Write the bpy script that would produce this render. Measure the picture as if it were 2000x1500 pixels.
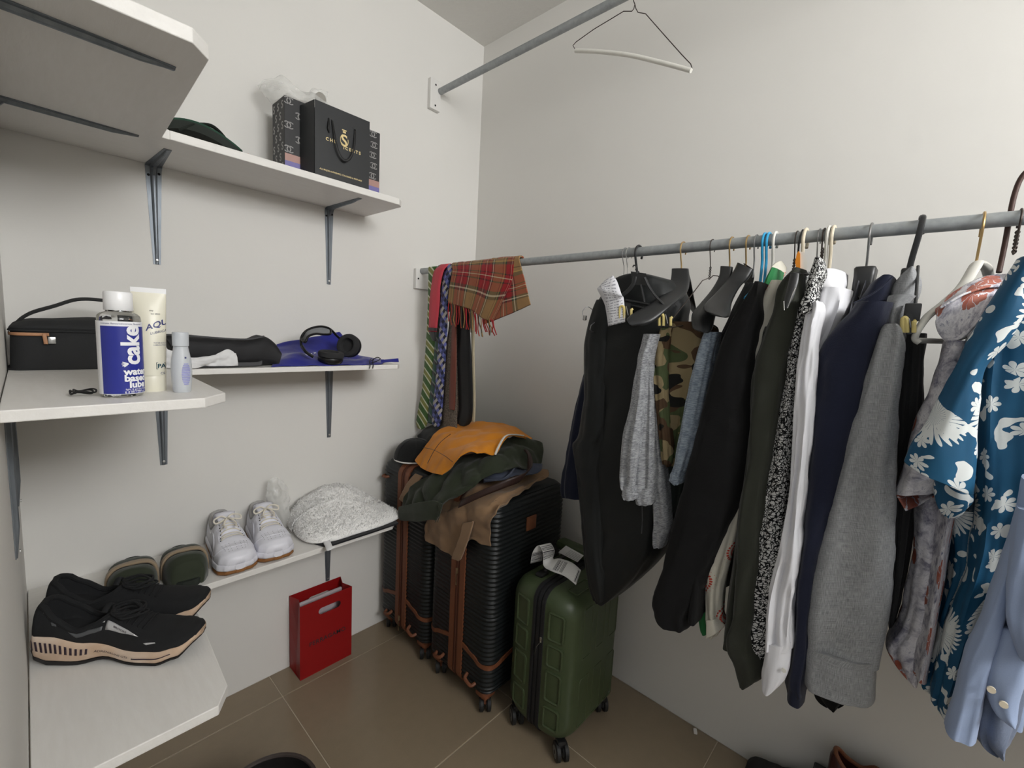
import bpy, bmesh, math, random
from mathutils import Vector, Matrix, noise
random.seed(7)
PI = math.pi
sc = bpy.context.scene
for o in list(bpy.data.objects): bpy.data.objects.remove(o)

# ------------------------------------------------ camera
FPX = 870.82; CX, CY, CZ = -1.5667, -1.7263, 1.38
YAW, PITCH, ROLL = 0.7400, 0.1158, 0.0519
_F = Vector((math.cos(YAW)*math.cos(PITCH), math.sin(YAW)*math.cos(PITCH), -math.sin(PITCH)))
_r = Vector((math.sin(YAW), -math.cos(YAW), 0)); _u = _r.cross(_F)
_R = math.cos(ROLL)*_r + math.sin(ROLL)*_u; _U = -math.sin(ROLL)*_r + math.cos(ROLL)*_u
cam = bpy.data.objects.new('camera', bpy.data.cameras.new('camera'))
sc.collection.objects.link(cam); sc.camera = cam
cam.data.sensor_width = 36; cam.data.lens = FPX/2000*36; cam.data.clip_start = 0.01
cam.matrix_world = Matrix(((_R.x,_U.x,-_F.x,CX),(_R.y,_U.y,-_F.y,CY),(_R.z,_U.z,-_F.z,CZ),(0,0,0,1)))

# ------------------------------------------------ light, world, exposure
def area(name, loc, target, sx, sy, power, col):
    l = bpy.data.lights.new(name, 'AREA'); l.shape = 'RECTANGLE'; l.size = sx; l.size_y = sy
    l.energy = power; l.color = col
    o = bpy.data.objects.new(name, l); sc.collection.objects.link(o); o.location = loc
    o.rotation_euler = (Vector(target)-Vector(loc)).to_track_quat('-Z', 'Y').to_euler(); return o
area('ceiling_lamp', (-1.15, -3.65, 2.45), (-0.75, -0.4, 2.3), 1.5, 0.8, 80, (0.985, 0.99, 1.0))
area('doorway_daylight', (-2.15, -1.95, 1.5), (-0.9, -0.6, 1.0), 0.8, 1.3, 1.2, (0.93, 0.97, 1.0))
w = bpy.data.worlds.new('world'); sc.world = w; w.use_nodes = True
w.node_tree.nodes['Background'].inputs[0].default_value = (0.93, 0.95, 1, 1)
w.node_tree.nodes['Background'].inputs[1].default_value = 0.30
sc.view_settings.view_transform = 'Standard'; sc.view_settings.look = 'None'
sc.view_settings.exposure = 0.0; sc.view_settings.gamma = 1; sc.view_settings.use_curve_mapping = False

# ------------------------------------------------ helpers
def P(px, py, ax, v):
    """point where the view ray of photo pixel meets the real plane ax = v"""
    d = (px-1000)/FPX*_R - (py-750)/FPX*_U + _F; i = 'xyz'.index(ax); C0 = Vector((CX, CY, CZ))
    return C0 + (v-C0[i])/d[i]*d
def lin(c):
    c = c/255; return c/12.92 if c <= .04045 else ((c+.055)/1.055)**2.4
def rgb(*c): return (lin(c[0]), lin(c[1]), lin(c[2]), 1)
MATS = {}
class N:
    """small node-tree helper"""
    def __init__(s, name, rough=.6, metal=0, spec=.5):
        s.m = bpy.data.materials.new(name); s.m.use_nodes = True; s.t = s.m.node_tree
        s.b = s.t.nodes['Principled BSDF']; s.b.inputs['Roughness'].default_value = rough
        s.b.inputs['Metallic'].default_value = metal; s.b.inputs['Specular IOR Level'].default_value = spec
        MATS[name] = s.m
    def n(s, typ, **kw):
        x = s.t.nodes.new(typ)
        for k, v in kw.items():
            if k.startswith('i_'):
                k = k[2:]; k = int(k) if k.isdigit() else k.replace('_', ' ')
                if isinstance(v, bpy.types.NodeSocket): s.t.links.new(v, x.inputs[k])
                else: x.inputs[k].default_value = v
            else: setattr(x, k, v)
        return x
    def math(s, op, a, b=None, c=None):
        x = s.n('ShaderNodeMath', operation=op)
        for i, v in enumerate((a, b, c)):
            if v is None: continue
            if isinstance(v, bpy.types.NodeSocket): s.t.links.new(v, x.inputs[i])
            else: x.inputs[i].default_value = v
        return x.outputs[0]
    def ramp(s, f, stops, const=False):
        r = s.n('ShaderNodeValToRGB'); s.t.links.new(f, r.inputs[0]); e = r.color_ramp.elements
        if const: r.color_ramp.interpolation = 'CONSTANT'
        e[0].position, e[0].color = stops[0]; e[1].position, e[1].color = stops[1]
        for p_, c_ in stops[2:]:
            q = e.new(p_); q.color = c_
        return r.outputs[0]
    def mix(s, f, a, b):
        x = s.n('ShaderNodeMix', data_type='RGBA')
        for i, v in ((0, f), (6, a), (7, b)):
            if isinstance(v, bpy.types.NodeSocket): s.t.links.new(v, x.inputs[i])
            else: x.inputs[i].default_value = v
        return x.outputs[2]
    def coord(s, kind='Object', scale=None):
        c = s.n('ShaderNodeTexCoord').outputs[kind]
        if scale is not None:
            c = s.n('ShaderNodeMapping', i_Vector=c, i_Scale=scale).outputs[0]
        return c
    def noise(s, scale, detail=3, vec=None, rough=.55, out=0):
        return s.n('ShaderNodeTexNoise', i_Vector=vec or s.coord(), i_Scale=scale, i_Detail=detail, i_Roughness=rough).outputs[out]
    def col(s, v):
        if isinstance(v, bpy.types.NodeSocket): s.t.links.new(v, s.b.inputs['Base Color'])
        else: s.b.inputs['Base Color'].default_value = v
        return s
    def bump(s, h, strength=.3, dist=.002):
        x = s.n('ShaderNodeBump', i_Height=h, i_Strength=strength, i_Distance=dist)
        s.t.links.new(x.outputs[0], s.b.inputs['Normal']); return s
def mat(name, c, rough=.6, metal=0, spec=.5, var=.08, nscale=40, bump=.15, bdist=.001, bscale=None):
    if name in MATS: return MATS[name]
    s = N(name, rough, metal, spec); c = rgb(*c)
    f = s.noise(nscale)
    lo = tuple(x*(1-var) for x in c[:3])+(1,); hi = tuple(min(1, x*(1+var)) for x in c[:3])+(1,)
    s.col(s.mix(f, lo, hi))
    if bump: s.bump(s.noise(bscale or nscale*4, 4), bump, bdist)
    return s.m
def fabric(name, c, rough=.85, var=.15, weave=900, bump=.35, sheen=0.15):
    if name in MATS: return MATS[name]
    s = N(name, rough, 0, .25); cc = rgb(*c); uv = s.coord('UV')
    f = s.noise(weave*.5, 2, uv); g = s.noise(12, 3)
    lo = tuple(x*(1-var) for x in cc[:3])+(1,); hi = tuple(min(1, x*(1+var)) for x in cc[:3])+(1,)
    s.col(s.mix(s.math('ADD', s.math('MULTIPLY', f, .6), s.math('MULTIPLY', g, .4)), lo, hi))
    s.bump(s.math('ADD', f, s.math('MULTIPLY', s.noise(30, 3), 1.5)), bump, .0012)
    s.b.inputs['Sheen Weight'].default_value = sheen
    return s.m

class B:
    """mesh buffer: shapes are added, then linked as ONE object"""
    def __init__(s): s.v = []; s.f = []; s.uv = {}
    def add(s, vs, fs, uvs=None):
        k = len(s.v); s.v += [Vector(p) for p in vs]
        s.f += [tuple(i+k for i in f) for f in fs]
        if uvs:
            for i, q in enumerate(uvs): s.uv[i+k] = q
        return s
    def box(s, c, d, rz=0, bev=0, rot=None, seg=2):
        bm = bmesh.new(); bmesh.ops.create_cube(bm, size=1)
        for v in bm.verts: v.co = Vector((v.co.x*d[0], v.co.y*d[1], v.co.z*d[2]))
        if bev: bmesh.ops.bevel(bm, geom=list(bm.edges), offset=bev, segments=seg, affect='EDGES', profile=.5)
        M_ = Matrix.Translation(c) @ (rot.to_4x4() if rot else Matrix.Rotation(rz, 4, 'Z'))
        bm.verts.ensure_lookup_table()
        for i, v in enumerate(bm.verts): v.index = i
        s.add([M_ @ v.co for v in bm.verts], [[v.index for v in f.verts] for f in bm.faces]); bm.free(); return s
    def tube(s, pts, r, n=8, closed=False, sub=0, flat=1.0, cap=True, up=None):
        pts = [Vector(p) for p in pts]
        rs = list(r) if hasattr(r, '__len__') else [r]*len(pts)
        if sub:
            pts, rs = smooth_path(pts, rs, sub, closed)
        m = len(pts); prev = None; rings = []; L = 0; ls = []
        for i in range(m):
            a = pts[(i-1) % m] if (i > 0 or closed) else pts[i]; b = pts[(i+1) % m] if (i < m-1 or closed) else pts[i]
            t = (b-a); t = t.normalized() if t.length > 1e-9 else Vector((0, 0, 1))
            if prev is None:
                ref = Vector(up) if up else (Vector((0, 0, 1)) if abs(t.z) < .9 else Vector((1, 0, 0)))
                nn = (ref - t*ref.dot(t)).normalized()
            else:
                nn = prev - t*prev.dot(t); nn = nn.normalized() if nn.length > 1e-9 else prev
            prev = nn; bb = t.cross(nn)
            rings.append([pts[i] + nn*math.cos(2*PI*k/n)*rs[i]*flat + bb*math.sin(2*PI*k/n)*rs[i] for k in range(n)])
            if i: L += (pts[i]-pts[i-1]).length
            ls.append(L)
        vs = [p for R_ in rings for p in R_]; uvs = [(k/n*2*PI*rs[i], ls[i]) for i in range(m) for k in range(n)]
        fs = [(i*n+k, i*n+(k+1) % n, ((i+1) % m)*n+(k+1) % n, ((i+1) % m)*n+k) for i in range(m if closed else m-1) for k in range(n)]
        if cap and not closed: fs += [tuple(range(n-1, -1, -1)), tuple((m-1)*n+k for k in range(n))]
        return s.add(vs, fs, uvs)
    def lathe(s, prof, n=32, c=(0, 0, 0), axis='z', sx=1, sy=1):
        c = Vector(c); vs = []
        for (r, h) in prof:
            for k in range(n):
                a = 2*PI*k/n; x, y = math.cos(a)*r*sx, math.sin(a)*r*sy
                p = (x, y, h) if axis == 'z' else ((h, x, y) if axis == 'x' else (y, h, x))
                vs.append(c+Vector(p))
        m = len(prof); fs = [(i*n+k, i*n+(k+1) % n, (i+1)*n+(k+1) % n, (i+1)*n+k) for i in range(m-1) for k in range(n)]
        fs += [tuple(range(n-1, -1, -1)), tuple((m-1)*n+k for k in range(n))]
        return s.add(vs, fs, [(k/n, q[1]) for q in prof for k in range(n)])
    def prism(s, poly, z0, z1, fn=None):
        n = len(poly); vs = [Vector((x, y, z0)) for x, y in poly]+[Vector((x, y, z1)) for x, y in poly]
        if fn: vs = [fn(v) for v in vs]
        return s.add(vs, [tuple(range(n-1, -1, -1)), tuple(range(n, 2*n))]+[(i, (i+1) % n, n+(i+1) % n, n+i) for i in range(n)])
    def loft(s, rings, cap=True, uvs=None, closed=True):
        n = len(rings[0]); m = len(rings); vs = [p for r_ in rings for p in r_]
        kk = n if closed else n-1
        fs = [(i*n+k, i*n+(k+1) % n, (i+1)*n+(k+1) % n, (i+1)*n+k) for i in range(m-1) for k in range(kk)]
        if cap: fs += [tuple(range(n-1, -1, -1)), tuple((m-1)*n+k for k in range(n))]
        return s.add(vs, fs, uvs)
    def make(s, name, m, parent=None, smooth=True, ang=40, solid=0, offset=0, label=None):
        me = bpy.data.meshes.new(name); me.from_pydata([tuple(v) for v in s.v], [], s.f)
        if s.uv:
            ul = me.uv_layers.new(name='UVMap')
            for lp in me.loops: ul.data[lp.index].uv = s.uv.get(lp.vertex_index, (0, 0))
        bm = bmesh.new(); bm.from_mesh(me); bmesh.ops.recalc_face_normals(bm, faces=list(bm.faces)); bm.to_mesh(me); bm.free()
        if smooth:
            me.polygons.foreach_set('use_smooth', [True]*len(me.polygons)); me.set_sharp_from_angle(angle=math.radians(ang))
        me.materials.append(m if not isinstance(m, str) else MATS[m])
        o = bpy.data.objects.new(name, me); sc.collection.objects.link(o)
        if solid:
            md = o.modifiers.new('thickness', 'SOLIDIFY'); md.thickness = solid; md.offset = offset
        if parent:
            o.parent = parent; o.matrix_parent_inverse = Matrix.Translation(-loc_of(parent))
        if label: o['label'] = label
        return o
LOC = {}
def loc_of(o):
    v = Vector((0, 0, 0))
    while o: v += Vector(LOC.get(o.name, (0, 0, 0))); o = None
    return v
def thing(name, label, cat, loc=(0, 0, 0), group=None):
    o = bpy.data.objects.new(name, None); sc.collection.objects.link(o); o.location = loc; o.empty_display_size = .05
    LOC[o.name] = tuple(loc); o['label'] = label; o['category'] = cat
    if group: o['group'] = group
    return o
def tag(o, label, cat, group=None):
    o['label'] = label; o['category'] = cat
    if group: o['group'] = group
    return o
def struct(o): o['kind'] = 'structure'; return o
def dup(root, loc=None, rz=None, label=None):
    r = root.copy(); sc.collection.objects.link(r)
    if loc is not None: r.location = loc
    if rz is not None: r.rotation_euler = (0, 0, rz)
    if label: r['label'] = label
    for ch in list(root.children):
        c = ch.copy(); sc.collection.objects.link(c); c.parent = r
        for g in list(ch.children):
            d = g.copy(); sc.collection.objects.link(d); d.parent = c
    return r
def cr(p0, p1, p2, p3, t):
    return .5*((2*p1)+(p2-p0)*t+(2*p0-5*p1+4*p2-p3)*t*t+(3*p1-p0-3*p2+p3)*t*t*t)
def smooth_path(pts, rs, sub, closed=False):
    m = len(pts); o = []; q = []
    for i in range(m if closed else m-1):
        g = (lambda k: k % m) if closed else (lambda k: min(max(k, 0), m-1))
        for j in range(sub):
            t = j/sub; o.append(cr(pts[g(i-1)], pts[g(i)], pts[g(i+1)], pts[g(i+2)], t))
            q.append(rs[i]+(rs[(i+1) % m]-rs[i])*t)
    if not closed: o.append(pts[-1]); q.append(rs[-1])
    return o, q
def resample(rows, n):
    """Catmull-Rom through a list of numeric tuples"""
    m = len(rows); out = []; V = [list(map(float, r)) for r in rows]
    for j in range(n):
        f = j/(n-1)*(m-1); i = min(int(f), m-2); t = f-i
        a, b, c, d = V[max(i-1, 0)], V[i], V[i+1], V[min(i+2, m-1)]
        out.append([cr(a[k], b[k], c[k], d[k], t) for k in range(len(b))])
    return out
def ns(x, y, z=0): return noise.noise(Vector((x, y, z)))

def cloth(name, grid, m, parent=None, n=(40, 40), amp=.006, fr=14, solid=.004, seed=0, ridge=0, label=None, edge=0):
    """cloth sheet through a coarse grid of 3D points, with creases; real thickness"""
    rows = []
    for r in grid:
        r = resample([tuple(p) for p in r], n[0]); rows.append([c for q in r for c in q])
    rows = resample(rows, n[1]); G = [[Vector(r[3*i:3*i+3]) for i in range(n[0])] for r in rows]
    H = []; W_ = n[0]; Hh = n[1]
    for j in range(Hh):
        L = []
        for i in range(W_):
            a = G[j][min(i+1, W_-1)]-G[j][max(i-1, 0)]; b = G[min(j+1, Hh-1)][i]-G[max(j-1, 0)][i]
            nn = a.cross(b); nn = nn.normalized() if nn.length > 1e-9 else Vector((0, 0, 1)); p = G[j][i]
            d = ns(p.x*fr+seed*3.1, p.y*fr, p.z*fr)*1.0 + .5*ns(p.x*fr*2.3, p.y*fr*2.3+seed, p.z*fr*2.3)
            if ridge: d += ridge*(1-2*abs(ns(p.x*fr*.7+seed, p.y*fr*.7-seed, p.z*fr*.7)))
            L.append(p+nn*d*amp)
        H.append(L)
    su = sum((G[Hh//2][i+1]-G[Hh//2][i]).length for i in range(W_-1)); sv = sum((G[j+1][W_//2]-G[j][W_//2]).length for j in range(Hh-1))
    b = B(); b.loft(H, cap=False, closed=False, uvs=[(i/(W_-1)*su, j/(Hh-1)*sv) for j in range(Hh) for i in range(W_)])
    return b.make(name, m, parent, ang=180, solid=solid, label=label)
def pxgrid(rows): return [[P(a, b_, 'x', X) for a, b_, X in r] for r in rows]

def text(body, size, origin, xd, yd, m, parent, name='lettering', off=0.0, ext=.0003, align='LEFT', fn=None, shear=0, sp=1.0, label=None):
    cu = bpy.data.curves.new('txt', 'FONT'); cu.body = body; cu.size = size; cu.align_x = align; cu.offset = off
    cu.extrude = 0 if fn else ext; cu.shear = shear; cu.space_character = sp; cu.resolution_u = 3
    to = bpy.data.objects.new('txt', cu); sc.collection.objects.link(to)
    dg = bpy.context.evaluated_depsgraph_get(); me = bpy.data.meshes.new_from_object(to.evaluated_get(dg))
    bpy.data.objects.remove(to)
    xd = Vector(xd).normalized(); yd = Vector(yd).normalized(); zd = xd.cross(yd); o_ = Vector(origin)
    if fn:
        bm = bmesh.new(); bm.from_mesh(me); x0 = min(v.co.x for v in bm.verts); x1 = max(v.co.x for v in bm.verts); y0 = min(v.co.y for v in bm.verts); y1 = max(v.co.y for v in bm.verts)
        for ax, a_, b__ in ((0, x0, x1), (1, y0, y1)):
            k = a_+.0025
            while k < b__:
                bmesh.ops.bisect_plane(bm, geom=bm.verts[:]+bm.edges[:]+bm.faces[:], plane_co=(k, 0, 0) if ax == 0 else (0, k, 0), plane_no=(1, 0, 0) if ax == 0 else (0, 1, 0)); k += .0025
        bm.to_mesh(me); bm.free()
    vs = [v.co.copy() for v in me.vertices]; fs = [tuple(p.vertices) for p in me.polygons]
    b = B(); b.add([fn(v) if fn else o_+xd*v.x+yd*v.y+zd*v.z for v in vs], fs)
    o = b.make(name, m, parent, smooth=False); return o
# ------------------------------------------------ materials for the setting
s = N('wall_paint', .75, 0, .3); f = s.noise(3, 4); g = s.noise(60, 3)
s.col(s.mix(s.math('MULTIPLY', f, .5), rgb(226, 224, 219), rgb(219, 217, 212))); s.bump(s.math('ADD', s.noise(9, 2), s.math('MULTIPLY', g, .25)), .35, .003)
s = N('ceiling_plaster', .85, 0, .2); s.col(rgb(228, 226, 221)); s.bump(s.noise(45, 6, rough=.7), .9, .006)
s = N('floor_tile', .16, 0, .5); f = s.noise(25, 4); g = s.noise(400, 2)
s.col(s.mix(s.math('ADD', s.math('MULTIPLY', f, .5), s.math('MULTIPLY', g, .5)), rgb(132, 118, 98), rgb(148, 133, 111))); s.bump(s.noise(6, 2), .05, .003)
s.t.links.new(s.math('MULTIPLY_ADD', f, .15, .12), s.b.inputs['Roughness'])
mat('grout', (186, 172, 150), .8); 
s = N('shelf_paint', .42, 0, .4); v = s.coord('Object', (2, 14, 14)); f = s.noise(7, 4, v)
s.col(s.mix(f, rgb(222, 219, 213), rgb(233, 231, 227))); s.bump(s.noise(16, 4, v), .25, .0015)
s = N('shelf_paint_side', .42, 0, .4); v = s.coord('Object', (14, 2, 14)); f = s.noise(7, 4, v)
s.col(s.mix(f, rgb(222, 219, 213), rgb(233, 231, 227))); s.bump(s.noise(16, 4, v), .25, .0015)
s = N('galvanised', .55, .35, .4); f = s.noise(60, 5); s.col(s.mix(f, rgb(134, 139, 140), rgb(182, 186, 187)))
s.bump(s.noise(90, 4), .2, .0008)
s = N('bracket_steel', .48, .7, .5); f = s.noise(80, 4, s.coord('Object', (1, 1, .2))); s.col(s.mix(f, rgb(96, 102, 108), rgb(140, 146, 152)))
mat('dark_hole', (18, 18, 18), .9); mat('white_paint', (224, 222, 218), .5, var=.03)
mat('screw', (190, 190, 188), .35, .8)

H = 2.7365; Y_END = -4.2; WX0 = -1.6
def slab(name, c, d, m): return struct(B().box(c, d).make(name, m, smooth=False))
slab('wall_back', (-.75, .05, H/2), (1.9, .1, H), 'wall_paint')
slab('wall_right', (.05, (Y_END-.0)/2, H/2), (.1, -Y_END+.0, H), 'wall_paint')
slab('wall_left', (WX0-.05, -.715, H/2), (.1, 1.43, H), 'wall_paint')
slab('wall_left', (WX0-.05, -1.93, 2.42), (.1, 1.0, H-2.1), 'wall_paint'); slab('wall_left', (WX0-.05, -3.3, H/2), (.1, 1.8, H), 'wall_paint')
slab('wall_rear', (-.75, Y_END-.05, H/2), (1.9, .1, H), 'wall_paint')
slab('ceiling', (-.75, Y_END/2, H+.04), (1.9, -Y_END+.2, .08), 'ceiling_plaster')
# floor: grout bed and single tiles with recessed joints
flo = slab('floor', (-1.0, Y_END/2, -.05), (2.4, -Y_END+.2, .096), 'grout')
xs = [-2.19, -1.59, -.99, -.39, .0]; ys = [0.0, -.135, -.745, -1.355, -1.965, -2.575, -3.185, -3.795, -4.2]; gp = .0018
tm = None
for i in range(len(xs)-1):
    for j in range(len(ys)-1):
        x0, x1 = xs[i]+gp, xs[i+1]-gp; y1, y0 = ys[j]-gp, ys[j+1]+gp
        dz = (i*7+j*5) % 3*.0002
        B().box(((x0+x1)/2, (y0+y1)/2, -.0045+dz), (x1-x0, y1-y0, .009), bev=.0009, seg=1).make('floor_tile', 'floor_tile', flo, smooth=False)

# ------------------------------------------------ shelves
def board(name, label, poly, ztop, th, m, group=None):
    b = B(); b.prism(poly, ztop-th, ztop)
    o = b.make(name, m, smooth=False)
    md = o.modifiers.new('edge', 'BEVEL'); md.width = .0018; md.segments = 2; md.limit_method = 'ANGLE'
    return tag(o, label, 'shelf', group)
XN = -.612; DN = -.283
for lv, zt, th, words in (('top', 1.834, .022, 'highest'), ('mid', 1.236, .016, 'middle'), ('low', .610, .019, 'lowest')):
    xr = XN if lv != 'mid' else -.605
    # narrow board on the back wall; its joint with the wide board runs slightly slanting
    pn = [(-1.598, -.001), (xr, -.001), (xr, DN+.022), (xr-.022, DN), (-1.298, DN-.004 if lv != 'low' else DN), (-1.534, -.08), (-1.598, -.08)] if lv == 'top' else \
         [(-1.598, -.001), (xr, -.001), (xr, DN+.022), (xr-.022, DN), (-1.296, DN), (-1.598, DN)]
    board('shelf_board', {'top': 'narrow white painted shelf, highest on the back wall, under the black shopping bag',
                          'mid': 'narrow white painted shelf on the back wall under the headphones',
                          'low': 'narrow white painted shelf on the back wall under the white sneakers'}[lv], pn, zt, th, 'shelf_paint')
    ye = {'top': -.815, 'mid': -.800, 'low': -.775}[lv]; xe = {'top': -1.333, 'mid': -1.312, 'low': -1.315}[lv]; ch = {'top': (.03, .035), 'mid': (.045, .05), 'low': (.028, .045)}[lv]
    x2 = {'top': -1.315, 'mid': -1.300, 'low': -1.292}[lv]
    g = .0012
    pw = [(-1.534, -.08-g), (-1.298-g, DN-.006), (x2, DN-.008), (xe, ye+ch[1]), (xe-ch[0], ye), (-1.598, ye), (-1.598, -.08-g)] if lv == 'top' else \
         [(-1.598, DN-g), (x2, DN-g), (xe, ye+ch[1]), (xe-ch[0], ye), (-1.598, ye)]
    board('shelf_board', {'top': 'wide white shelf with a clipped corner, highest on the left wall, seen from below',
                          'mid': 'wide white shelf with a clipped corner under the blue bottle',
                          'low': 'wide white shelf with a clipped corner under the black running shoes'}[lv], pw, zt, th+.002, 'shelf_paint_side')

# ------------------------------------------------ pressed steel shelf brackets (L with a centre rib)
def bracket(name, label, wall, pos, z, arm=.2, leg=.262, wt=.032, flip=False):
    """wall 'b': on the back wall at x=pos; wall 'l': on the left wall at y=pos; z = underside of the shelf"""
    def T(a, d, h):   # a across, d out from the wall, h below the shelf
        return Vector((pos+a, -d, z-h)) if wall == 'b' else Vector((WX0+d, pos+a, z-h))
    base = T(0, 0, 0); t = thing(name, label, 'bracket', tuple(base))
    def strap(path, w0, w1):
        rings = []
        m_ = len(path)
        for i, (d, h, nd, nh) in enumerate(path):
            w_ = w0+(w1-w0)*i/(m_-1); q = .0055*min(1, (m_-1-i)/(m_*.25)+.25); k = min(1, w_/w0)
            pr = [(-w_, 0), (-w_*.45, 0), (-w_*.28, q), (-w_*.12, q*1.25), (w_*.12, q*1.25), (w_*.28, q), (w_*.45, 0), (w_, 0), (w_, -.0016), (-w_, -.0016)]
            rings.append([T(a, d+nd*(b_+.0017), h+nh*(b_+.0017)) for a, b_ in pr])
        return rings
    n = 14; path = []
    for i in range(n): path.append((arm*(1-i/n)+.012, 0, 0, 1)) if False else None
    down = [(0, .014+(leg-.014)*i/n, 1, 0) for i in range(n+1)]
    out = [(.014+(arm-.014)*i/n, 0, 0, 1) for i in range(n+1)]
    bend = [(.004, .004, .7, .7)]
    hw = wt/2
    B().loft(strap(bend+down, hw, hw*.45)).make('wall_leg', 'bracket_steel', t, ang=25)
    B().loft(strap(bend+out, hw, hw*.42)).make('shelf_arm', 'bracket_steel', t, ang=25)
    # diagonal web at the elbow
    q = .03; B().prism([(-.0035, 0), (.0035, 0), (.0035, 1), (-.0035, 1)], 0, 1, fn=lambda v: T(v.x, .002+v.z*q*(1-v.y), .002+v.y*q*1.2)).make('gusset', 'bracket_steel', t, smooth=False)
    for a, h in ((-hw*.62, .03), (hw*.62, .022), (0, leg-.012)):
        b = B(); pr = []
        c = T(a, .0022 if h < .2 else .006, h); ax = Vector((0, -1, 0)) if wall == 'b' else Vector((1, 0, 0)); sd = Vector((1, 0, 0)) if wall == 'b' else Vector((0, 1, 0))
        rr = .0036; ring = lambda k, r_: [c+ax*k+sd*math.cos(2*PI*i/10)*r_+Vector((0, 0, 1))*math.sin(2*PI*i/10)*r_ for i in range(10)]
        b.loft([ring(0, rr), ring(.0012, rr), ring(.0016, rr*.6)])
        b.make('screw_hole' if h < .2 else 'screw', 'dark_hole' if h < .2 else 'screw', t)
    return t
bracket('shelf_bracket', 'steel bracket under the highest back shelf, beside the joint of the wide shelf', 'b', -1.288, 1.812, .2, .285, .040)
bracket('shelf_bracket', 'steel bracket under the highest back shelf, below the black shopping bag', 'b', -.760, 1.812, .235, .285, .034)
bracket('shelf_bracket', 'steel bracket under the middle back shelf, below the headphones', 'b', -.757, 1.220, .2, .30, .034)
bracket('shelf_bracket', 'steel bracket below the wide middle shelf, in front of the back wall', 'b', -1.291, 1.216, .2, .31, .040)
bracket('shelf_bracket', 'steel bracket under the lowest back shelf, above the red bag', 'b', -.760, .590, .2, .285, .036)
bracket('shelf_bracket', 'long steel bracket under the highest left shelf, nearest its clipped corner', 'l', -.70, 1.810, .235, .26, .042)
bracket('shelf_bracket', 'long steel bracket under the highest left shelf, nearest the back wall', 'l', -.252, 1.810, .245, .26, .036)
bracket('shelf_bracket', 'steel bracket on the left wall under the middle shelf, nearest the back wall', 'l', -.245, 1.216, .2, .29, .034)
bracket('shelf_bracket', 'steel bracket on the left wall under the middle shelf, cut by the photo edge', 'l', -.56, 1.216, .2, .29, .036)
bracket('shelf_bracket', 'steel bracket under the lowest left shelf, below the running shoes', 'l', -.5, .590, .2, .26, .036)

# ------------------------------------------------ hanging rails and their wooden blocks
RX, RZ, RR = -.338, 1.632, .0135
UX, UZ = -.2675, 2.4207
b = B(); b.tube([(RX, -.018, RZ), (RX, -1.2, RZ), (RX, Y_END+.05, RZ)], RR, 20); tag(b.make('hanging_rail', 'galvanised'), 'galvanised steel rail carrying all the clothes', 'rail')
b = B(); b.tube([(UX, -.018, UZ), (UX, -1.2, UZ), (UX, Y_END+.05, UZ)], RR, 20); tag(b.make('hanging_rail', 'galvanised'), 'upper grey steel rail with one empty padded hanger', 'rail')
def block(label, x, z, dx, dz, holes):
    t = thing('rail_block', label, 'rail bracket', (x, 0, z))
    B().box((x, -.0105, z), (dx, .019, dz), bev=.0015).make('wood_block', 'white_paint', t, smooth=False)
    for hx, hz in holes: B().lathe([(.0035, 0), (.0035, .001)], 10, (x+hx, -.0212, z+hz), 'z').make('screw_hole', 'dark_hole', t) if False else \
        B().loft([[Vector((x+hx+math.cos(2*PI*i/10)*.004, -.0203-k, z+hz+math.sin(2*PI*i/10)*.004)) for i in range(10)] for k in (0, .0007)]).make('screw_hole', 'dark_hole', t)
block('white wooden block holding the upper rail at the back wall', -.293, 2.398, .055, .125, ((.0, .04), (0, -.045)))
block('white wooden block holding the lower rail behind the ties', RX+.02, 1.597, .105, .088, ((-.04, .0),))
# ------------------------------------------------ suitcases
mat('suit_black', (20, 24, 25), .45, spec=.4, var=.1, nscale=30, bump=.12)
mat('tan_leather', (116, 68, 42), .55, var=.12, nscale=60, bump=.25)
mat('zip_dark', (84, 46, 30), .6); mat('wheel_rubber', (24, 25, 25), .6); mat('wheel_hub', (140, 142, 142), .35, .7)
mat('suit_green', (64, 76, 50), .4, spec=.45, var=.1, nscale=25, bump=.2)
mat('nylon_black', (17, 17, 20), .7, bump=.4, nscale=200); mat('chrome', (190, 190, 188), .25, .95); mat('brass', (150, 130, 100), .35, .8)
mat('black_plastic', (24, 24, 25), .38, spec=.5, var=.05, bump=.05)

def rrect(hx, hy, r, n=8):
    pts = []
    for cx, cy, a0 in ((hx-r, hy-r, 0), (-hx+r, hy-r, PI/2), (-hx+r, -hy+r, PI), (hx-r, -hy+r, 3*PI/2)):
        for k in range(n+1):
            a = a0+PI/2*k/n; pts.append((cx+math.cos(a)*r, cy+math.sin(a)*r))
    return pts
def wheel_pair(t, x, y, sw, R=.026):
    """twin spinner: fork, two tyres with hubs"""
    B().box((x, y, .058), (.034, .03, .022), rz=sw, bev=.004).make('wheel_fork', 'tan_leather' if t.name.startswith('ribbed') else 'black_plastic', t)
    dx = Vector((math.cos(sw), math.sin(sw), 0)); ax = Vector((-dx.y, dx.x, 0)); c0 = Vector((x, y, R+.0005))+dx*.008
    B().tube([Vector((x, y, .055)), c0], .007, 8).make('wheel_stem', 'tan_leather' if t.name.startswith('ribbed') else 'black_plastic', t)
    for sgn in (-1, 1):
        b = B(); c = c0+ax*sgn*.0135
        b.tube([c-ax*.0075, c-ax*.0055, c, c+ax*.0055, c+ax*.0075], [R*.86, R, R, R, R*.86], 24)
        wv = b.make('wheel', 'wheel_rubber', t)
        B().tube([c-ax*.0082, c+ax*.0082], R*.62, 20).make('wheel_hub', 'wheel_hub', wv)
        B().tube([c-ax*.009, c+ax*.009], R*.2, 10).make('axle', 'black_plastic', wv)

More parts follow.
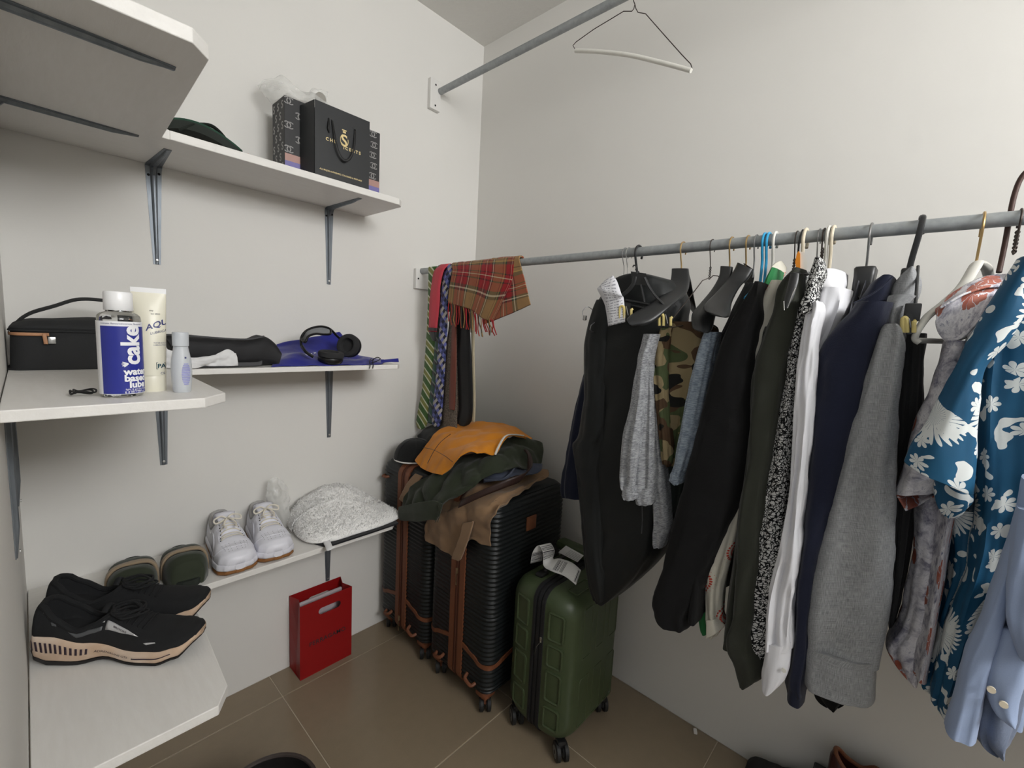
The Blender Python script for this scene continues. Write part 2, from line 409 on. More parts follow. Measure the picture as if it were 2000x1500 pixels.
def shell(cx, cy, hx, hy, z0, z1, r, rib, pitch, rt=.05, a=0):
    """rounded case body; rib>0 gives horizontal ridges"""
    nz = int((z1-z0)/pitch*4); rings = []
    zs = []
    nr = 24 if rib else 9
    for k in range(nr): zs.append(z0+rt*(1-math.cos(PI/2*k/(nr-1))))
    m = int((z1-z0-2*rt)/(pitch/4)); zs += [z0+rt+(z1-z0-2*rt)*k/m for k in range(1, m)]
    for k in range(nr): zs.append(z1-rt+rt*math.sin(PI/2*k/(nr-1)))
    uu = []
    for z in zs:
        d = 0
        if z < z0+rt: q = (z0+rt-z)/rt; d = rt*(1-math.sqrt(max(0, 1-q*q)))
        if z > z1-rt: q = (z-z1+rt)/rt; d = rt*(1-math.sqrt(max(0, 1-q*q)))
        if rib and z0+.02 < z < z1-.01:
            ph = (z-z0)/pitch % 1; d += rib*(1 if ph < .35 else 0 if ph > .5 and ph < .85 else .5)
        rings.append([Vector((cx+x, cy+y, z)) for x, y in rrect(max(hx-d, .01), max(hy-d, .01), max(r-d*.6, .008))])
    return B().loft(rings)

def ribbed_case(label, x0, x1, y0, y1, top, patch=False, band=True):
    cx, cy, hx, hy = (x0+x1)/2, (y0+y1)/2, (x1-x0)/2, (y1-y0)/2; zb = .062
    t = thing('ribbed_suitcase', label, 'suitcase', (cx, cy, 0), 'black ribbed suitcases with tan trim')
    shell(cx, cy, hx, hy, zb, top, .045, .0035, .0165, .05).make('shell', 'suit_black', t, ang=50)
    # tan zip bands round the middle of the narrow side and over the top
    def loop(off, out):
        X0, X1, Z0, Z1, r = x0-out, x1+out, zb-out, top+out, .052
        pts = []
        for c_x, c_z, a0 in ((X0+r, Z0+r, PI), (X1-r, Z0+r, 1.5*PI), (X1-r, Z1-r, 0), (X0+r, Z1-r, PI/2)):
            for k in range(9):
                a = a0+PI/2*k/8; pts.append(Vector((c_x+math.cos(a)*r, cy+off, c_z+math.sin(a)*r)))
        return pts
    for off, wd, m, nm, o_ in ((-.0245, .0125, 'tan_leather', 'tan_band', .0040), (.0245, .0125, 'tan_leather', 'tan_band', .0040), (0, .0125, 'zip_dark', 'zip_tape', .0020)):
        p = loop(off, o_); n = len(p); b = B()
        ins = loop(off, -.004)
        rings = [[p[i]+Vector((0, -wd, 0)), p[i]+Vector((0, wd, 0)), ins[i]+Vector((0, wd, 0)), ins[i]+Vector((0, -wd, 0))] for i in range(n)]
        rings.append(rings[0]); b.loft(rings, cap=False); b.make(nm, m, t, ang=30)
    p = loop(0, .0040); b = B(); b.tube(p, .0016, 6, closed=True); b.make('zip_teeth', 'zip_dark', t)
    # zip pull
    zz = top-.30 if patch else .13
    B().box((x0-.006, cy+.002, zz), (.007, .009, .022), bev=.002).make('zip_slider', 'brass', t)
    B().tube([(x0-.0095, cy+.002, zz-.008), (x0-.0095, cy+.001, zz-.04), (x0-.008, cy+.001, zz-.055)], [.0022, .0016, .003], 6).make('zip_pull', 'brass', t)
    # tan curved trim low on the shell, feet and corner pieces
    zt = zb+.135
    for sgn in (-1, 1):
        pts = []
        for k in range(15):
            q = k/14
            if q < .5: x_ = x0-.0005; y_ = cy+sgn*(.03+(hy-.03)*q*2*.92)
            pts.append((q, 0))
        path = [Vector((x0-.001, cy+sgn*.032, zt+.03)), Vector((x0-.001, cy+sgn*(hy-.075), zt+.012)), Vector((x0-.001, cy+sgn*(hy-.045), zt)), Vector((x0+.012, cy+sgn*(hy-.012), zt-.004)), Vector((x0+.045, cy+sgn*(hy+.001), zt)), Vector((x0+.12, cy+sgn*(hy+.001), zt+.018)), Vector((x0+.2, cy+sgn*(hy+.001), zt+.03))]
        path, _ = smooth_path(path, [0]*len(path), 4)
        b = B(); rings = []
        for i, q in enumerate(path):
            a = path[max(i-1, 0)]; c = path[min(i+1, len(path)-1)]; tn = (c-a).normalized(); out = Vector((tn.y, -tn.x, 0)); out = out.normalized() if out.length > .1 else Vector((-1, 0, 0))
            if out.dot(Vector((-1, sgn, 0))) < 0: out = -out
            rings.append([q-Vector((0, 0, .008))-out*.004, q-Vector((0, 0, .008))+out*.0015, q+Vector((0, 0, .008))+out*.0015, q+Vector((0, 0, .008))-out*.004])
        b.loft(rings); b.make('curved_trim', 'tan_leather', t, ang=30)
        # little grab foot
        B().tube([(x0+.004, cy+sgn*(hy-.105), zb+.065), (x0-.013, cy+sgn*(hy-.1), zb+.055), (x0-.013, cy+sgn*(hy-.07), zb+.045), (x0+.004, cy+sgn*(hy-.062), zb+.05)], .0065, 8, sub=4).make('side_foot', 'tan_leather', t)
        if patch is False: B().tube([(x0+.004, cy+sgn*(hy-.06), top-.075), (x0-.01, cy+sgn*(hy-.055), top-.075), (x0-.01, cy+sgn*(hy-.03), top-.078), (x0+.008, cy+sgn*(hy-.02), top-.078)], .0055, 8, sub=4).make('side_foot', 'tan_leather', t)
        B().box((x0+.04, cy+sgn*(hy-.045), zb+.006), (.055, .055, .022), bev=.008).make('corner_guard', 'tan_leather', t)
    if patch:
        q = P(1038, 1021, 'y', y0-.0015)
        B().box((q.x, y0-.0005, q.z), (.052, .006, .052), bev=.0015).make('leather_patch', 'tan_leather', t, label='square tan leather patch')
    for x_ in (x0+.04, x1-.05):
        for y_ in (y0+.045, y1-.045): wheel_pair(t, x_, y_, -2.25 if y_ < cy or patch else .85)
    return t
ribbed_case('black ribbed suitcase with tan zip, standing nearest the back wall', -.530, -.115, -.372, -.024, .805)
ribbed_case('black ribbed suitcase with tan leather patch, beside the green suitcase', -.530, -.112, -.735, -.388, .80, patch=True)

# green cabin case
t = thing('green_suitcase', 'dark green hard-shell cabin suitcase with airline tags', 'suitcase', (-.33, -.9, 0))
gx0, gx1, gy0, gy1, gt = -.485, -.155, -1.035, -.770, .562
cx, cy, hx, hy = (gx0+gx1)/2, (gy0+gy1)/2, (gx1-gx0)/2, (gy1-gy0)/2; zb = .055
bL, bR = cy+.018, cy-.030     # black zip gusset between
def half(name, ya, yb, sgn):
    """half shell, open towards the gusset, rounded outside"""
    rings = []; D = abs(yb-ya)
    for k in range(13):
        q = k/12; a = q*PI/2; y_ = ya+(yb-ya)*(math.sin(a) if True else q); ins = .055*(1-math.cos(a))**1.2
        rr = .05
        rings.append([Vector((cx+x, y_, (zb+gt)/2+z)) for x, z in rrect(hx-ins, (gt-zb)/2-ins, max(rr, .02), 10)])
    return B().loft(rings).make(name, 'suit_green', t, ang=50)
hl = half('shell', bL, gy1, 1); hr = half('shell', bR, gy0, -1)
b = B(); b.loft([[Vector((cx+x, y_, (zb+gt)/2+z)) for x, z in rrect(hx+o_, (gt-zb)/2+o_, .05, 10)] for y_, o_ in
    ((bR-.002, -.002), (bR+.001, .0025), (bR+.012, .0025), (bR+.014, -.003), (bR+.017, -.003), (bR+.02, .001), (bL-.018, .001), (bL-.015, -.003), (bL-.012, -.003), (bL-.01, .0025), (bL-.001, .0025), (bL+.002, -.002))])
b.make('zip_gusset', 'nylon_black', t, ang=30)
def frame(c, du, dv, hu, hv, r, rad, u_open=False):
    c = Vector(c); du = Vector(du); dv = Vector(dv); pts = [c+du*x+dv*y for x, y in rrect(hu, hv, r, 5)]
    return B().tube(pts, rad, 6, closed=True)
# moulded panels on the narrow side (front half and back half) and on the broad face
zc = (zb+gt)/2
for k, (z_, h_) in enumerate(((.46, .045), (.36, .035), (.255, .05), (.145, .035))):
    for yy, w_, ss in ((bR-.045, .026, -1), (bL+.045, .026, 1)):
        frame((gx0+.0045, yy, z_), (.16, ss, 0), (0, 0, 1), w_, h_, .008, .005).make('moulded_panel', 'suit_green', t)
for x_, w_ in ((gx0+.10, .028), (gx0+.18, .028), (gx0+.26, .028)):
    for z_, h_ in ((.43, .085), (.19, .085)):
        frame((x_, gy0+.003, z_), (1, 0, 0), (0, 0, 1), w_*.9, h_, .01, .005).make('moulded_panel', 'suit_green', t)
for yy in (bR-.055,):
    frame((cx-.05, yy, gt-.002), (1, 0, 0), (0, 1, 0), .05, .018, .006, .003).make('moulded_panel', 'suit_green', t)
# handle, pull rod housing, zip, wheels
B().tube([(cx-.075, bL+.03, gt-.004), (cx-.07, bL+.03, gt+.012), (cx-.03, bL+.03, gt+.022), (cx+.04, bL+.03, gt+.022), (cx+.08, bL+.03, gt+.012), (cx+.085, bL+.03, gt-.004)], .009, 10, sub=4, flat=.6).make('carry_handle', 'black_plastic', t)
B().box((cx-.09, bL+.03, gt+.002), (.04, .03, .014), bev=.004).make('handle_mount', 'black_plastic', t)
B().box((gx1-.05, bL+.035, gt+.02), (.055, .15, .035), bev=.012).make('pull_handle', 'suit_green', t)
B().box((gx0-.004, bR+.006, .40), (.006, .008, .02), bev=.002).make('zip_slider', 'chrome', t)
B().tube([(gx0-.007, bR+.006, .392), (gx0-.010, bR+.016, .375), (gx0-.009, bR+.022, .345), (gx0-.008, bR+.024, .338)], [.002, .0045, .0045, .002], 8, flat=.4).make('zip_pull', 'chrome', t)
B().box((gx0+.012, bR+.004, gt-.03), (.006, .006, .018), bev=.002).make('zip_slider', 'chrome', t)
for x_ in (gx0+.04, gx1-.035):
    for y_ in (gy0+.035, gy1-.035): wheel_pair(t, x_, y_, {1: -2.2, 0: .9}[x_ < cx], .030)

# airline tags looped on the handle
mat('tag_paper', (214, 214, 212), .45, var=.02, bump=0); mat('ink', (40, 40, 44), .6, bump=0)
def ribbon(name, pts, wv, m, parent, th=.0006, sub=6, lab=None):
    """flat strip along pts with half-width vector(s) wv"""
    W_ = wv if isinstance(wv, list) else [wv]*len(pts)
    rows = resample([tuple(p)+tuple(q) for p, q in zip(pts, W_)], (len(pts)-1)*sub+1)
    L = 0; b = B(); vs = []; uv = []; pr = None
    for r in rows:
        p = Vector(r[:3]); q = Vector(r[3:])
        if pr is not None: L += (p-pr).length
        pr = p; vs += [p-q, p-q/3, p+q/3, p+q]; uv += [(-q.length, L), (-q.length/3, L), (q.length/3, L), (q.length, L)]
    n = len(rows); b.add(vs, [(4*i+k, 4*i+k+1, 4*i+k+5, 4*i+k+4) for i in range(n-1) for k in range(3)], uv)
    return b.make(name, m, parent, ang=180, solid=th, label=lab)
def bars_mat(name, sc1, thr):
    s = N(name, .5, 0, .3); uv = s.coord('UV'); x = s.n('ShaderNodeSeparateXYZ', i_Vector=uv)
    bar = s.math('GREATER_THAN', s.noise(sc1, 0, s.n('ShaderNodeCombineXYZ', i_X=0.0, i_Y=x.outputs[1], i_Z=0.0).outputs[0]), .5)
    zone = s.math('GREATER_THAN', s.math('SINE', s.math('MULTIPLY', x.outputs[1], 70)), thr)
    inn = s.math('LESS_THAN', s.math('ABSOLUTE', x.outputs[0]), .019)
    s.col(s.mix(s.math('MULTIPLY', s.math('MULTIPLY', bar, zone), inn), rgb(216, 216, 214), rgb(50, 50, 54))); return s.m
bars_mat('tag_barcode', 600, .1)
t = thing('luggage_tag', 'white barcoded airline tag looped over the green suitcase handle', 'luggage tag', (-.42, -.86, .6))
pts = [P(1047, 1098, 'x', -.40), P(1052, 1075, 'x', -.40), P(1063, 1063, 'x', -.395), P(1072, 1078, 'x', -.40), P(1071, 1098, 'x', -.41), P(1085, 1103, 'x', -.415), P(1110, 1112, 'x', -.42), P(1130, 1128, 'x', -.425)]
pts = [p for p in pts]
wv = [Vector((.016, -.012, .004))]*4+[Vector((.018, -.006, .008)), Vector((.02, 0, .015)), Vector((.019, .0, .016)), Vector((.018, .004, .016))]
ribbon('paper_strip', pts, wv, 'tag_barcode', t)
t = thing('luggage_tag', 'small lined card tag behind the barcoded airline tag', 'luggage tag', (-.35, -.9, .6))
q0, q1, q2, q3 = P(1091, 1079, 'x', -.33), P(1106, 1066, 'x', -.33), P(1140, 1085, 'x', -.34), P(1128, 1098, 'x', -.34)
b = B(); b.loft([[q0, q1, q2, q3], [p+Vector((.0, .0012, .0005)) for p in (q0, q1, q2, q3)]]); b.make('card', 'tag_paper', t, smooth=False)
for k in range(5):
    f_ = .25+.15*k; a = q0.lerp(q1, .15+.16*k).lerp(q3.lerp(q2, .15+.16*k), .3); c = q0.lerp(q1, .15+.16*k).lerp(q3.lerp(q2, .15+.16*k), .95)
    B().tube([a+Vector((-.0006, 0, 0)), c+Vector((-.0006, 0, 0))], .0004, 4).make('printed_line', 'ink', t)

# ------------------------------------------------ red paper bag
mat('bag_red', (142, 14, 16), .45, spec=.4, var=.06, nscale=8, bump=.06); mat('bag_tissue', (196, 186, 190), .7, var=.04)
t = thing('red_paper_bag', 'red paper bag with die-cut handle holes on the floor', 'bag', (-.81, -.06, 0))
X0, X1, Y0, Y1, HB = -.916, -.706, -.106, -.006, .305
def holed(y, th, name):
    """sheet with a rounded slot"""
    cxh, czh, hw, hh = (X0+X1)/2+.012, HB-.052, .045, .0135; b = B(); n = 32; inner = []; outer = []
    for k in range(n):
        a = 2*PI*(k+.5)/n; c_, s_ = math.cos(a), math.sin(a)
        inner.append((cxh+(hw-hh)*(1 if c_ > 0 else -1)+hh*c_, czh+hh*s_))
        sx = ((X1-cxh) if c_ > 0 else (cxh-X0))/abs(c_); sz = ((HB-czh) if s_ > 0 else (czh-.0))/abs(s_); r_ = min(sx, sz)
        outer.append((cxh+c_*r_, czh+s_*r_))
    vs = []
    for yy in (y, y+th):
        vs += [Vector((x, yy, z)) for x, z in inner]+[Vector((x, yy, z)) for x, z in outer]
        vs += [Vector((x, yy, z)) for x, z in ((X0, 0), (X1, 0), (X1, HB), (X0, HB))]
    m_ = 2*n+4; fs = []
    for q in (0, m_):
        for k in range(n):
            k2 = (k+1) % n; fs.append((q+k, q+k2, q+n+k2, q+n+k))
            a, c = outer[k], outer[k2]
            if abs(a[0]-c[0]) > 1e-6 and abs(a[1]-c[1]) > 1e-6:
                xx = X1 if max(a[0], c[0]) > X1-1e-6 else X0; zz = HB if max(a[1], c[1]) > HB-1e-6 else 0
                ci = {(X0, 0): 0, (X1, 0): 1, (X1, HB): 2, (X0, HB): 3}[(xx, zz)]; fs.append((q+n+k, q+n+k2, q+2*n+ci))
    fs += [(k, (k+1) % n, m_+(k+1) % n, m_+k) for k in range(n)]
    for a, c in ((2*n, 2*n+1), (2*n+1, 2*n+2), (2*n+2, 2*n+3), (2*n+3, 2*n)): fs.append((a, c, m_+c, m_+a))
    return B().add(vs, fs).make(name, 'bag_red', t, smooth=False)
holed(Y0, .0012, 'front_panel'); holed(Y1-.0012, .0012, 'back_panel')
for xx, sg in ((X0, 1), (X1, -1)):
    b = B(); ym = (Y0+Y1)/2
    b.loft([[Vector((xx, Y0+.001, z)), Vector((xx+sg*(.004+.012*z/HB), ym, z)), Vector((xx, Y1-.001, z)), Vector((xx+sg*.001, Y1-.002, z)), Vector((xx+sg*(.005+.012*z/HB), ym, z)), Vector((xx+sg*.001, Y0+.002, z))] for z in (0, HB*.3, HB*.6, HB)])
    b.make('side_gusset', 'bag_red', t, smooth=False)
B().box(((X0+X1)/2, (Y0+Y1)/2, .001), (X1-X0-.002, Y1-Y0-.002, .002)).make('base', 'bag_red', t, smooth=False)
ti = B().box(((X0+X1)/2-.0, -.045, .15), (X1-X0-.03, .012, .265), bev=.003).make('tissue', 'bag_tissue', None)
tag(ti, 'pale lilac tissue packet standing inside the red bag', 'tissue packet')
text('FERRAGAMO', .0245, ((X0+X1)/2+.004, Y0-.0005, .125), (1, 0, 0), (0, 0, 1), 'ink', t, align='CENTER', off=.0002, sp=1.05)

# ------------------------------------------------ bin, floor bits
mat('bin_black', (28, 26, 25), .5); mat('bin_rim', (62, 54, 50), .45)
t = thing('waste_bin', 'round dark waste bin, only its rim in view at the bottom edge', 'bin', (-1.236, -.70, 0))
B().lathe([(.085, 0), (.092, .004), (.115, .245), (.108, .245), (.088, .012), (.001, .01)], 40, (-1.236, -.70, 0)).make('bin_body', 'bin_black', t)
b = B(); b.tube([(-1.236+.1125*math.cos(2*PI*k/40), -.70+.1125*math.sin(2*PI*k/40), .247) for k in range(40)], .0055, 8, closed=True); b.make('rim', 'bin_rim', t)
q = P(1360, 1432, 'z', .004)
B().box((-.022, -1.285, .004), (.02, .012, .008), rz=.5, bev=.002).make('x', 'white_paint').name = 'plaster_crumb'
tag(bpy.data.objects['plaster_crumb'], 'small white crumb of plaster at the foot of the right wall', 'debris')
# ------------------------------------------------ things on the highest shelf
ZT, ZM, ZL = 1.834, 1.236, .610
mat('foam_dark', (30, 36, 30), .8, bump=.4, nscale=120); mat('foam_green', (18, 62, 44), .75, bump=.3); mat('orange_tag', (222, 120, 60), .6)
def flip_flop(name, label, loc, rz, L=.26):
    t = thing(name, label, 'flip-flop', (0, 0, 0), 'green flip-flops on the highest shelf')
    def wd(s): return .048*(math.sin(PI*min(max(s, 0), 1))**.35)*(.82+.25*s)
    def zz(s): return .040*math.sin(PI*min(max(s*1.02, 0), 1))   # bowed sole
    for nm, a, b_, m in (('sole', -.006, .016, 'foam_dark'), ('footbed', .016, .021, 'foam_green')):
        rings = []
        for i in range(25):
            s_ = .004+.992*i/24; w_ = max(wd(s_), .004); x = s_*L; z = zz(s_)
            rings.append([Vector((x, -w_, z+a)), Vector((x, 0, z+a)), Vector((x, w_, z+a)), Vector((x, w_, z+b_)), Vector((x, 0, z+b_)), Vector((x, -w_, z+b_))])
        B().loft(rings).make(nm, m, t, ang=60)
    for sg in (-1, 1):
        B().tube([(.10, sg*.044, .028), (.13, sg*.04, .050), (.17, sg*.02, .066), (.20, 0, .05), (.205, 0, .035)], [.006, .008, .007, .005, .004], 8, sub=5, flat=.5).make('strap', 'foam_dark', t)
    B().box((.255, .0, .012), (.012, .03, .006), bev=.002).make('fabric_tag', 'orange_tag', t)
    t.location = loc; t.rotation_euler = (0, 0, rz); return t
flip_flop('flip_flop', 'green and black flip-flop, the whole one on the highest shelf', (-1.345, -.13, ZT+.006), -.30, .245)
flip_flop('flip_flop', 'dark flip-flop mostly hidden behind the wide highest shelf', (-1.585, -.05, ZT+.006), -.12, .235)

# patterned gift box
mat('box_charcoal', (40, 40, 41), .55, var=.08, nscale=300); mat('emblem_grey', (150, 148, 146), .5); mat('print_pink', (176, 138, 128), .5); mat('print_violet', (116, 110, 168), .5)
bx0, bx1, by0, by1, bz = -.985, -.652, -.175, -.075, 2.075
t = thing('gift_box', 'charcoal gift box printed with interlocked grey letters, behind the black bag', 'box', ((bx0+bx1)/2, -.125, ZT))
B().box(((bx0+bx1)/2, (by0+by1)/2, (bz+ZT)/2), (bx1-bx0, by1-by0, bz-ZT), bev=.0015).make('carton', 'box_charcoal', t, smooth=False)
def arc_c(b, c, ux, uz, r, wd, mir, nrm):
    n = 14; rings = []
    for k in range(n+1):
        a = math.radians(42+276*k/n); x = math.cos(a)*(-1 if mir else 1); z = math.sin(a)*.86
        rings.append([c+ux*x*(r+q)+uz*z*(r+q)+nrm*e for q, e in ((-wd, 0), (wd, 0), (wd, .0004), (-wd, .0004))])
    b.loft(rings)
for k, (cx_, cz_) in enumerate([(bx0+.013+.034*(j % 2)+dx, ZT+.085+.036*j) for j in range(5) for dx in (0, .136*.0+.262, .30-.008)] + []):
    if cx_ > bx1-.012 or cz_ > bz-.012: continue
    b = B(); c = Vector((cx_, by0-.0001, cz_)); r_ = .0108
    for sg, mir in ((-1, True), (1, False)): 
        arc_c(b, c+Vector((-.0052 if mir else .0052, 0, 0)), Vector((1, 0, 0)), Vector((0, 0, 1)), r_, .0016, mir, Vector((0, -1, 0)))
    b.make('printed_emblem', 'emblem_grey', t, smooth=False)
for j in range(7):
    for i in range(3):
        yy = by0+.016+.034*i+(.017 if j % 2 else 0); zz = ZT+.03+.031*j
        if yy > by1-.01: continue
        text('S', .033, (bx0-.0004, yy+.008, zz-.009), (0, -1, 0), (0, 0, 1), 'emblem_grey', t, 'printed_emblem', off=.0006)
for x_ in (bx0+.0005, bx1-.0605):
    for z_, h_, m in ((ZT+.005, .02, 'print_pink'), (ZT+.025, .024, 'print_violet'), (ZT+.049, .022, 'print_pink')):
        B().box((x_+.03, by0-.0004, z_+h_/2), (.06, .0008, h_)).make('printed_band', m, t, smooth=False)

# black shopping bag
mat('bag_black', (30, 32, 34), .48, bump=.1, nscale=12, var=.05); mat('gold_print', (226, 205, 150), .35, .3); mat('ribbon_black', (12, 12, 13), .55)
t = thing('shopping_bag', 'black paper shopping bag with gold lettering on the highest shelf', 'bag', (-.825, -.21, ZT))
fx0, fx1, fy, by = -.917, -.729, -.236, -.178; ft = 2.071
def panel(name, pts, th=.0012, m='bag_black'):
    pts = [Vector(p) for p in pts]; n = (pts[1]-pts[0]).cross(pts[2]-pts[1]).normalized()*th
    B().loft([pts, [p+n for p in pts]]).make(name, m, t, smooth=False)
panel('front_panel', [(fx0, fy, ZT), (fx1, fy, ZT), (fx1, fy, ft), (fx0, fy, ft)])
panel('side_gusset', [(fx0, fy+.0015, ZT), (fx0, fy+.0015, ft), (fx0-.02, by, ft-.01), (fx0-.02, by, ZT)])
panel('side_gusset', [(fx1, fy+.0015, ZT), (fx1, fy+.0015, ft), (fx1+.0, by, ft-.01), (fx1+.0, by, ZT)])
panel('back_panel', [(fx0-.019, by-.0015, ZT), (fx1, by-.0015, ZT), (fx1, by-.0015, ft), (fx0-.019, by-.0015, ft-.008)])
panel('base', [(fx0, fy+.002, ZT+.001), (fx1, fy+.002, ZT+.001), (fx1, by-.003, ZT+.001), (fx0-.017, by-.003, ZT+.001)])
yb = fy-.001
text('CHU', .0135, (-.882, yb, 1.962), (1, 0, 0), (0, 0, 1), 'gold_print', t, off=.0005, sp=1.55)
text('ICENTS', .0135, (-.823, yb, 1.953), (1, 0, 0), (0, 0, 1), 'gold_print', t, off=.0005, sp=1.5)
text('S', .052, (-.820, yb, 1.962), (1, 0, 0), (0, 0, 1), 'gold_print', t, 'gold_emblem', off=.0008, align='CENTER')
B().tube([Vector((-.820+.0135*math.cos(a), yb-.0004, 1.980+.019*math.sin(a))) for a in [PI*.62+1.5*PI*k/20 for k in range(21)]], .0012, 6).make('gold_emblem', 'gold_print', t)
B().box((-.820, yb, 2.006), (.010, .001, .006)).box((-.820, yb, 2.012), (.016, .001, .003)).make('gold_emblem', 'gold_print', t, smooth=False)
text('ALL MAJOR AUTHENTIC COLOGNES & PERFUMES', .0066, (-.902, yb, 1.867), (1, 0, 0), (0, 0, 1), 'gold_print', t, off=.0001)
for xh, m_ in ((-.872, 0), (-.79, 0)):
    B().lathe([(.0025, 0), (.0025, .001)], 10, (xh, yb-.0005, 2.03), 'y').make('eyelet', 'ribbon_black', t)
ribbon('ribbon_handle', [Vector((-.862, fy-.002, 2.028)), Vector((-.858, fy-.010, 1.99)), Vector((-.848, fy-.013, 1.94)), Vector((-.828, fy-.013, 1.915)), Vector((-.806, fy-.013, 1.925)), Vector((-.79, fy-.011, 1.965)), Vector((-.783, fy-.002, 2.028))],
       [Vector((.003, 0, -.001)), Vector((.003, .001, 0)), Vector((.003, 0, .001)), Vector((.001, 0, .004)), Vector((-.002, 0, .003)), Vector((-.003, 0, 0)), Vector((-.003, 0, 0))], 'ribbon_black', t, .0008)
B().tube([(-.873, fy-.0035, 2.03), (-.875, fy-.006, 2.0), (-.872, fy-.005, 1.985)], [.002, .0045, .001], 8, sub=4).make('ribbon_end', 'ribbon_black', t)

# clear plastics
def film(name, a, rough=.12, tint=(236, 236, 232)):
    s = N(name, rough, 0, .6); s.col(rgb(*tint)); s.b.inputs['Alpha'].default_value = a
    s.b.inputs['Transmission Weight'].default_value = 0; s.bump(s.noise(60, 3), .5, .002); return s.m
film('clear_film', .32); film('clear_film_thin', .34)
g = pxgrid([[(500, 168, -.99), (520, 152, -.99), (560, 150, -.99), (585, 170, -.98)], [(512, 180, -.98), (530, 165, -.95), (570, 168, -.93), (600, 185, -.93)], [(524, 205, -.99), (545, 192, -.96), (570, 186, -.93), (606, 194, -.92)]])
def pyg(rows): return [[P(a, b_, 'y', Y) for a, b_, Y in r] for r in rows]
g = pyg([[(502, 166, -.06), (522, 150, -.05), (556, 150, -.05), (575, 168, -.06), (600, 178, -.06), (618, 170, -.05), (642, 175, -.05)],
         [(512, 182, -.09), (528, 168, -.11), (560, 172, -.12), (582, 182, -.12), (604, 186, -.11), (620, 184, -.10), (641, 190, -.08)],
         [(530, 204, -.10), (545, 192, -.13), (566, 186, -.15), (588, 190, -.16), (606, 196, -.16), (622, 202, -.15), (640, 208, -.12)]])
o = cloth('plastic_bag', g, MATS['clear_film'], n=(50, 30), amp=.008, fr=22, solid=.0006, ridge=.8)
tag(o, 'crumpled clear plastic bag lying on the charcoal gift box', 'plastic bag')
mat('grey_disc', (150, 146, 138), .5)
c = P(626, 192, 'y', -.10)
o = B().tube([c+Vector((0, .004, 0)), c+Vector((0, -.004, 0))], [.018, .018], 24).make('round_lid', 'grey_disc'); tag(o, 'round grey lid seen through the plastic bag behind the black bag', 'lid')

# ------------------------------------------------ things on the middle shelf
mat('canvas_black', (33, 34, 35), .85, bump=.5, nscale=300); mat('tan_tape', (176, 128, 92), .6)
t = thing('toiletry_bag', 'black fabric toiletry case with tan zip and top handle', 'toiletry bag', (-1.5, -.15, ZM))
tx0, tx1, ty0, ty1 = -1.594, -1.385, -.225, -.07
rings = []
for k, (z, o_) in enumerate(((0, .006), (.004, .001), (.03, .0), (.07, -.002), (.092, -.003), (.094, -.001), (.097, -.001), (.104, -.007), (.112, -.018), (.116, -.035), (.117, -.06))):
    rings.append([Vector(((tx0+tx1)/2+x, (ty0+ty1)/2+y, ZM+z+(.008*ns(x*9, y*9) if z > .1 else 0)+.006*math.sin((x+.1)*14) * (z > .09))) for x, y in rrect((tx1-tx0)/2+o_ if o_ > -.03 else (tx1-tx0)/2+o_, (ty1-ty0)/2+o_, .03 if o_ > -.03 else .012, 8)])
B().loft(rings).make('case_body', 'canvas_black', t, ang=60)
zc_ = ZM+.0905; pts = [Vector(((tx0+tx1)/2+x, (ty0+ty1)/2+y, zc_)) for x, y in rrect((tx1-tx0)/2-.0005, (ty1-ty0)/2-.0005, .032, 8)]
B().tube(pts, .0022, 6, closed=True).make('piping', 'canvas_black', t)
seg = [p for p in pts if p.x < -1.53 and p.y < -.1]; seg.sort(key=lambda p: p.x-p.y*2)
pp = [P(20, 636, 'y', -.19), P(45, 638, 'y', -.226), P(75, 638, 'y', -.2275)]
ribbon('zip_tape', [Vector((-1.5935, -.15, zc_-.008)), Vector((-1.5935, -.19, zc_-.008)), Vector((-1.585, -.217, zc_-.008)), Vector((-1.565, -.2265, zc_-.008)), Vector((-1.53, -.2275, zc_-.008))], Vector((0, 0, .0035)), 'tan_tape', t, .0016)
ribbon('zip_pull', [Vector((-1.538, -.229, zc_-.006)), Vector((-1.537, -.231, zc_-.018)), Vector((-1.536, -.231, zc_-.030))], Vector((.0035, 0, 0)), 'tan_tape', t, .0014)
B().box((-1.526, -.231, zc_-.021), (.013, .0014, .016), bev=.001).make('metal_tab', 'chrome', t)
ribbon('handle_strap', [P(30, 632, 'y', -.15), P(44, 620, 'y', -.15), P(66, 609, 'y', -.15), P(105, 598, 'y', -.15), P(150, 585, 'y', -.15), P(195, 586, 'y', -.15), P(235, 594, 'y', -.15), P(252, 604, 'y', -.15), P(268, 622, 'y', -.15)], Vector((0, .010, .0035)), 'canvas_black', t, .0022)

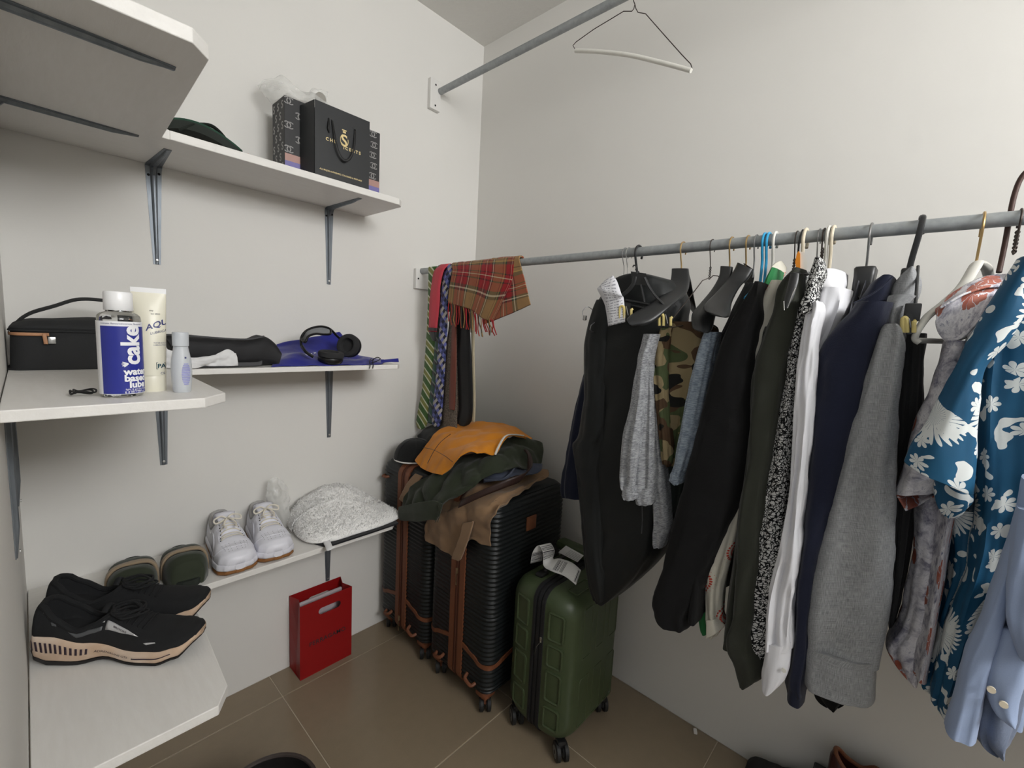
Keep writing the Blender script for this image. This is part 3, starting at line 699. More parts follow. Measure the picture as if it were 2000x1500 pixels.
# blue printed bottle
def glass(name, tint, rough=.08, trans=1.0):
    s = N(name, rough, 0, .5); s.col(rgb(*tint)); s.b.inputs['Transmission Weight'].default_value = trans; s.b.inputs['IOR'].default_value = 1.4; return s.m
glass('clear_plastic', (240, 242, 240), .05); glass('milky_plastic', (232, 236, 240), .35, .45); mat('white_plastic', (238, 238, 238), .3, var=.01, bump=0)
mat('label_blue', (44, 52, 140), .28, var=.05, bump=0); mat('label_white', (238, 238, 240), .35, var=.01, bump=0); mat('gel_cream', (226, 222, 204), .35, var=.02, bump=0); mat('ink_navy', (40, 48, 110), .4, bump=0); mat('ink_teal', (20, 70, 84), .4, bump=0)
BC = Vector((-1.458, -.715, ZM)); BR = .0290; bh = .142
t = thing('gel_bottle', 'clear bottle with blue label and white cap on the wide middle shelf', 'bottle', tuple(BC))
B().lathe([(BR*.8, 0), (BR*.96, .002), (BR, .006), (BR, bh-.012), (BR*.97, bh-.005), (BR*.85, bh-.001), (BR*.6, bh+.002), (.017, bh+.004), (.017, bh+.008)], 48, BC).make('bottle_body', 'clear_plastic', t)
B().lathe([(.0188, bh+.004), (.0195, bh+.005), (.0192, bh+.033), (.018, bh+.035), (.001, bh+.0355)], 40, BC).make('cap', 'white_plastic', t)
va = math.atan2(CY-BC.y, CX-BC.x)         # direction of the viewer side of the label
def cyl(c, r, a0): return lambda v: Vector((c.x+math.cos(a0+v.x/r)*(r+.0006+v.z), c.y+math.sin(a0+v.x/r)*(r+.0006+v.z), c.z+v.y))
def wrap(c, r, a0, x0, x1, z0, z1, name, m, parent, th=.0004, n=24, e=0):
    b = B(); f_ = cyl(c, r, a0); rings = []
    for k in range(n+1):
        x = x0+(x1-x0)*k/n; rings.append([f_(Vector((x, z0, e))), f_(Vector((x, z1, e))), f_(Vector((x, z1, e+th))), f_(Vector((x, z0, e+th)))])
    return b.loft(rings).make(name, m, parent)
wrap(BC, BR, va, -.078, .065, .006, bh-.014, 'white_label', 'label_white', t)
wrap(BC, BR, va, -.026, .052, .007, bh-.022, 'blue_label', 'label_blue', t, e=.0004)
def cyltext(body, size, x, z, m, rot=False, off=.0, align='LEFT', c=BC, r=BR, a0=va, par=None, e=.0011):
    f_ = cyl(c, r, a0)
    fn = (lambda v: f_(Vector((x-v.y, z+v.x, e)))) if rot else (lambda v: f_(Vector((x+v.x, z+v.y, e))))
    return text(body, size, (0, 0, 0), (1, 0, 0), (0, 1, 0), m, par or t, off=off, align=align, fn=fn)
cyltext('cake', .036, .026, .056, 'label_white', rot=True, off=.0012)
cyltext('water', .0155, .003, .0390, 'label_white', off=.0006)
cyltext('based', .0155, .003, .0280, 'label_white', off=.0006)
cyltext('lube', .0155, .009, .0170, 'label_white', off=.0006)
cyltext('light & gel-like feeling', .0042, .004, .0128, 'label_white'); cyltext('lubrication', .0042, .010, .0098, 'label_white'); cyltext('8 fl oz / 237 mL', .0050, .003, .0035+.004, 'label_white')
cyltext('intimate. flavoured', .0038, -.025, bh-.019, 'ink_navy', e=.0006); cyltext('intimate. flavoured', .0038, .004, bh-.019, 'ink_navy', e=.0006)
# little hand mark below the big word
f_ = cyl(BC, BR, va); b = B()
for a_, l_ in ((-.9, .008), (-.45, .010), (0, .010), (.5, .008)):
    p0 = f_(Vector((.0085, .0575, .0016))); p1 = f_(Vector((.0085-.008*math.cos(a_), .0575+l_*.8*math.sin(a_), .0016))); b.tube([p0, p1], [.0012, .0009], 6)
b.make('hand_mark', 'label_white', t)

# squeeze tube standing on its cap
TC = Vector((-1.410, -.668, ZM)); ta = math.atan2(CY-TC.y, CX-TC.x)
t = thing('gel_tube', 'tall translucent cream squeeze tube with navy print, behind the blue bottle', 'tube', tuple(TC))
u_ = Vector((-math.sin(ta), math.cos(ta), 0)); w_ = Vector((math.cos(ta), math.sin(ta), 0))
def ell(z, a, b_, n=36): return [TC+u_*a*math.cos(2*PI*k/n)+w_*b_*math.sin(2*PI*k/n)+Vector((0, 0, z)) for k in range(n)]
B().loft([ell(0, .0205, .0205), ell(.001, .021, .021), ell(.029, .0215, .0215), ell(.030, .021, .021)]).make('cap', 'gel_cream', t)
rings = [ell(.030+.152*q, .0215+.004*q, .0215*(1-q**2.4)+.0012) for q in [k/24 for k in range(25)]]
B().loft(rings).make('tube_body', 'gel_cream', t, ang=60)
B().loft([ell(.180, .0256, .0014), ell(.190, .0258, .0014)]).make('crimp', 'white_plastic', t)
def tubefn(x0, z0, sl=0):
    def fn(v):
        x = x0+v.x; z = z0+v.y+sl*v.x; q = min(max((z-.03)/.152, 0), 1); a = .0215+.004*q; b_ = .0215*(1-q**2.4)+.0012; c_ = max(min(x/a, .98), -.98)
        return TC+u_*a*c_*1+w_*(b_*math.sqrt(1-c_*c_)+.0006)+Vector((0, 0, z))
    return fn
sg_ = 1 if (Vector((_R.x, _R.y, 0))).dot(u_) > 0 else -1
def ttext(body, size, x, z, m, off=0, sl=0):
    f2 = tubefn(0, z, 0); return text(body, size, (0, 0, 0), (1, 0, 0), (0, 1, 0), m, t, off=off, fn=lambda v: f2(Vector((sg_*(x+v.x), v.y+sl*v.x, 0))))
ttext('AQUAGEL', .0150, -.006, .112, 'ink_navy', .0003, .45); ttext('LUBRICATING', .0062, .000, .105, 'ink_navy', 0, .3)
ttext('WATER SOLUBLE', .0030, .004, .0895, 'ink_navy'); ttext('LUBRICATING GEL', .0030, .004, .0855, 'ink_navy'); ttext('PAUX', .0105, .0085, .0445, 'ink_teal', .0003); ttext('CE', .006, .0125, .032, 'ink_navy')
b = B(); fb = tubefn(0, 0); q_ = [(.0072, .0425), (.020, .0425), (.020, .054), (.0072, .054)]
b.tube([fb(Vector((sg_*a, z, 0))) for a, z in q_], .0005, 5, closed=True); b.make('print_frame', 'ink_teal', t)
ttext('exp', .004, .000, .148, 'ink', 0); ttext('lot 2023', .004, .002, .142, 'ink', 0)

# small spray bottle
SC = Vector((-1.372, -.708, ZM)); t = thing('spray_bottle', 'small milky spray bottle with lilac oval print, near the shelf corner', 'bottle', tuple(SC))
B().lathe([(.012, 0), (.0138, .002), (.0155, .02), (.0165, .04), (.0155, .06), (.0128, .076), (.0115, .084), (.0115, .086)], 36, SC).make('bottle_body', 'milky_plastic', t)
B().lathe([(.0122, .0865), (.0126, .088), (.0128, .110), (.0122, .112), (.001, .1122)], 32, SC).make('cap', 'milky_plastic', t)
sa = math.atan2(CY-SC.y, CX-SC.x)+.45; mat('lilac_print', (150, 152, 200), .4, bump=0)
def prof(z): return .0155+.001*math.sin((z-.02)*70) if z < .06 else .0150-(z-.06)*.12
b = B(); vs = []
for k in range(29):
    z = .012+.044*k/28
    if k % 2: continue
    h_ = .0075*math.sqrt(max(0, 1-((z-.034)/.022)**2))
    for m_ in (0,):
        r_ = prof(z)+.0006; n_ = 6
        b.loft([[SC+Vector((math.cos(sa+(h_*(2*j/n_-1))/r_)*r_, math.sin(sa+(h_*(2*j/n_-1))/r_)*r_, z+dz)) for dz in (0, .0022)] for j in range(n_+1)], cap=False, closed=False)
b.make('oval_print', 'lilac_print', t)
B().tube([SC+Vector((math.cos(sa)*.0152, math.sin(sa)*.0152, .064)), SC+Vector((math.cos(sa)*.0150, math.sin(sa)*.0150, .067))], .0014, 6).make('print_mark', 'ink_navy', t)

# black hair tie
q = P(155, 768, 'z', ZM+.004)
pts = [q+Vector((.014*math.cos(a)+.003*math.cos(2*a), .018*math.sin(a), .002+.002*math.sin(3*a))) for a in [2*PI*k/18 for k in range(18)]]
b = B(); b.tube(pts, .0016, 6, closed=True, sub=2); b.tube([p+Vector((.004, -.004, .002)) for p in pts], .0014, 6, closed=True, sub=2)
tag(b.make('hair_tie', 'ribbon_black'), 'thin black hair tie on the shelf left of the blue bottle', 'hair tie')

# black pouch, tissue, blue bag, headphones
mat('mesh_grey', (74, 74, 76), .8, bump=.6, nscale=500)
t = thing('black_pouch', 'limp black pouch with grey mesh underside behind the white tissue', 'pouch', (-1.19, -.2, ZM))
rows = [(318, 655, 360, 715), (360, 656, 370, 716), (420, 661, 430, 717), (480, 664, 480, 717), (518, 657, 508, 716), (540, 670, 530, 712), (549, 690, 545, 704)]
rings = []
R_ = resample([tuple(P(a, b_, 'y', -.245))+tuple(P(c_, d_, 'y', -.262)) for a, b_, c_, d_ in rows], 40)
for i, r in enumerate(R_):
    T_, Bt = Vector(r[:3]), Vector(r[3:]); Bt.z = ZM+.002; s_ = math.sin(PI*min(1, (i+3)/20))**.5 if i < 17 else (1 if i < 30 else max(.15, 1-((i-29)/10)**2)); dpt = .10*s_
    mid = (T_+Bt)/2; h = (T_.z-Bt.z)/2; ring = []
    for k in range(22):
        a = 2*PI*k/22; ca, sa_ = math.cos(a), math.sin(a)
        y = -.255+dpt*.5-dpt*.5*math.copysign(abs(ca)**.6, ca); z = mid.z+h*math.copysign(abs(sa_)**.7, sa_)
        x = mid.x+(T_.x-Bt.x)/2*sa_; d = .004*ns(x*30, y*30, z*30)
        ring.append(Vector((x, y+d, max(ZM+.001, z+d*(sa_ > 0)))))
    rings.append(ring)
B().loft(rings).make('pouch_body', 'nylon_black', t, ang=70)
R2 = resample([tuple(P(a, b_, 'y', -.249)) for a, b_ in ((322, 654), (360, 655), (420, 660), (480, 663), (516, 657))], 24)
B().tube([Vector(r) for r in R2], .0028, 6).make('zip_edge', 'mesh_grey', t)
ribbon('mesh_base', [P(375, 713, 'y', -.266), P(420, 713, 'y', -.267), P(460, 712, 'y', -.267), P(500, 711, 'y', -.264), P(512, 708, 'y', -.26)], Vector((0, 0, .006)), 'mesh_grey', t, .001)
mat('tissue_white', (222, 222, 222), .8, var=.02, bump=.3, nscale=60)
g = pyg([[(316, 678, -.27), (335, 685, -.275), (365, 694, -.275), (400, 697, -.275), (425, 690, -.272), (446, 682, -.27), (462, 690, -.27)],
         [(318, 700, -.275), (340, 702, -.283), (370, 706, -.285), (400, 706, -.285), (425, 700, -.28), (448, 696, -.278), (463, 704, -.276)],
         [(318, 719, -.272), (345, 720, -.277), (372, 719, -.278), (402, 717, -.278), (428, 716, -.278), (450, 715, -.278), (466, 714, -.276)]])
o = cloth('tissue', g, MATS['tissue_white'], n=(60, 30), amp=.006, fr=34, solid=.0008, ridge=1.2); tag(o, 'crumpled white tissue in front of the black pouch', 'tissue')
fabric('nylon_blue', (32, 36, 128), .5, var=.08, weave=600, bump=.25)
t = thing('drawstring_bag', 'royal blue drawstring bag lying flat under the headphones', 'bag', (-.8, -.15, ZM))
g = pyg([[(540, 672, -.02), (580, 663, -.02), (620, 656, -.02), (655, 649, -.02), (668, 652, -.02), (690, 690, -.03), (745, 703, -.06)],
         [(542, 692, -.10), (570, 688, -.10), (610, 690, -.10), (650, 694, -.10), (690, 698, -.10), (725, 703, -.12), (752, 705, -.14)],
         [(535, 704, -.20), (575, 690, -.20), (600, 692, -.20), (640, 700, -.20), (690, 702, -.20), (720, 699, -.20), (750, 706, -.2)],
         [(530, 715, -.268), (570, 717, -.268), (610, 717, -.268), (655, 716, -.268), (700, 714, -.268), (725, 713, -.266), (747, 711, -.264)]])
for r in g:
    for p in r: p.z = max(p.z, ZM+.004)
cloth('bag_cloth', g, MATS['nylon_blue'], t, n=(60, 40), amp=.003, fr=16, solid=.002, ridge=1)
g = pyg([[(744, 703, -.24), (760, 702, -.25), (778, 700, -.26)], [(744, 709, -.25), (760, 707, -.262), (779, 707, -.27)]])
cloth('bag_corner', g, MATS['nylon_blue'], t, n=(12, 8), amp=.001, solid=.002)
for off in (0, 6): B().tube([P(725+off, 700, 'y', -.235), P(722+off, 706, 'y', -.272), P(723+off, 714, 'y', -.288), P(722+off, 720, 'y', -.29)], .0016, 6, sub=4).make('drawcord', 'ribbon_black', t)
B().tube([P(726, 704, 'y', -.272), P(736, 698, 'y', -.262), P(743, 701, 'y', -.265), P(734, 706, 'y', -.272), P(725, 709, 'y', -.276)], .0016, 6, sub=4).make('drawcord', 'ribbon_black', t)
for k in range(3):
    q = P(598+k*8, 694-k*2, 'y', -.205); B().tube([q+Vector((-.004, -.004, .004)), q+Vector((.005, -.004, -.002))], .0008, 5).tube([q+Vector((.004, -.004, .004)), q+Vector((-.003, -.004, -.001))], .0008, 5).make('white_print', 'white_plastic', t)

mat('phone_dark', (34, 34, 35), .35, .5, var=.05, bump=0); mat('phone_cushion', (40, 40, 41), .9, bump=.4, nscale=300); mat('phone_mesh', (122, 124, 126), .8, bump=.4, nscale=400)
t = thing('headphones', 'dark grey over-ear headphones lying on the blue drawstring bag', 'headphones', (-.85, -.2, ZM))
HY = -.2
band = [P(600, 690, 'y', HY-.03), P(590, 678, 'y', HY-.02), P(588, 662, 'y', HY-.01), P(596, 648, 'y', HY), P(612, 640, 'y', HY+.01), P(630, 638, 'y', HY+.02), P(645, 643, 'y', HY+.03), P(658, 656, 'y', HY+.05), P(668, 665, 'y', HY+.06)]
B().tube(band, .0042, 10, sub=6).make('headband', 'phone_dark', t)
b2 = [P(604, 697, 'y', HY-.05), P(597, 686, 'y', HY-.06), P(596, 672, 'y', HY-.065), P(606, 654, 'y', HY-.05), P(620, 651, 'y', HY-.03), P(640, 654, 'y', HY-.01)]
B().tube([band[2], P(596, 668, 'y', HY-.04), P(602, 657, 'y', HY-.035), P(616, 652, 'y', HY-.02), P(632, 653, 'y', HY-.005), P(645, 652, 'y', HY+.01), band[6]], .004, 10, sub=6).make('headband', 'phone_dark', t)
cloth('headband_mesh', pyg([[(590, 668, HY-.01), (597, 649, HY), (612, 641, HY+.01), (630, 639, HY+.02), (645, 644, HY+.03)], [(596, 668, HY-.038), (602, 657, HY-.035), (616, 652, HY-.02), (632, 653, HY-.005), (643, 651, HY+.01)]]), MATS['phone_mesh'], t, n=(24, 8), amp=0, solid=.002)
B().tube([P(590, 676, 'y', HY-.02), P(598, 688, 'y', HY-.05), P(612, 697, 'y', HY-.06)], .005, 8, sub=4).make('slider_arm', 'phone_dark', t)
def cup(c, ax, R0, name_l):
    ax = Vector(ax).normalized(); e1 = ax.cross(Vector((0, 0, 1))); e1 = e1.normalized() if e1.length > .1 else Vector((1, 0, 0)); e2 = ax.cross(e1)
    def ring(h, r, q=1.0): return [c+ax*h+e1*math.cos(2*PI*k/28)*r*q*1.0+e2*math.sin(2*PI*k/28)*r for k in range(28)]
    B().loft([ring(-.020, R0*.55), ring(-.018, R0*.8), ring(-.012, R0*.96), ring(-.002, R0), ring(.001, R0*.96)]).make('ear_cup', 'phone_dark', t, label=None)
    B().loft([ring(.001, R0*.9), ring(.004, R0*1.0), ring(.012, R0*1.03), ring(.019, R0*.97), ring(.022, R0*.82), ring(.020, R0*.62), ring(.006, R0*.55), ring(.006, R0*.05)]).make('ear_cushion', 'phone_cushion', t)
q1 = P(646, 692, 'y', HY-.045); q1.z = ZM+.026
cup(q1, (.05, -.1, 1), .041, 0)
q2 = P(683, 676, 'y', HY+.02); cup(q2, (-.8, -.5, .22), .042, 1)

# ------------------------------------------------ shoes
def shoe(name, label, L, W, prm, mats, cat='shoe', group=None):
    t = thing(name, label, cat, (0, 0, 0), group)
    def itp(tab, s):
        for (a, va_), (b_, vb) in zip(tab, tab[1:]):
            if s <= b_: q = (s-a)/(b_-a); q = q*q*(3-2*q); return va_+(vb-va_)*q
        return tab[-1][1]
    wid = lambda s: W*itp(prm['w'], s); zb_ = lambda s: itp(prm['zb'], s); zs = lambda s: itp(prm['zs'], s); hh = lambda s: itp(prm['h'], s); yc = lambda s: prm.get('bend', 0)*math.sin(PI*s)
    NS = 44; S = [0.5-.5*math.cos(PI*k/(NS-1)) for k in range(NS)]
    def solering(s, a, b_, e=0):
        w_ = max(wid(s)+e, .002); z0 = zb_(s)+(zs(s)-zb_(s))*a; z1 = zb_(s)+(zs(s)-zb_(s))*b_; r = min(.006, (z1-z0)/2.2); x = s*L
        pr = [(-w_+r, z0), (0, z0), (w_-r, z0), (w_-r*.2, z0+r*.5), (w_, z0+r), (w_+prm.get('flare', 0)*.4, (z0+z1)/2), (w_-.001, z1-r*.3), (w_-r*.5, z1), (0, z1), (-w_+r*.5, z1), (-w_+.001, z1-r*.3), (-w_-prm.get('flare', 0)*.4, (z0+z1)/2), (-w_, z0+r), (-w_+r*.2, z0+r*.5)]
        return [Vector((x, y+yc(s), z)) for y, z in pr]
    so = prm['split']
    B().loft([solering(s, 0, so, -.001) for s in S]).make('outsole', mats['out'], t, ang=50)
    B().loft([solering(s, so, 1) for s in S]).make('midsole', mats['mid'], t, ang=50)
    def surf(s, tt, off=0):
        w_ = max(wid(s)-.004, .002)*prm.get('uw', 1)+off; ph = tt*PI/2; sn = math.sin(ph); cs = max(math.cos(ph), 0); z0 = zs(s)-.004
        y = w_*math.copysign(abs(sn)**.75, sn); z = z0+(hh(s)+off)*cs**.62
        # narrower towards the instep top
        y *= 1-prm.get('nar', .25)*cs*min(1, hh(s)/.08)
        return Vector((s*L, y+yc(s), z))
    TT = [-1+2*k/40 for k in range(41)]; o0, o1 = prm['open']
    rings = []; SS = sorted(set([round(.012+.976*k/60, 4) for k in range(61)]+[o0, o0+.012, o1, o1-.012]))
    for s in SS:
        ring = []
        for tt in TT:
            p = surf(s, tt); f_ = 0
            if o0 < s < o1:
                q = (s-o0)/(o1-o0); tm_ = .62*math.sin(PI*min(1, q*1.0+.02))**.45
                f_ = min(1, max(0, (tm_-abs(tt))/.14))
            if f_ > 0:
                zi = zs(s)+.004; p = Vector((p.x, p.y*(1-.12*f_), p.z+(zi-p.z)*(f_*f_*(3-2*f_))))
            ring.append(p)
        rings.append(ring)
    e_ = rings[-1]; rings.append([Vector((p.x+.002, p.y*.5, min(p.z, zs(.99)-.002))) for p in e_]); e_ = rings[0]; rings.insert(0, [Vector((p.x-.001, p.y*.6, min(p.z, zs(.01)-.002))) for p in e_])
    b = B(); b.loft(rings, cap=False, closed=False)
    up = b.make('upper', mats['up'], t, ang=70, solid=.0012)
    # padded collar
    col = []; 
    for k in range(36):
        a = 2*PI*k/36; q = .5-.5*math.cos(a); s = o0+.006+(o1-o0-.012)*q
        tm_ = .62*math.sin(PI*min(1, q+.02))**.45; p = surf(s, math.copysign(min(tm_, .6), math.sin(a)) if 0 < k < 35 else 0); col.append(p)
    B().tube(col, prm.get('collar', .0045), 8, closed=True).make('collar', mats['col'], t)
    return t, surf, zs, zb_, wid, yc, hh
def patch_on(t, f, poly, m, name, n=10):
    """small decal: quad (four param corners) gridded on a surface function"""
    a, b_, c, d = [Vector((p[0], p[1], 0)) for p in poly]; bb = B(); H_ = []
    for j in range(4):
        H_.append([f(*(a.lerp(b_, i/n)).lerp(d.lerp(c, i/n), j/3)[:2]) for i in range(n+1)])
    bb.loft(H_, cap=False, closed=False); return bb.make(name, m, t, solid=.0005)
mat('knit_black', (20, 21, 23), .9, bump=.7, nscale=400, var=.2); mat('foam_cream', (206, 188, 168), .65, var=.06, nscale=14, bump=.3)
s = N('dirty_foam', .7, 0, .3); f = s.noise(10, 5); g_ = s.noise(40, 4)
s.col(s.mix(s.ramp(f, [(.38, (0, 0, 0, 1)), (.62, (1, 1, 1, 1))]), rgb(222, 206, 190), s.mix(g_, rgb(176, 140, 108), rgb(214, 194, 174)))); s.bump(g_, .3, .001)
mat('rubber_black', (26, 24, 24), .7); mat('silver_print', (205, 205, 206), .3, .4); mat('print_dark', (46, 30, 44), .5); mat('grey_print', (88, 90, 92), .5, .2)
run = dict(w=[(0, .22), (.02, .50), (.07, .72), (.22, .76), (.45, .68), (.70, .96), (.80, 1.0), (.90, .90), (.96, .70), (.985, .48), (1, .16)],
           zb=[(0, .040), (.05, .016), (.14, .003), (.3, .0), (.45, .009), (.60, .002), (.78, .001), (.9, .012), (1, .038)],
           zs=[(0, .052), (.05, .072), (.15, .070), (.35, .050), (.6, .034), (.8, .034), (.92, .040), (1, .052)],
           h=[(0, .02), (.02, .045), (.05, .064), (.10, .066), (.16, .050), (.28, .034), (.38, .046), (.47, .060), (.58, .056), (.70, .044), (.85, .034), (.94, .026), (.98, .016), (1, .006)],
           open=(.055, .47), split=.16, flare=.002, bend=.004, collar=.006, nar=.22, uw=1.0)
def running_shoe(label, loc, rz, detail=True, tilt=0):
    t, surf, zs, zb_, wid, yc, hh = shoe('running_shoe', label, .335, .056, run, dict(out='rubber_black', mid='dirty_foam', up='knit_black', col='knit_black'), 'shoe', 'black running shoes on the lowest shelf')
    rnd = random.Random(3)
    # heaped round laces
    for k in range(6):
        s0 = .50+.035*k
        B().tube([surf(s0, -.34, .002), surf(s0+.01, -.12, .0045), surf(s0+.004, .12, .0045), surf(s0-.004, .34, .002)], .0022, 7, sub=5, flat=.6).make('lace', 'knit_black', t)
    for k in range(5):
        c = surf(.53+.03*rnd.random(), -.1+.2*rnd.random(), .006); pts = []
        for j in range(7):
            a = 2*PI*j/7+k; pts.append(c+Vector((math.cos(a)*.030*(.6+.6*rnd.random()), math.sin(a)*.026*(.6+.6*rnd.random()), .002+.010*rnd.random())))
        B().tube(pts, .0024, 7, closed=True, sub=5).make('lace', 'knit_black', t)
    B().tube([surf(.43, -.2, .004)+Vector((-.004, 0, .006)), surf(.44, 0, .006)+Vector((-.006, 0, .012)), surf(.43, .2, .004)+Vector((-.004, 0, .006))], .007, 8, sub=5, flat=.5).make('tongue', 'knit_black', t)
    if detail:
        F_ = lambda s, tt: surf(s, tt, .0012)
        patch_on(t, F_, [(.375, -.40), (.44, -.43), (.44, -.49), (.43, -.47)], 'silver_print', 'side_mark')
        patch_on(t, F_, [(.455, -.43), (.56, -.50), (.67, -.62), (.455, -.72)], 'silver_print', 'side_mark')
        patch_on(t, F_, [(.25, -.72), (.435, -.60), (.435, -.73), (.30, -.86)], 'grey_print', 'side_mark')
        patch_on(t, F_, [(.71, -.80), (.78, -.72), (.785, -.75), (.73, -.84)], 'silver_print', 'side_mark')
        patch_on(t, F_, [(.10, -.50), (.125, -.52), (.13, -.57), (.105, -.55)], 'silver_print', 'side_mark')
        patch_on(t, F_, [(.155, -.66), (.185, -.68), (.19, -.75), (.165, -.76)], 'grey_print', 'side_mark')
        text('BROOKS', .0085, (0, 0, 0), (1, 0, 0), (0, 1, 0), 'print_dark', t, fn=lambda v: surf(.500+v.x/.335*.9, -.60+v.y*9-v.x*1.3, .0022), off=.0001)
        def side(s, q, o=.0016):
            return Vector((s*.335, -(wid(s)+o)+yc(s), zb_(s)+(zs(s)-zb_(s))*q))
        for k in range(12):
            s0 = .055+.027*k; h0 = .60-.0*k; sl = -.012+.002*k
            patch_on(t, lambda s, q: side(s, q), [(s0, .50), (s0+.012, .50), (s0+.012+sl*.5, .86-.008*k), (s0+sl*.5, .86-.008*k)], 'print_dark', 'vent_slot', 3)
        text('ADRENALINE GTS', .0090, (0, 0, 0), (1, 0, 0), (0, 1, 0), 'print_dark', t, fn=lambda v: side(.40+v.x/.335, .56+v.y*22, .0016), shear=.3, sp=1.0)
        patch_on(t, lambda s, q: side(s, q), [(.645, .52), (.88, .60), (.88, .66), (.645, .60)], 'print_dark', 'side_line', 10)
    t.location = loc; t.rotation_euler = (tilt, 0, rz); return t
running_shoe('black running shoe with dirty cream sole, nearest and against the left wall', (-1.582, -.360, ZL), -.69)
running_shoe('black running shoe lying behind the nearer one, only its toe clear', (-1.565, -.262, ZL), -.53, detail=False)

mat('leather_white', (226, 226, 234), .42, var=.02, bump=.12, nscale=60); mat('gum_rubber', (142, 96, 52), .6, var=.1); mat('lace_cream', (226, 220, 206), .85, bump=.4, nscale=300); mat('lining_grey', (170, 168, 166), .9)
sn = dict(w=[(0, .20), (.03, .55), (.09, .72), (.3, .76), (.5, .82), (.75, 1.0), (.88, .94), (.96, .68), (1, .22)],
          zb=[(0, .006), (.08, .0), (.8, .0), (.93, .003), (1, .010)],
          zs=[(0, .038), (.3, .036), (.7, .034), (1, .036)],
          h=[(0, .04), (.02, .070), (.06, .080), (.15, .072), (.26, .066), (.36, .082), (.44, .088), (.52, .078), (.66, .058), (.80, .046), (.92, .038), (.98, .026), (1, .010)],
          open=(.04, .40), split=.36, flare=.0, bend=.0, collar=.0055, nar=.16, uw=1.0)
def sneaker(label, loc, rz, sd):
    t, surf, zs, zb_, wid, yc, hh = shoe('white_sneaker', label, .285, .0595, sn, dict(out='gum_rubber', mid='leather_white', up='leather_white', col='lining_grey'), 'shoe', 'white sneakers on the lowest shelf')
    rnd = random.Random(sd); L = .285
    for k in range(6):
        s0 = .47+.042*k; dw = .30+.01*k
        B().tube([surf(s0, -dw, .001), surf(s0-.006, -dw*.5, .0038), surf(s0-.008, 0, .0045), surf(s0-.006, dw*.5, .0038), surf(s0, dw, .001)], .0032, 8, sub=4, flat=.45, up=(0, 0, 1)).make('lace', 'lace_cream', t)
        for sg in (-1, 1):
            B().tube([surf(s0, sg*(dw+.02), .0), surf(s0, sg*(dw+.02), .0016)], .0022, 8).make('eyelet', 'dark_hole', t)
    for sg in (-1, 1):
        c = surf(.45, 0, .006)
        B().tube([c, c+Vector((-.006, sg*.016, .008)), c+Vector((.004, sg*.036, .004)), c+Vector((.016, sg*.034, -.004)), c+Vector((.012, sg*.014, 0)), c], .0027, 8, sub=6).make('lace_bow', 'lace_cream', t)
        B().tube([c, c+Vector((.016, sg*.006, .004)), c+Vector((.038, sg*.016, -.004)), c+Vector((.055, sg*.013, -.010))], .0026, 8, sub=6).make('lace_end', 'lace_cream', t)
    # tongue
    rings = []
    for s0, e in ((.60, .0), (.50, .0015), (.42, .004), (.37, .010), (.345, .018)):
        rings.append([surf(s0, -.30+.60*k/10, e)+Vector((0, 0, .006*(s0 < .4))) for k in range(11)])
    b = B(); b.loft(rings, cap=False, closed=False); b.make('tongue', 'leather_white', t, solid=.005)
    # overlay seams: toe cap line, eyestay, foxing line
    for off, rr in ((.0006, .0011),):
        B().tube([surf(.74+.10*(1-abs(x))**.5-.0, x*.92, off) for x in [-1+2*k/20 for k in range(21)]], rr, 5).make('toe_seam', 'leather_white', t)
        for sg in (-1, 1):
            B().tube([surf(s0, sg*tt, off) for s0, tt in ((.40, .55), (.5, .50), (.6, .48), (.68, .46), (.735, .36), (.75, .15))], rr, 5, sub=4).make('eyestay_seam', 'leather_white', t)
            B().tube([surf(s0, sg*tt, off) for s0, tt in ((.12, .72), (.3, .78), (.45, .72), (.62, .80), (.72, .92))], rr*1.2, 5, sub=4).make('side_seam', 'leather_white', t)
    b = B()
    for i in range(6):
        for j in range(-3, 4):
            s0 = .765+.031*i; tt = j*.125*(1-.02*i)
            if abs(j) == 3 and i > 3: continue
            if i > 4: continue
            b.tube([surf(s0, tt, .0), surf(s0, tt, .0013)], .0008, 6)
    o = b.make('perforations', 'dark_hole', t); o['kind'] = 'stuff'
    t.location = loc; t.rotation_euler = (0, 0, rz); return t
sneaker('white leather sneaker with gum sole, beside the olive slides', (-1.149, -.006, ZL), -PI/2-.05, 1)
sneaker('white leather sneaker with gum sole, beside the white fleece', (-1.026, -.004, ZL), -PI/2-.10, 5)

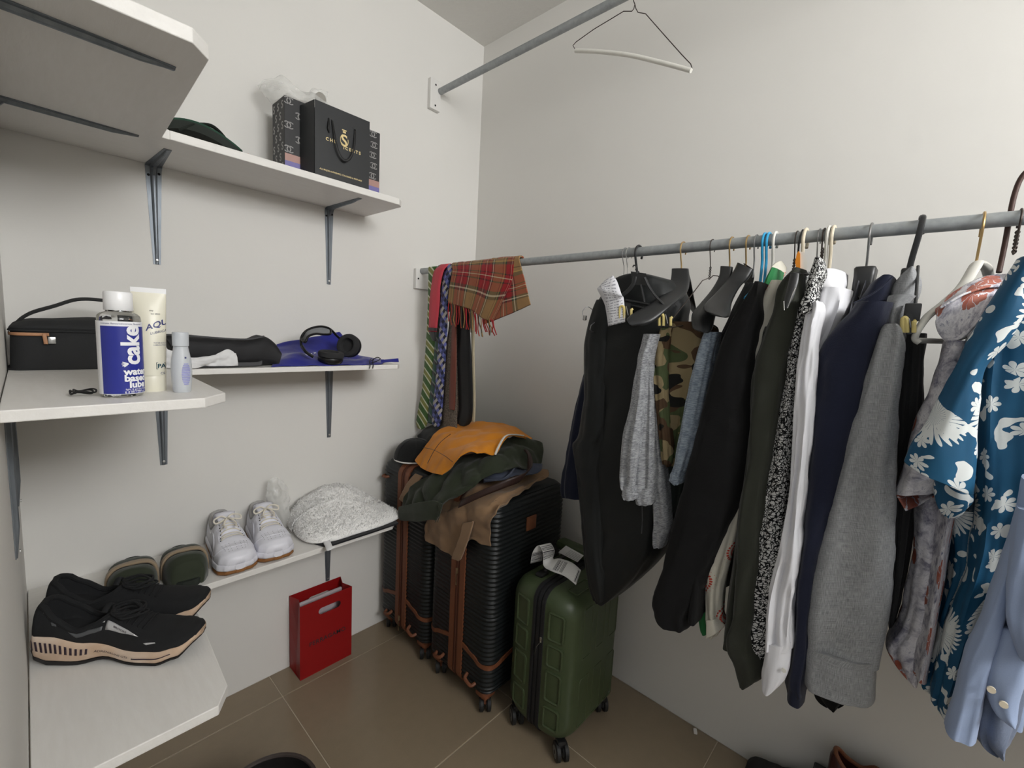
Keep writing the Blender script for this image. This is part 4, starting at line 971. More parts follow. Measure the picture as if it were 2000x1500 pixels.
# olive padded slides
fabric('olive_pad', (48, 54, 40), .8, var=.12, weave=300); fabric('tan_webbing', (150, 132, 108), .8, weave=300); fabric('black_pad', (22, 26, 24), .8)
def slide(label, loc, rz):
    t = thing('padded_slide', label, 'slide sandal', (0, 0, 0), 'olive padded slides on the lowest shelf'); L = .265
    def w_(s): return .052*(max(0, math.sin(PI*min(max(s, .0), 1)))**.32)*(.86+.16*s)
    S = [0.5-.5*math.cos(PI*k/26) for k in range(27)]
    def sr(s, a, b_):
        w = max(w_(s), .004); return [Vector((s*L, y, z)) for y, z in ((-w+.004, a), (w-.004, a), (w, a+.005), (w, b_-.003), (w-.004, b_), (-w+.004, b_), (-w, b_-.003), (-w, a+.005))]
    B().loft([sr(min(max(s, .004), .996), 0, .022) for s in S]).make('sole', 'foam_dark', t)
    def dome(s0, s1, hgt, e, name, m, puff=1):
        rings = []; n = 22
        for i in range(n+1):
            q = i/n; s = s0+(s1-s0)*q; pf = (math.sin(PI*q)**.35 if puff else 1); H_ = hgt(s)*(.80+.2*pf)+e
            if name == 'toe_pad' and i > n-3: H_ *= (.62, .22, .22)[i-n+2] if i < n else .2
            w = max(w_(s), .01)+.004+e+.004*pf; ring = []
            for k in range(19):
                a = PI*k/18; y = w*math.copysign(abs(math.cos(a))**.7, math.cos(a)); z = .004+(H_)*math.sin(a)**.55; d = .002*ns(s*14, y*40, z*20)
                ring.append(Vector((s*L, y, z+d)))
            rings.append(ring)
        b = B(); b.loft(rings, cap=False, closed=False); return b.make(name, m, t, ang=80, solid=.007, offset=-1)
    hg = lambda s: .044+.034*math.sin(PI/2*min(1, max(0, (s-.22)/.58)))-.10*max(0, s-.84)
    dome(.28, .55, hg, 0, 'strap_pad', 'olive_pad'); dome(.55, .62, hg, .0, 'black_band', 'black_pad', 0); dome(.615, .68, hg, .003, 'tan_band', 'tan_webbing', 0); dome(.68, .97, hg, .001, 'toe_pad', 'olive_pad')
    t.location = loc; t.rotation_euler = (0, 0, rz); return t
slide('olive padded slide with tan band, next to the left sneaker', (-1.262, -.010, ZL), -PI/2-.10)
slide('olive padded slide with tan band, partly behind the running shoes', (-1.378, -.006, ZL), -PI/2-.12)

# clear film behind the sneakers
g = pyg([[(524, 938, -.05), (538, 932, -.05), (552, 938, -.05), (562, 950, -.05)], [(520, 965, -.06), (534, 955, -.075), (550, 958, -.075), (566, 970, -.06)], [(520, 990, -.05), (535, 985, -.08), (552, 985, -.085), (568, 1000, -.06)], [(540, 1020, -.03), (548, 1035, -.04), (556, 1040, -.05), (566, 1050, -.05)]])
o = cloth('plastic_wrap', g, MATS['clear_film_thin'], n=(30, 40), amp=.004, fr=40, solid=.0006, ridge=1); tag(o, 'clear plastic wrap standing behind the right white sneaker', 'plastic bag')

# white fleece piece
fabric('fleece_white', (244, 243, 240), .95, var=.03, weave=200, bump=.6, sheen=.3); fabric('fleece_back', (28, 28, 32), .8)
t = thing('fleece_cushion', 'white fluffy fleece seat cover with black backing on the lowest shelf', 'cushion', (-.76, -.15, ZL))
out = [P(a, b_, 'z', ZL+.02) for a, b_ in ((566, 1018), (578, 1042), (606, 1056), (650, 1052), (700, 1040), (750, 1022), (782, 1005))]
out = [Vector((p.x, max(p.y, -.285), 0)) for p in out]+[Vector((-.585, -.19, 0)), Vector((-.60, -.10, 0)), Vector((-.65, -.025, 0)), Vector((-.75, -.012, 0)), Vector((-.86, -.012, 0)), Vector((-.93, -.03, 0)), Vector((-.95, -.12, 0))]
poly, _ = smooth_path(out, [0]*len(out), 8, closed=True); cen = sum(poly, Vector())/len(poly); rings = []; rnd = random.Random(2); NR = 34
for k in range(NR+1):
    q = (k/NR)**.8; ring = []
    for p in poly:
        v = cen.lerp(p, q); back = max(0, (v.y+.28)/.27); h = (.032+.112*back**1.1*math.exp(-((v.x+.775)/.165)**2))*(1-q**5)**.5
        f1 = ns(v.x*38, v.y*38)*.0035+ns(v.x*90, v.y*90, 3)*.0035+ns(v.x*190, v.y*190, 7)*.0028
        ring.append(Vector((v.x, v.y, ZL+.014+h+f1)))
    rings.append(ring)
rings.append([Vector((p.x*.99+cen.x*.01, p.y, ZL+.010)) for p in poly])
B().loft(rings[1:][::-1]).make('fleece_pile', 'fleece_white', t, ang=180)
b = B()
for i in range(11000):
    k = int((NR)*math.sqrt(rnd.random()))+1; k = min(k, NR); j = rnd.randrange(len(poly)); p = rings[k][j].lerp(rings[k-1][(j+1) % len(poly)], rnd.random())
    d = Vector((rnd.uniform(-1, 1), rnd.uniform(-1, 1), rnd.uniform(.2, 1))).normalized()*rnd.uniform(.004, .010); e = d.cross(Vector((rnd.random(), rnd.random(), .3))).normalized()*.0014
    f_ = d.cross(e).normalized()*.0014
    b.add([p+e, p-e, p+f_, p+d], [(0, 1, 3), (1, 2, 3), (2, 0, 3)])
o = b.make('wool_tufts', 'fleece_white', t, ang=180); o['kind'] = 'stuff'
pb = [P(a, b_, 'z', ZL+.006) for a, b_ in ((585, 1035), (612, 1060), (640, 1068), (690, 1055), (740, 1036), (778, 1022))]
pb = [Vector((p.x, max(p.y, -.30), ZL+.002)) for p in pb]+[Vector((-.60, -.18, ZL+.002)), Vector((-.70, -.06, ZL+.002)), Vector((-.9, -.06, ZL+.002))]
B().loft([pb, [p+Vector((0, 0, .006)) for p in pb]]).make('black_backing', 'fleece_back', t, smooth=False)
ribbon('white_strap', [P(634, 1050, 'z', ZL+.016), P(640, 1062, 'z', ZL+.014), P(644, 1071, 'z', ZL+.010), P(652, 1070, 'z', ZL+.008)], Vector((.012, .004, .002)), 'tissue_white', t, .002)
# ------------------------------------------------ fabrics of the hanging clothes
fabric('nylon_charcoal', (27, 29, 29), .5, var=.12, weave=900, bump=.15, sheen=.05); fabric('black_wool', (12, 12, 13), .85, sheen=.05); fabric('black_jersey', (9, 9, 10), .9, sheen=.03)
fabric('navy_wool', (19, 24, 44), .85, var=.18, weave=1200, bump=.4); fabric('navy_dark', (20, 26, 46), .85); fabric('olive_wool', (44, 46, 38), .85, var=.2, weave=1200, bump=.4)
fabric('dark_green_cloth', (38, 46, 42), .85); fabric('shirt_white', (226, 226, 230), .7, var=.03, weave=1500, bump=.12); fabric('light_blue_cloth', (150, 166, 196), .75, var=.1, weave=1500, bump=.15)
fabric('slate_blue_cloth', (112, 122, 142), .8, var=.12); fabric('cream_linen', (214, 210, 196), .85, var=.06, weave=900, bump=.3); fabric('green_cotton', (40, 118, 66), .8); fabric('dark_grey_cloth', (62, 62, 62), .85, var=.2)
def heather(name, a, b_):
    s = N(name, .9, 0, .2); uv = s.coord('UV', (1, .25, 1)); f = s.noise(420, 2, s.coord('UV', (.28, 1, 1)), rough=.8); g = s.noise(60, 3, s.coord('UV'))
    s.col(s.mix(s.ramp(s.math('ADD', s.math('MULTIPLY', f, .7), s.math('MULTIPLY', g, .3)), [(.40, (0, 0, 0, 1)), (.6, (1, 1, 1, 1))]), rgb(*a), rgb(*b_))); s.bump(f, .35, .001); s.b.inputs['Sheen Weight'].default_value = .15
heather('heather_grey', (118, 120, 124), (182, 184, 187)); heather('heather_blue', (108, 120, 134), (160, 172, 184))
s = N('grey_linen', .88, 0, .2); f = s.noise(1500, 2, s.coord('UV', (1, .05, 1))); g = s.noise(1500, 2, s.coord('UV', (.05, 1, 1))); h = s.math('ADD', s.math('MULTIPLY', f, .5), s.math('MULTIPLY', g, .5))
s.col(s.mix(s.ramp(h, [(.36, (0, 0, 0, 1)), (.64, (1, 1, 1, 1))]), rgb(116, 118, 120), rgb(168, 169, 170))); s.bump(h, .3, .001)
# camouflage
s = N('camouflage', .88, 0, .2); uv = s.coord('UV'); n1 = s.noise(15, 1.5, uv); n2 = s.noise(17, 1.5, s.n('ShaderNodeMapping', i_Vector=uv, i_Location=(7, 3, 1)).outputs[0]); n3 = s.noise(14, 1.5, s.n('ShaderNodeMapping', i_Vector=uv, i_Location=(2, 9, 4)).outputs[0])
c = s.mix(s.math('GREATER_THAN', n1, .52), rgb(72, 82, 54), rgb(136, 122, 92)); c = s.mix(s.math('GREATER_THAN', n2, .54), c, rgb(78, 60, 44)); c = s.mix(s.math('GREATER_THAN', n3, .585), c, rgb(28, 28, 26)); s.col(c); s.bump(s.noise(700, 2, uv), .3, .001)
# small black and white flower print
s = N('mono_flower_print', .8, 0, .2); uv = s.coord('UV'); ww = s.n('ShaderNodeMix', data_type='VECTOR', i_0=.012); s.t.links.new(uv, ww.inputs[4]); s.t.links.new(s.noise(60, 2, uv, out=1), ww.inputs[5])
v = s.n('ShaderNodeTexVoronoi', i_Vector=ww.outputs[1], i_Scale=150.0, feature='F1'); v2 = s.n('ShaderNodeTexVoronoi', i_Vector=ww.outputs[1], i_Scale=150.0, feature='DISTANCE_TO_EDGE')
a = s.math('MULTIPLY', s.math('GREATER_THAN', v2.outputs[0], .09), s.math('GREATER_THAN', s.noise(160, 1, uv), .42)); s.col(s.mix(a, rgb(24, 24, 26), rgb(206, 206, 204)))
def rosettes(s, uv, scale, petals, r0, r1, thr, rnd=1.0, warp=0, seed=(0, 0, 0)):
    """mask of daisy-like bursts, one per cell, drawn from the angle round each cell centre"""
    uv2 = s.n('ShaderNodeMapping', i_Vector=uv, i_Scale=(scale, scale, scale), i_Location=seed).outputs[0]
    v = s.n('ShaderNodeTexVoronoi', i_Vector=uv2, i_Scale=1.0, i_Randomness=rnd, voronoi_dimensions='2D')
    d = s.n('ShaderNodeVectorMath', operation='SUBTRACT'); s.t.links.new(uv2, d.inputs[0]); s.t.links.new(v.outputs['Position'], d.inputs[1])
    x = s.n('ShaderNodeSeparateXYZ', i_Vector=d.outputs[0]); ang = s.math('ARCTAN2', x.outputs[1], x.outputs[0]); dist = v.outputs['Distance']
    pet = s.math('ABSOLUTE', s.math('SINE', s.math('MULTIPLY', ang, petals/2)))
    edge = s.math('ADD', r0, s.math('MULTIPLY', s.math('POWER', pet, .5), r1))
    pick = s.math('GREATER_THAN', s.n('ShaderNodeSeparateXYZ', i_Vector=v.outputs['Color']).outputs[0], thr)
    line = s.math('GREATER_THAN', pet, .17)
    return s.math('MULTIPLY', s.math('MULTIPLY', s.math('LESS_THAN', dist, edge), pick), line), dist
s = N('teal_flower_print', .6, 0, .3); uv = s.coord('UV')
m1, d1 = rosettes(s, uv, 9.5, 30, .12, .30, .34); m2, d2 = rosettes(s, uv, 26, 7, .08, .27, .52, seed=(3.3, 1.7, 0))
sp = s.math('GREATER_THAN', s.noise(34, 1, uv), .61)
wt_ = s.math('MAXIMUM', s.math('MAXIMUM', m1, m2), sp); f = s.noise(8, 2, uv)
s.col(s.mix(wt_, s.mix(f, rgb(20, 66, 98), rgb(26, 88, 122)), rgb(214, 218, 216))); s.bump(s.noise(900, 2, uv), .15, .0006)
s = N('grey_hibiscus_print', .65, 0, .3); uv = s.coord('UV'); nz = s.noise(22, 4, uv, out=1); ww = s.n('ShaderNodeMix', data_type='VECTOR', i_0=.05); s.t.links.new(uv, ww.inputs[4]); s.t.links.new(nz, ww.inputs[5])
f = s.noise(30, 5, ww.outputs[1], rough=.7); base = s.ramp(f, [(.30, rgb(74, 74, 100)), (.40, rgb(146, 144, 156)), (.50, rgb(196, 194, 200)), (.60, rgb(226, 224, 226)), (.68, rgb(128, 130, 152))])
m1, d1 = rosettes(s, ww.outputs[1], 11, 6, .22, .10, .50, seed=(.4, .2, 0)); pet = s.mix(s.noise(90, 3, uv), rgb(132, 58, 36), rgb(176, 90, 58)); s.col(s.mix(s.math('MULTIPLY', m1, .9), base, pet)); s.bump(s.noise(900, 2, uv), .15, .0006)
s = N('red_sunburst_print', .85, 0, .2); uv = s.coord('UV'); m1, d1 = rosettes(s, uv, 11, 26, .12, .28, .35); k = s.math('MULTIPLY', m1, s.math('GREATER_THAN', s.math('FRACT', s.math('MULTIPLY', d1, 9)), .5)); s.col(s.mix(k, rgb(212, 208, 194), rgb(196, 74, 60))); s.bump(s.noise(800, 2, uv), .2, .001)

def gloft(name, rows, X0, m, parent=None, depth=.06, n=44, nl=60, fold=.006, folds=5, seed=0, skew=0, sharp=.75, flat=0, label=None, wr=.003, closedtop=True, hollow=False, grow=1.0):
    """hanging cloth: rows (y,xl,xr) or (xl,yl,xr,yr) give the outline on the plane x = X0; the cloth is a folded closed tube 'depth' thick behind it"""
    K = []
    for r in rows:
        if len(r) == 3: r = (r[1], r[0], r[2], r[0])
        a = P(r[0], r[1], 'x', X0); b_ = P(r[2], r[3], 'x', X0); K.append((a.y, a.z, b_.y, b_.z))
    R_ = resample(K, nl); rings = []; uvs = []
    L = 0
    for j, (ya, za, yb_, zb_) in enumerate(R_):
        c = Vector((X0+depth*.5, (ya+yb_)/2, (za+zb_)/2)); h = abs(ya-yb_)/2; v = j/(nl-1); tl = (za-zb_)/2; sg = 1 if ya > yb_ else -1
        if j: L += max(abs((za+zb_)/2-pz), .001)
        pz = (za+zb_)/2; ring = []; g = min(1, .25+v*grow)
        for k in range(n):
            a = 2*PI*k/n; ca, sa_ = math.cos(a), math.sin(a)
            yy = h*math.copysign(abs(ca)**sharp, ca); xx = depth*.5*math.copysign(abs(sa_)**.8, sa_)
            fo = fold*g*(math.sin(a*folds+seed+v*1.3+.9*ns(seed, v*3))+.5*math.sin(a*(folds*2+1)+seed*2-v*2)); fo = min(fo, h*.5)
            w1 = wr*(ns(c.x*9+ca*1.5+seed, ca*1.2+yy*22, za*15)+.6*ns(seed+yy*40, sa_*2, za*34)+.8*(1-2*abs(ns(seed*2+ca*1.7, za*9+yy*14, sa_))))
            nx, ny = sa_, ca*(h/(depth*.5)) if h < depth*.5 else ca
            l_ = math.hypot(nx, ny) or 1
            d = fo*abs(sa_)**.5+w1
            ring.append(Vector((c.x+xx+nx/l_*d*1.0+0*skew, c.y+yy+skew*(xx+depth*.5)+ny/l_*min(d, .004), c.z+tl*sg*ca*(1 if True else 0))))
        rings.append(ring); uvs += [((a_/n)*(2*h+2*depth*.9), -L) for a_ in range(n)]
    b = B(); b.loft(rings, cap=not hollow, uvs=uvs)
    o = b.make(name, m, parent, ang=75 if not hollow else 180, label=label, solid=.003 if hollow else 0); return o

def yhook(px): return P(px, 512-(px-1010)*.0868, 'x', RX).y
def torso(name, m, parent, y0, zn, drop, W, zb, th, near=None, seed=0, fold=.006, lean=0, hem=.0):
    """body of a garment hanging in the plane across the rail: neck, sloping shoulders, straight sides"""
    n = 56; nl = 44; rings = []; uvs = []
    for j in range(nl):
        v = j/(nl-1); ring = []
        for k in range(n):
            a = 2*PI*k/n; u = -math.cos(a); sd = math.sin(a); au = abs(u)
            ztop = zn-drop*max(0, (au-.22)/.78)**1.05; z = ztop+(zb+hem*u*u-ztop)*v
            b_ = th*(min(1, .28+v*2.2))*math.copysign(abs(sd)**.55, sd)
            fo = fold*v*(math.sin(u*9+seed)+.5*math.sin(u*17+seed*2+z*4))+.002*ns(u*4+seed, z*12, sd)
            flare = 1+.10*v
            ring.append(Vector((RX+u*W*flare, y0+b_+fo*(1 if True else 0)+lean*v, z))); uvs.append((a*W, -v*(zn-zb)))
        rings.append(ring)
    b = B(); b.loft(rings, uvs=uvs); return b.make(name, m, parent, ang=75)

# ------------------------------------------------ hangers
mat('wire_steel', (150, 150, 150), .35, .85); mat('wire_dark', (74, 66, 62), .4, .7); mat('wire_gold', (190, 160, 110), .3, .85); mat('plastic_blue', (52, 160, 208), .35, bump=0); mat('plastic_white', (224, 222, 214), .35, bump=0); mat('plastic_cream', (226, 214, 190), .35, bump=0)
mat('hanger_black', (36, 37, 38), .38, spec=.5, var=.1, nscale=20, bump=.08); mat('grip_yellow', (216, 198, 128), .45, bump=0); mat('wood_white', (206, 204, 196), .5, bump=.1); mat('brown_wire', (70, 50, 44), .5, .3)
def hook(b, y, r, zend, lean=0, R0=None, xoff=0):
    """open hook over the rail ending down at zend"""
    R0 = R0 or RR+r+.004; pts = []
    for k in range(12):
        a = -.5+PI*1.12*k/11+.1; pts.append(Vector((RX+math.cos(a)*R0, y, RZ+math.sin(a)*R0*1.0)))
    pts = pts[::1]
    # k=0 on the wall side low end ... last on the room side
    top = [Vector((RX+R0*math.cos(a), y+lean*.1, RZ+RR+r-R0+R0*math.sin(a)+.0)) for a in [-.55+(PI+.55+.35)*k/13 for k in range(14)]]
    p = top+[Vector((RX-R0*.55, y+lean*.3, RZ-R0*1.5)), Vector((RX-.002+xoff, y+lean*.6, RZ-R0*2.6)), Vector((RX+xoff, y+lean, zend))]
    b.tube(p, r, 8, sub=3); return b
def wire_hanger(name, label, y, m='wire_steel', r=.0013, W=.2, zn=1.53, drop=.10, yaw=0, group=None, twist=True, bar=True, hookonly=False):
    t = thing(name, label, 'hanger', (RX, y, RZ), group)
    b = hook(B(), y, r, zn+.01); b.make('hook', m, t)
    if twist:
        b = B()
        for ph in (0, PI): b.tube([Vector((RX+.0022*math.cos(k*1.3+ph), y+.0022*math.sin(k*1.3+ph), zn+.05-k*.0028)) for k in range(16)], r*.95, 6, sub=2)
        b.make('twisted_neck', m, t)
    if not hookonly:
        c, s_ = math.cos(yaw), math.sin(yaw)
        pt = lambda u, z: Vector((RX+u*c, y+u*s_, z))
        B().tube([pt(-.004, zn+.012), pt(-.008, zn-.012), pt(-.02, zn-.016), pt(-W, zn-drop), pt(-W-.004, zn-drop-.012), pt(-W+.008, zn-drop-.018), pt(W-.008, zn-drop-.018), pt(W+.004, zn-drop-.012), pt(W, zn-drop), pt(.02, zn-.016), pt(.008, zn-.012), pt(.004, zn+.012)], r, 8).make('frame', m, t)
    return t
def suit_hanger(label, y, zn, W=.215, yaw=0, m='hanger_black', hm='wire_gold', drop=.10, thick=.019, name='suit_hanger', group=None):
    """broad moulded hanger: swan hook, tall neck, wide rounded shoulders"""
    t = thing(name, label, 'hanger', (RX, y, RZ), group); hook(B(), y, .0022, zn).make('hook', hm, t)
    c, s_ = math.cos(yaw), math.sin(yaw); rings = []; n = 40
    for i in range(n+1):
        u = -1+2*i/n; au = abs(u); z = zn-.012-drop*au**1.15; hgt = .034*(1-au)**2.2+.017+.006*au**3; th_ = .010+(thick)*au**1.6; e = min(1, (1-au)*9+.25)
        top = z+hgt*.55*e-.006*au**4; bot = z-hgt*1.05*e
        if au < .09: top = zn; 
        cx_ = RX+u*W*c; cy_ = y+u*W*s_; ring = []
        for k in range(14):
            a = 2*PI*k/14; q = math.sin(a); ring.append(Vector((cx_-s_*th_*math.cos(a)*e, cy_+c*th_*math.cos(a)*e, (top+bot)/2+(top-bot)/2*math.copysign(abs(q)**.8, q))))
        rings.append(ring)
    B().loft(rings).make('shoulder_form', m, t, ang=60)
    rings = [[Vector((RX+x*c-yy*s_, y+x*s_+yy*c, z)) for x, yy in rrect(w_, d_, .007, 4)] for z, w_, d_ in ((zn-.05, .034, .010), (zn-.03, .027, .010), (zn-.01, .024, .010), (zn+.003, .025, .011), (zn+.006, .023, .0095))]
    B().loft(rings).make('neck_block', m, t, ang=50); return t
def clip_pair(t, y, z, W=.13, yaw=0, m='hanger_black', both=True, size=1):
    c, s_ = math.cos(yaw), math.sin(yaw); pt = lambda u, v, zz: Vector((RX+u*c-v*s_, y+u*s_+v*c, zz))
    for u in ((-W, W) if both else (-W,)):
        B().box(pt(u, .004, z), (.022*size, .006, .05*size), rz=yaw, bev=.002).box(pt(u, -.006, z+.004), (.020*size, .005, .042*size), rz=yaw, bev=.002).make('clip', m, t)
        B().tube([pt(u-.012, -.011, z-.026), pt(u-.012, -.012, z+.012), pt(u-.004, -.012, z+.020), pt(u+.004, -.012, z+.012), pt(u+.004, -.011, z-.026)], .0028, 8, sub=4).make('clip_grip', 'grip_yellow', t)
        B().tube([pt(u-.006, -.012, z-.012), pt(u-.002, -.014, z+.0), pt(u+.002, -.012, z-.012)], .001, 6, sub=3).make('clip_spring', 'wire_steel', t)
# ------------------------------------------------ the clothes on the rail, from the back corner to the camera
GR = 'clothes hanging on the lower rail'
def garment(name, label, cat, hookpx): y = yhook(hookpx); return thing(name, label, cat, (RX, y, RZ), None), y

# navy trousers behind the black jacket
t = thing('navy_trousers', 'navy trousers hanging behind the black nylon jacket, only the left edge in view', 'trousers', (RX, -1.0, RZ))
gloft('trouser_leg', [(640, 1155, 1190), (710, 1139, 1180), (810, 1114, 1170), (900, 1097, 1165), (954, 1089, 1160), (975, 1092, 1160)], -.36, MATS['navy_dark'], t, depth=.06, seed=1)
h = wire_hanger('wire_hanger', 'thin steel clip hanger furthest back on the rail, holding the navy trousers', yhook(1222), 'wire_steel', .0012, W=.16, zn=1.50, drop=.09)
B().box(P(1142, 621, 'x', -.5)+Vector((0, .0, 0)), (.008, .010, .014), bev=.002).make('metal_clip', 'chrome', h)
B().tube([P(1158, 606, 'x', -.47), P(1148, 599, 'x', -.49), P(1139, 606, 'x', -.5), P(1138, 614, 'x', -.5), P(1142, 620, 'x', -.5)], .0011, 6, sub=4).make('clip_wire', 'wire_steel', h)

# black nylon jacket
t = thing('nylon_jacket', 'large black nylon jacket with a pinned receipt, furthest back on the rail', 'jacket', (RX, yhook(1228), RZ))
gloft('jacket_body', [(534, 1216, 1262), (540, 1190, 1284), (550, 1171, 1300), (575, 1158, 1314), (600, 1148, 1318), (660, 1139, 1308), (720, 1133, 1300), (800, 1133, 1300), (870, 1122, 1300), (985, 1126, 1300), (1070, 1132, 1285), (1110, 1138, 1262), (1150, 1146, 1222), (1172, 1152, 1195), (1182, 1160, 1180)], -.47, MATS['nylon_charcoal'], t, depth=.15, seed=4, fold=.004, folds=5, wr=.005, nl=110, sharp=.6, n=72)
gloft('jacket_sleeve', [(585, 1160, 1195), (640, 1141, 1185), (700, 1134, 1180), (780, 1134, 1178), (850, 1124, 1176), (872, 1112, 1172), (905, 1117, 1165), (980, 1127, 1168), (1080, 1134, 1172), (1140, 1143, 1182), (1176, 1156, 1180)], -.478, MATS['nylon_charcoal'], t, depth=.055, seed=9, fold=.002, wr=.003, nl=90)
wire_hanger('wire_hanger', 'thin bright wire hanger next to the black plastic hook, holding the nylon jacket', yhook(1229), 'chrome', .0012, hookonly=True, twist=False, zn=1.535)
# pinned receipt
s = N('receipt_paper', .6, 0, .3); uv = s.coord('UV'); x = s.n('ShaderNodeSeparateXYZ', i_Vector=uv)
ln = s.math('GREATER_THAN', s.math('SINE', s.math('MULTIPLY', x.outputs[1], 900)), .35); wd = s.math('GREATER_THAN', s.noise(160, 3, s.n('ShaderNodeMapping', i_Vector=uv, i_Scale=(1, .25, 1)).outputs[0]), .48)
inn = s.math('LESS_THAN', s.math('ABSOLUTE', x.outputs[0]), .024); s.col(s.mix(s.math('MULTIPLY', s.math('MULTIPLY', ln, wd), s.math('MULTIPLY', inn, .65)), rgb(226, 226, 230), rgb(90, 90, 104)))
Xr = -.515
cent = [((1181, 548), (1197, 538)), ((1168, 562), (1205, 549)), ((1167, 566), (1214, 575)), ((1180, 592), (1218, 582)), ((1184, 610), (1220, 605)), ((1188, 637), (1221, 629))]
pa = [P(a[0], a[1], 'x', Xr-.004*i*(i < 3)) for i, (a, b_) in enumerate(cent)]; pb = [P(b_[0], b_[1], 'x', Xr-.004*i*(i < 3)) for i, (a, b_) in enumerate(cent)]
o = ribbon('receipt', [(a+b_)/2 for a, b_ in zip(pa, pb)], [(b_-a)/2 for a, b_ in zip(pa, pb)], 'receipt_paper', None, .0004); tag(o, 'long white printed receipt pinned to the black nylon jacket', 'receipt')

# black drawstring trousers and their tubular hanger
t = thing('black_trousers', 'black drawstring trousers hanging under the grey sweatpants', 'trousers', (RX, yhook(1250), RZ))
gloft('trouser_legs', [(640, 1215, 1300), (800, 1205, 1300), (950, 1200, 1292), (1030, 1196, 1292), (1070, 1196, 1286), (1095, 1198, 1272), (1112, 1200, 1240)], -.43, MATS['black_jersey'], t, depth=.09, seed=2)
B().tube([P(1254, 985, 'x', -.47), P(1255, 1015, 'x', -.47), P(1253, 1042, 'x', -.47)], .0016, 6).make('drawcord', 'mesh_grey', t)
yb_ = yhook(1248); t = thing('clip_hanger', 'black plastic hanger with round hook and yellow-gripped clips, over the nylon jacket', 'hanger', (RX, yb_, RZ))
Xh = -.50
hook(B(), yb_, .0035, 1.545, R0=.022).make('hook', 'hanger_black', t)
pX = lambda a, b_, X=Xh: P(a, b_, 'x', X)
B().loft([[pX(1232, 530, X), pX(1262, 534, X), pX(1266, 558, X), pX(1234, 556, X)] for X in (Xh+.0, Xh+.006)]).make('centre_plate', 'hanger_black', t, smooth=False)
B().tube([Vector((RX, yb_, 1.548)), pX(1246, 532)], .004, 8).make('neck', 'hanger_black', t)
B().tube([pX(1236, 522), pX(1238, 518), pX(1243, 521), pX(1241, 528)], .0016, 6, sub=3).make('top_loop', 'hanger_black', t)
B().tube([pX(1240, 540), pX(1236, 556), pX(1222, 572), pX(1206, 582), pX(1200, 588)], .0055, 8, sub=5, flat=.5).make('arm', 'hanger_black', t)
B().tube([pX(1260, 542), pX(1268, 560), pX(1282, 580), pX(1302, 600)], .0055, 8, sub=5, flat=.5).make('arm', 'hanger_black', t)
B().tube([pX(1252, 556), pX(1256, 575), pX(1259, 590)], .0028, 6).make('rib', 'hanger_black', t)
B().tube([pX(1222, 586), pX(1262, 593), pX(1290, 600)], .003, 6).tube([pX(1224, 594), pX(1262, 602), pX(1288, 606)], .003, 6).make('lower_bar', 'hanger_black', t)
def yclip(a, b_, X, t, s_=1.0):
    B().tube([P(a-3, b_+18*s_, 'x', X), P(a-3, b_-2, 'x', X-.002), P(a+1, b_-6*s_, 'x', X-.002), P(a+5, b_-2, 'x', X-.002), P(a+5, b_+18*s_, 'x', X)], .0036, 8, sub=4).make('clip_grip', 'grip_yellow', t)
    B().loft([[P(a+4, b_-14*s_, 'x', X+q), P(a+18, b_-12*s_, 'x', X+q), P(a+17, b_+20*s_, 'x', X+q), P(a+6, b_+21*s_, 'x', X+q)] for q in (0, .008)]).make('clip', 'hanger_black', t, smooth=False)
    B().tube([P(a+19, b_+18*s_, 'x', X), P(a+19, b_, 'x', X-.002), P(a+21, b_+2, 'x', X)], .0034, 8, sub=3).make('clip_grip', 'grip_yellow', t)
    B().tube([P(a+9, b_-6, 'x', X-.003), P(a+12, b_+6, 'x', X-.004), P(a+13, b_+12, 'x', X-.003)], .0012, 6).make('clip_spring', 'wire_steel', t)
yclip(1214, 604, Xh-.012, t)

# grey sweatpants, folded double
t = thing('grey_sweatpants', 'heather grey sweatpants folded over a hanger, cuffs at mid height', 'trousers', (RX, -1.2, RZ))
HG = MATS['heather_grey']
gloft('trouser_leg', [(652, 1254, 1278), (710, 1241, 1262), (790, 1229, 1255), (850, 1214, 1250), (920, 1208, 1242), (948, 1209, 1238), (958, 1212, 1238)], -.535, HG, t, depth=.05, seed=3, fold=.006, folds=4)
gloft('trouser_leg', [(652, 1262, 1282), (710, 1252, 1272), (790, 1247, 1272), (850, 1242, 1272), (920, 1238, 1271), (952, 1237, 1270), (962, 1238, 1269)], -.515, HG, t, depth=.05, seed=5, fold=.006, folds=4)
gloft('trouser_leg', [(700, 1270, 1284), (800, 1272, 1286), (910, 1274, 1291), (1010, 1271, 1303), (1035, 1271, 1303), (1062, 1272, 1295), (1072, 1276, 1290)], -.49, HG, t, depth=.05, seed=8, fold=.004, folds=3)
for (a, c_, d, e, X, sd) in ((958, 1211, 1239, 978, -.537, 3), (963, 1237, 1271, 988, -.517, 5)):
    gloft('ribbed_cuff', [(a-8, c_, d), (a, c_-1, d+1), (a+6, c_, d), ((a+e)/2, c_-1, d+1), (e-7, c_, d), (e-2, c_+1, d-1), (e, c_+3, d-3)], X, HG, t, depth=.054, seed=sd, fold=.002, folds=9, wr=.001, nl=30)

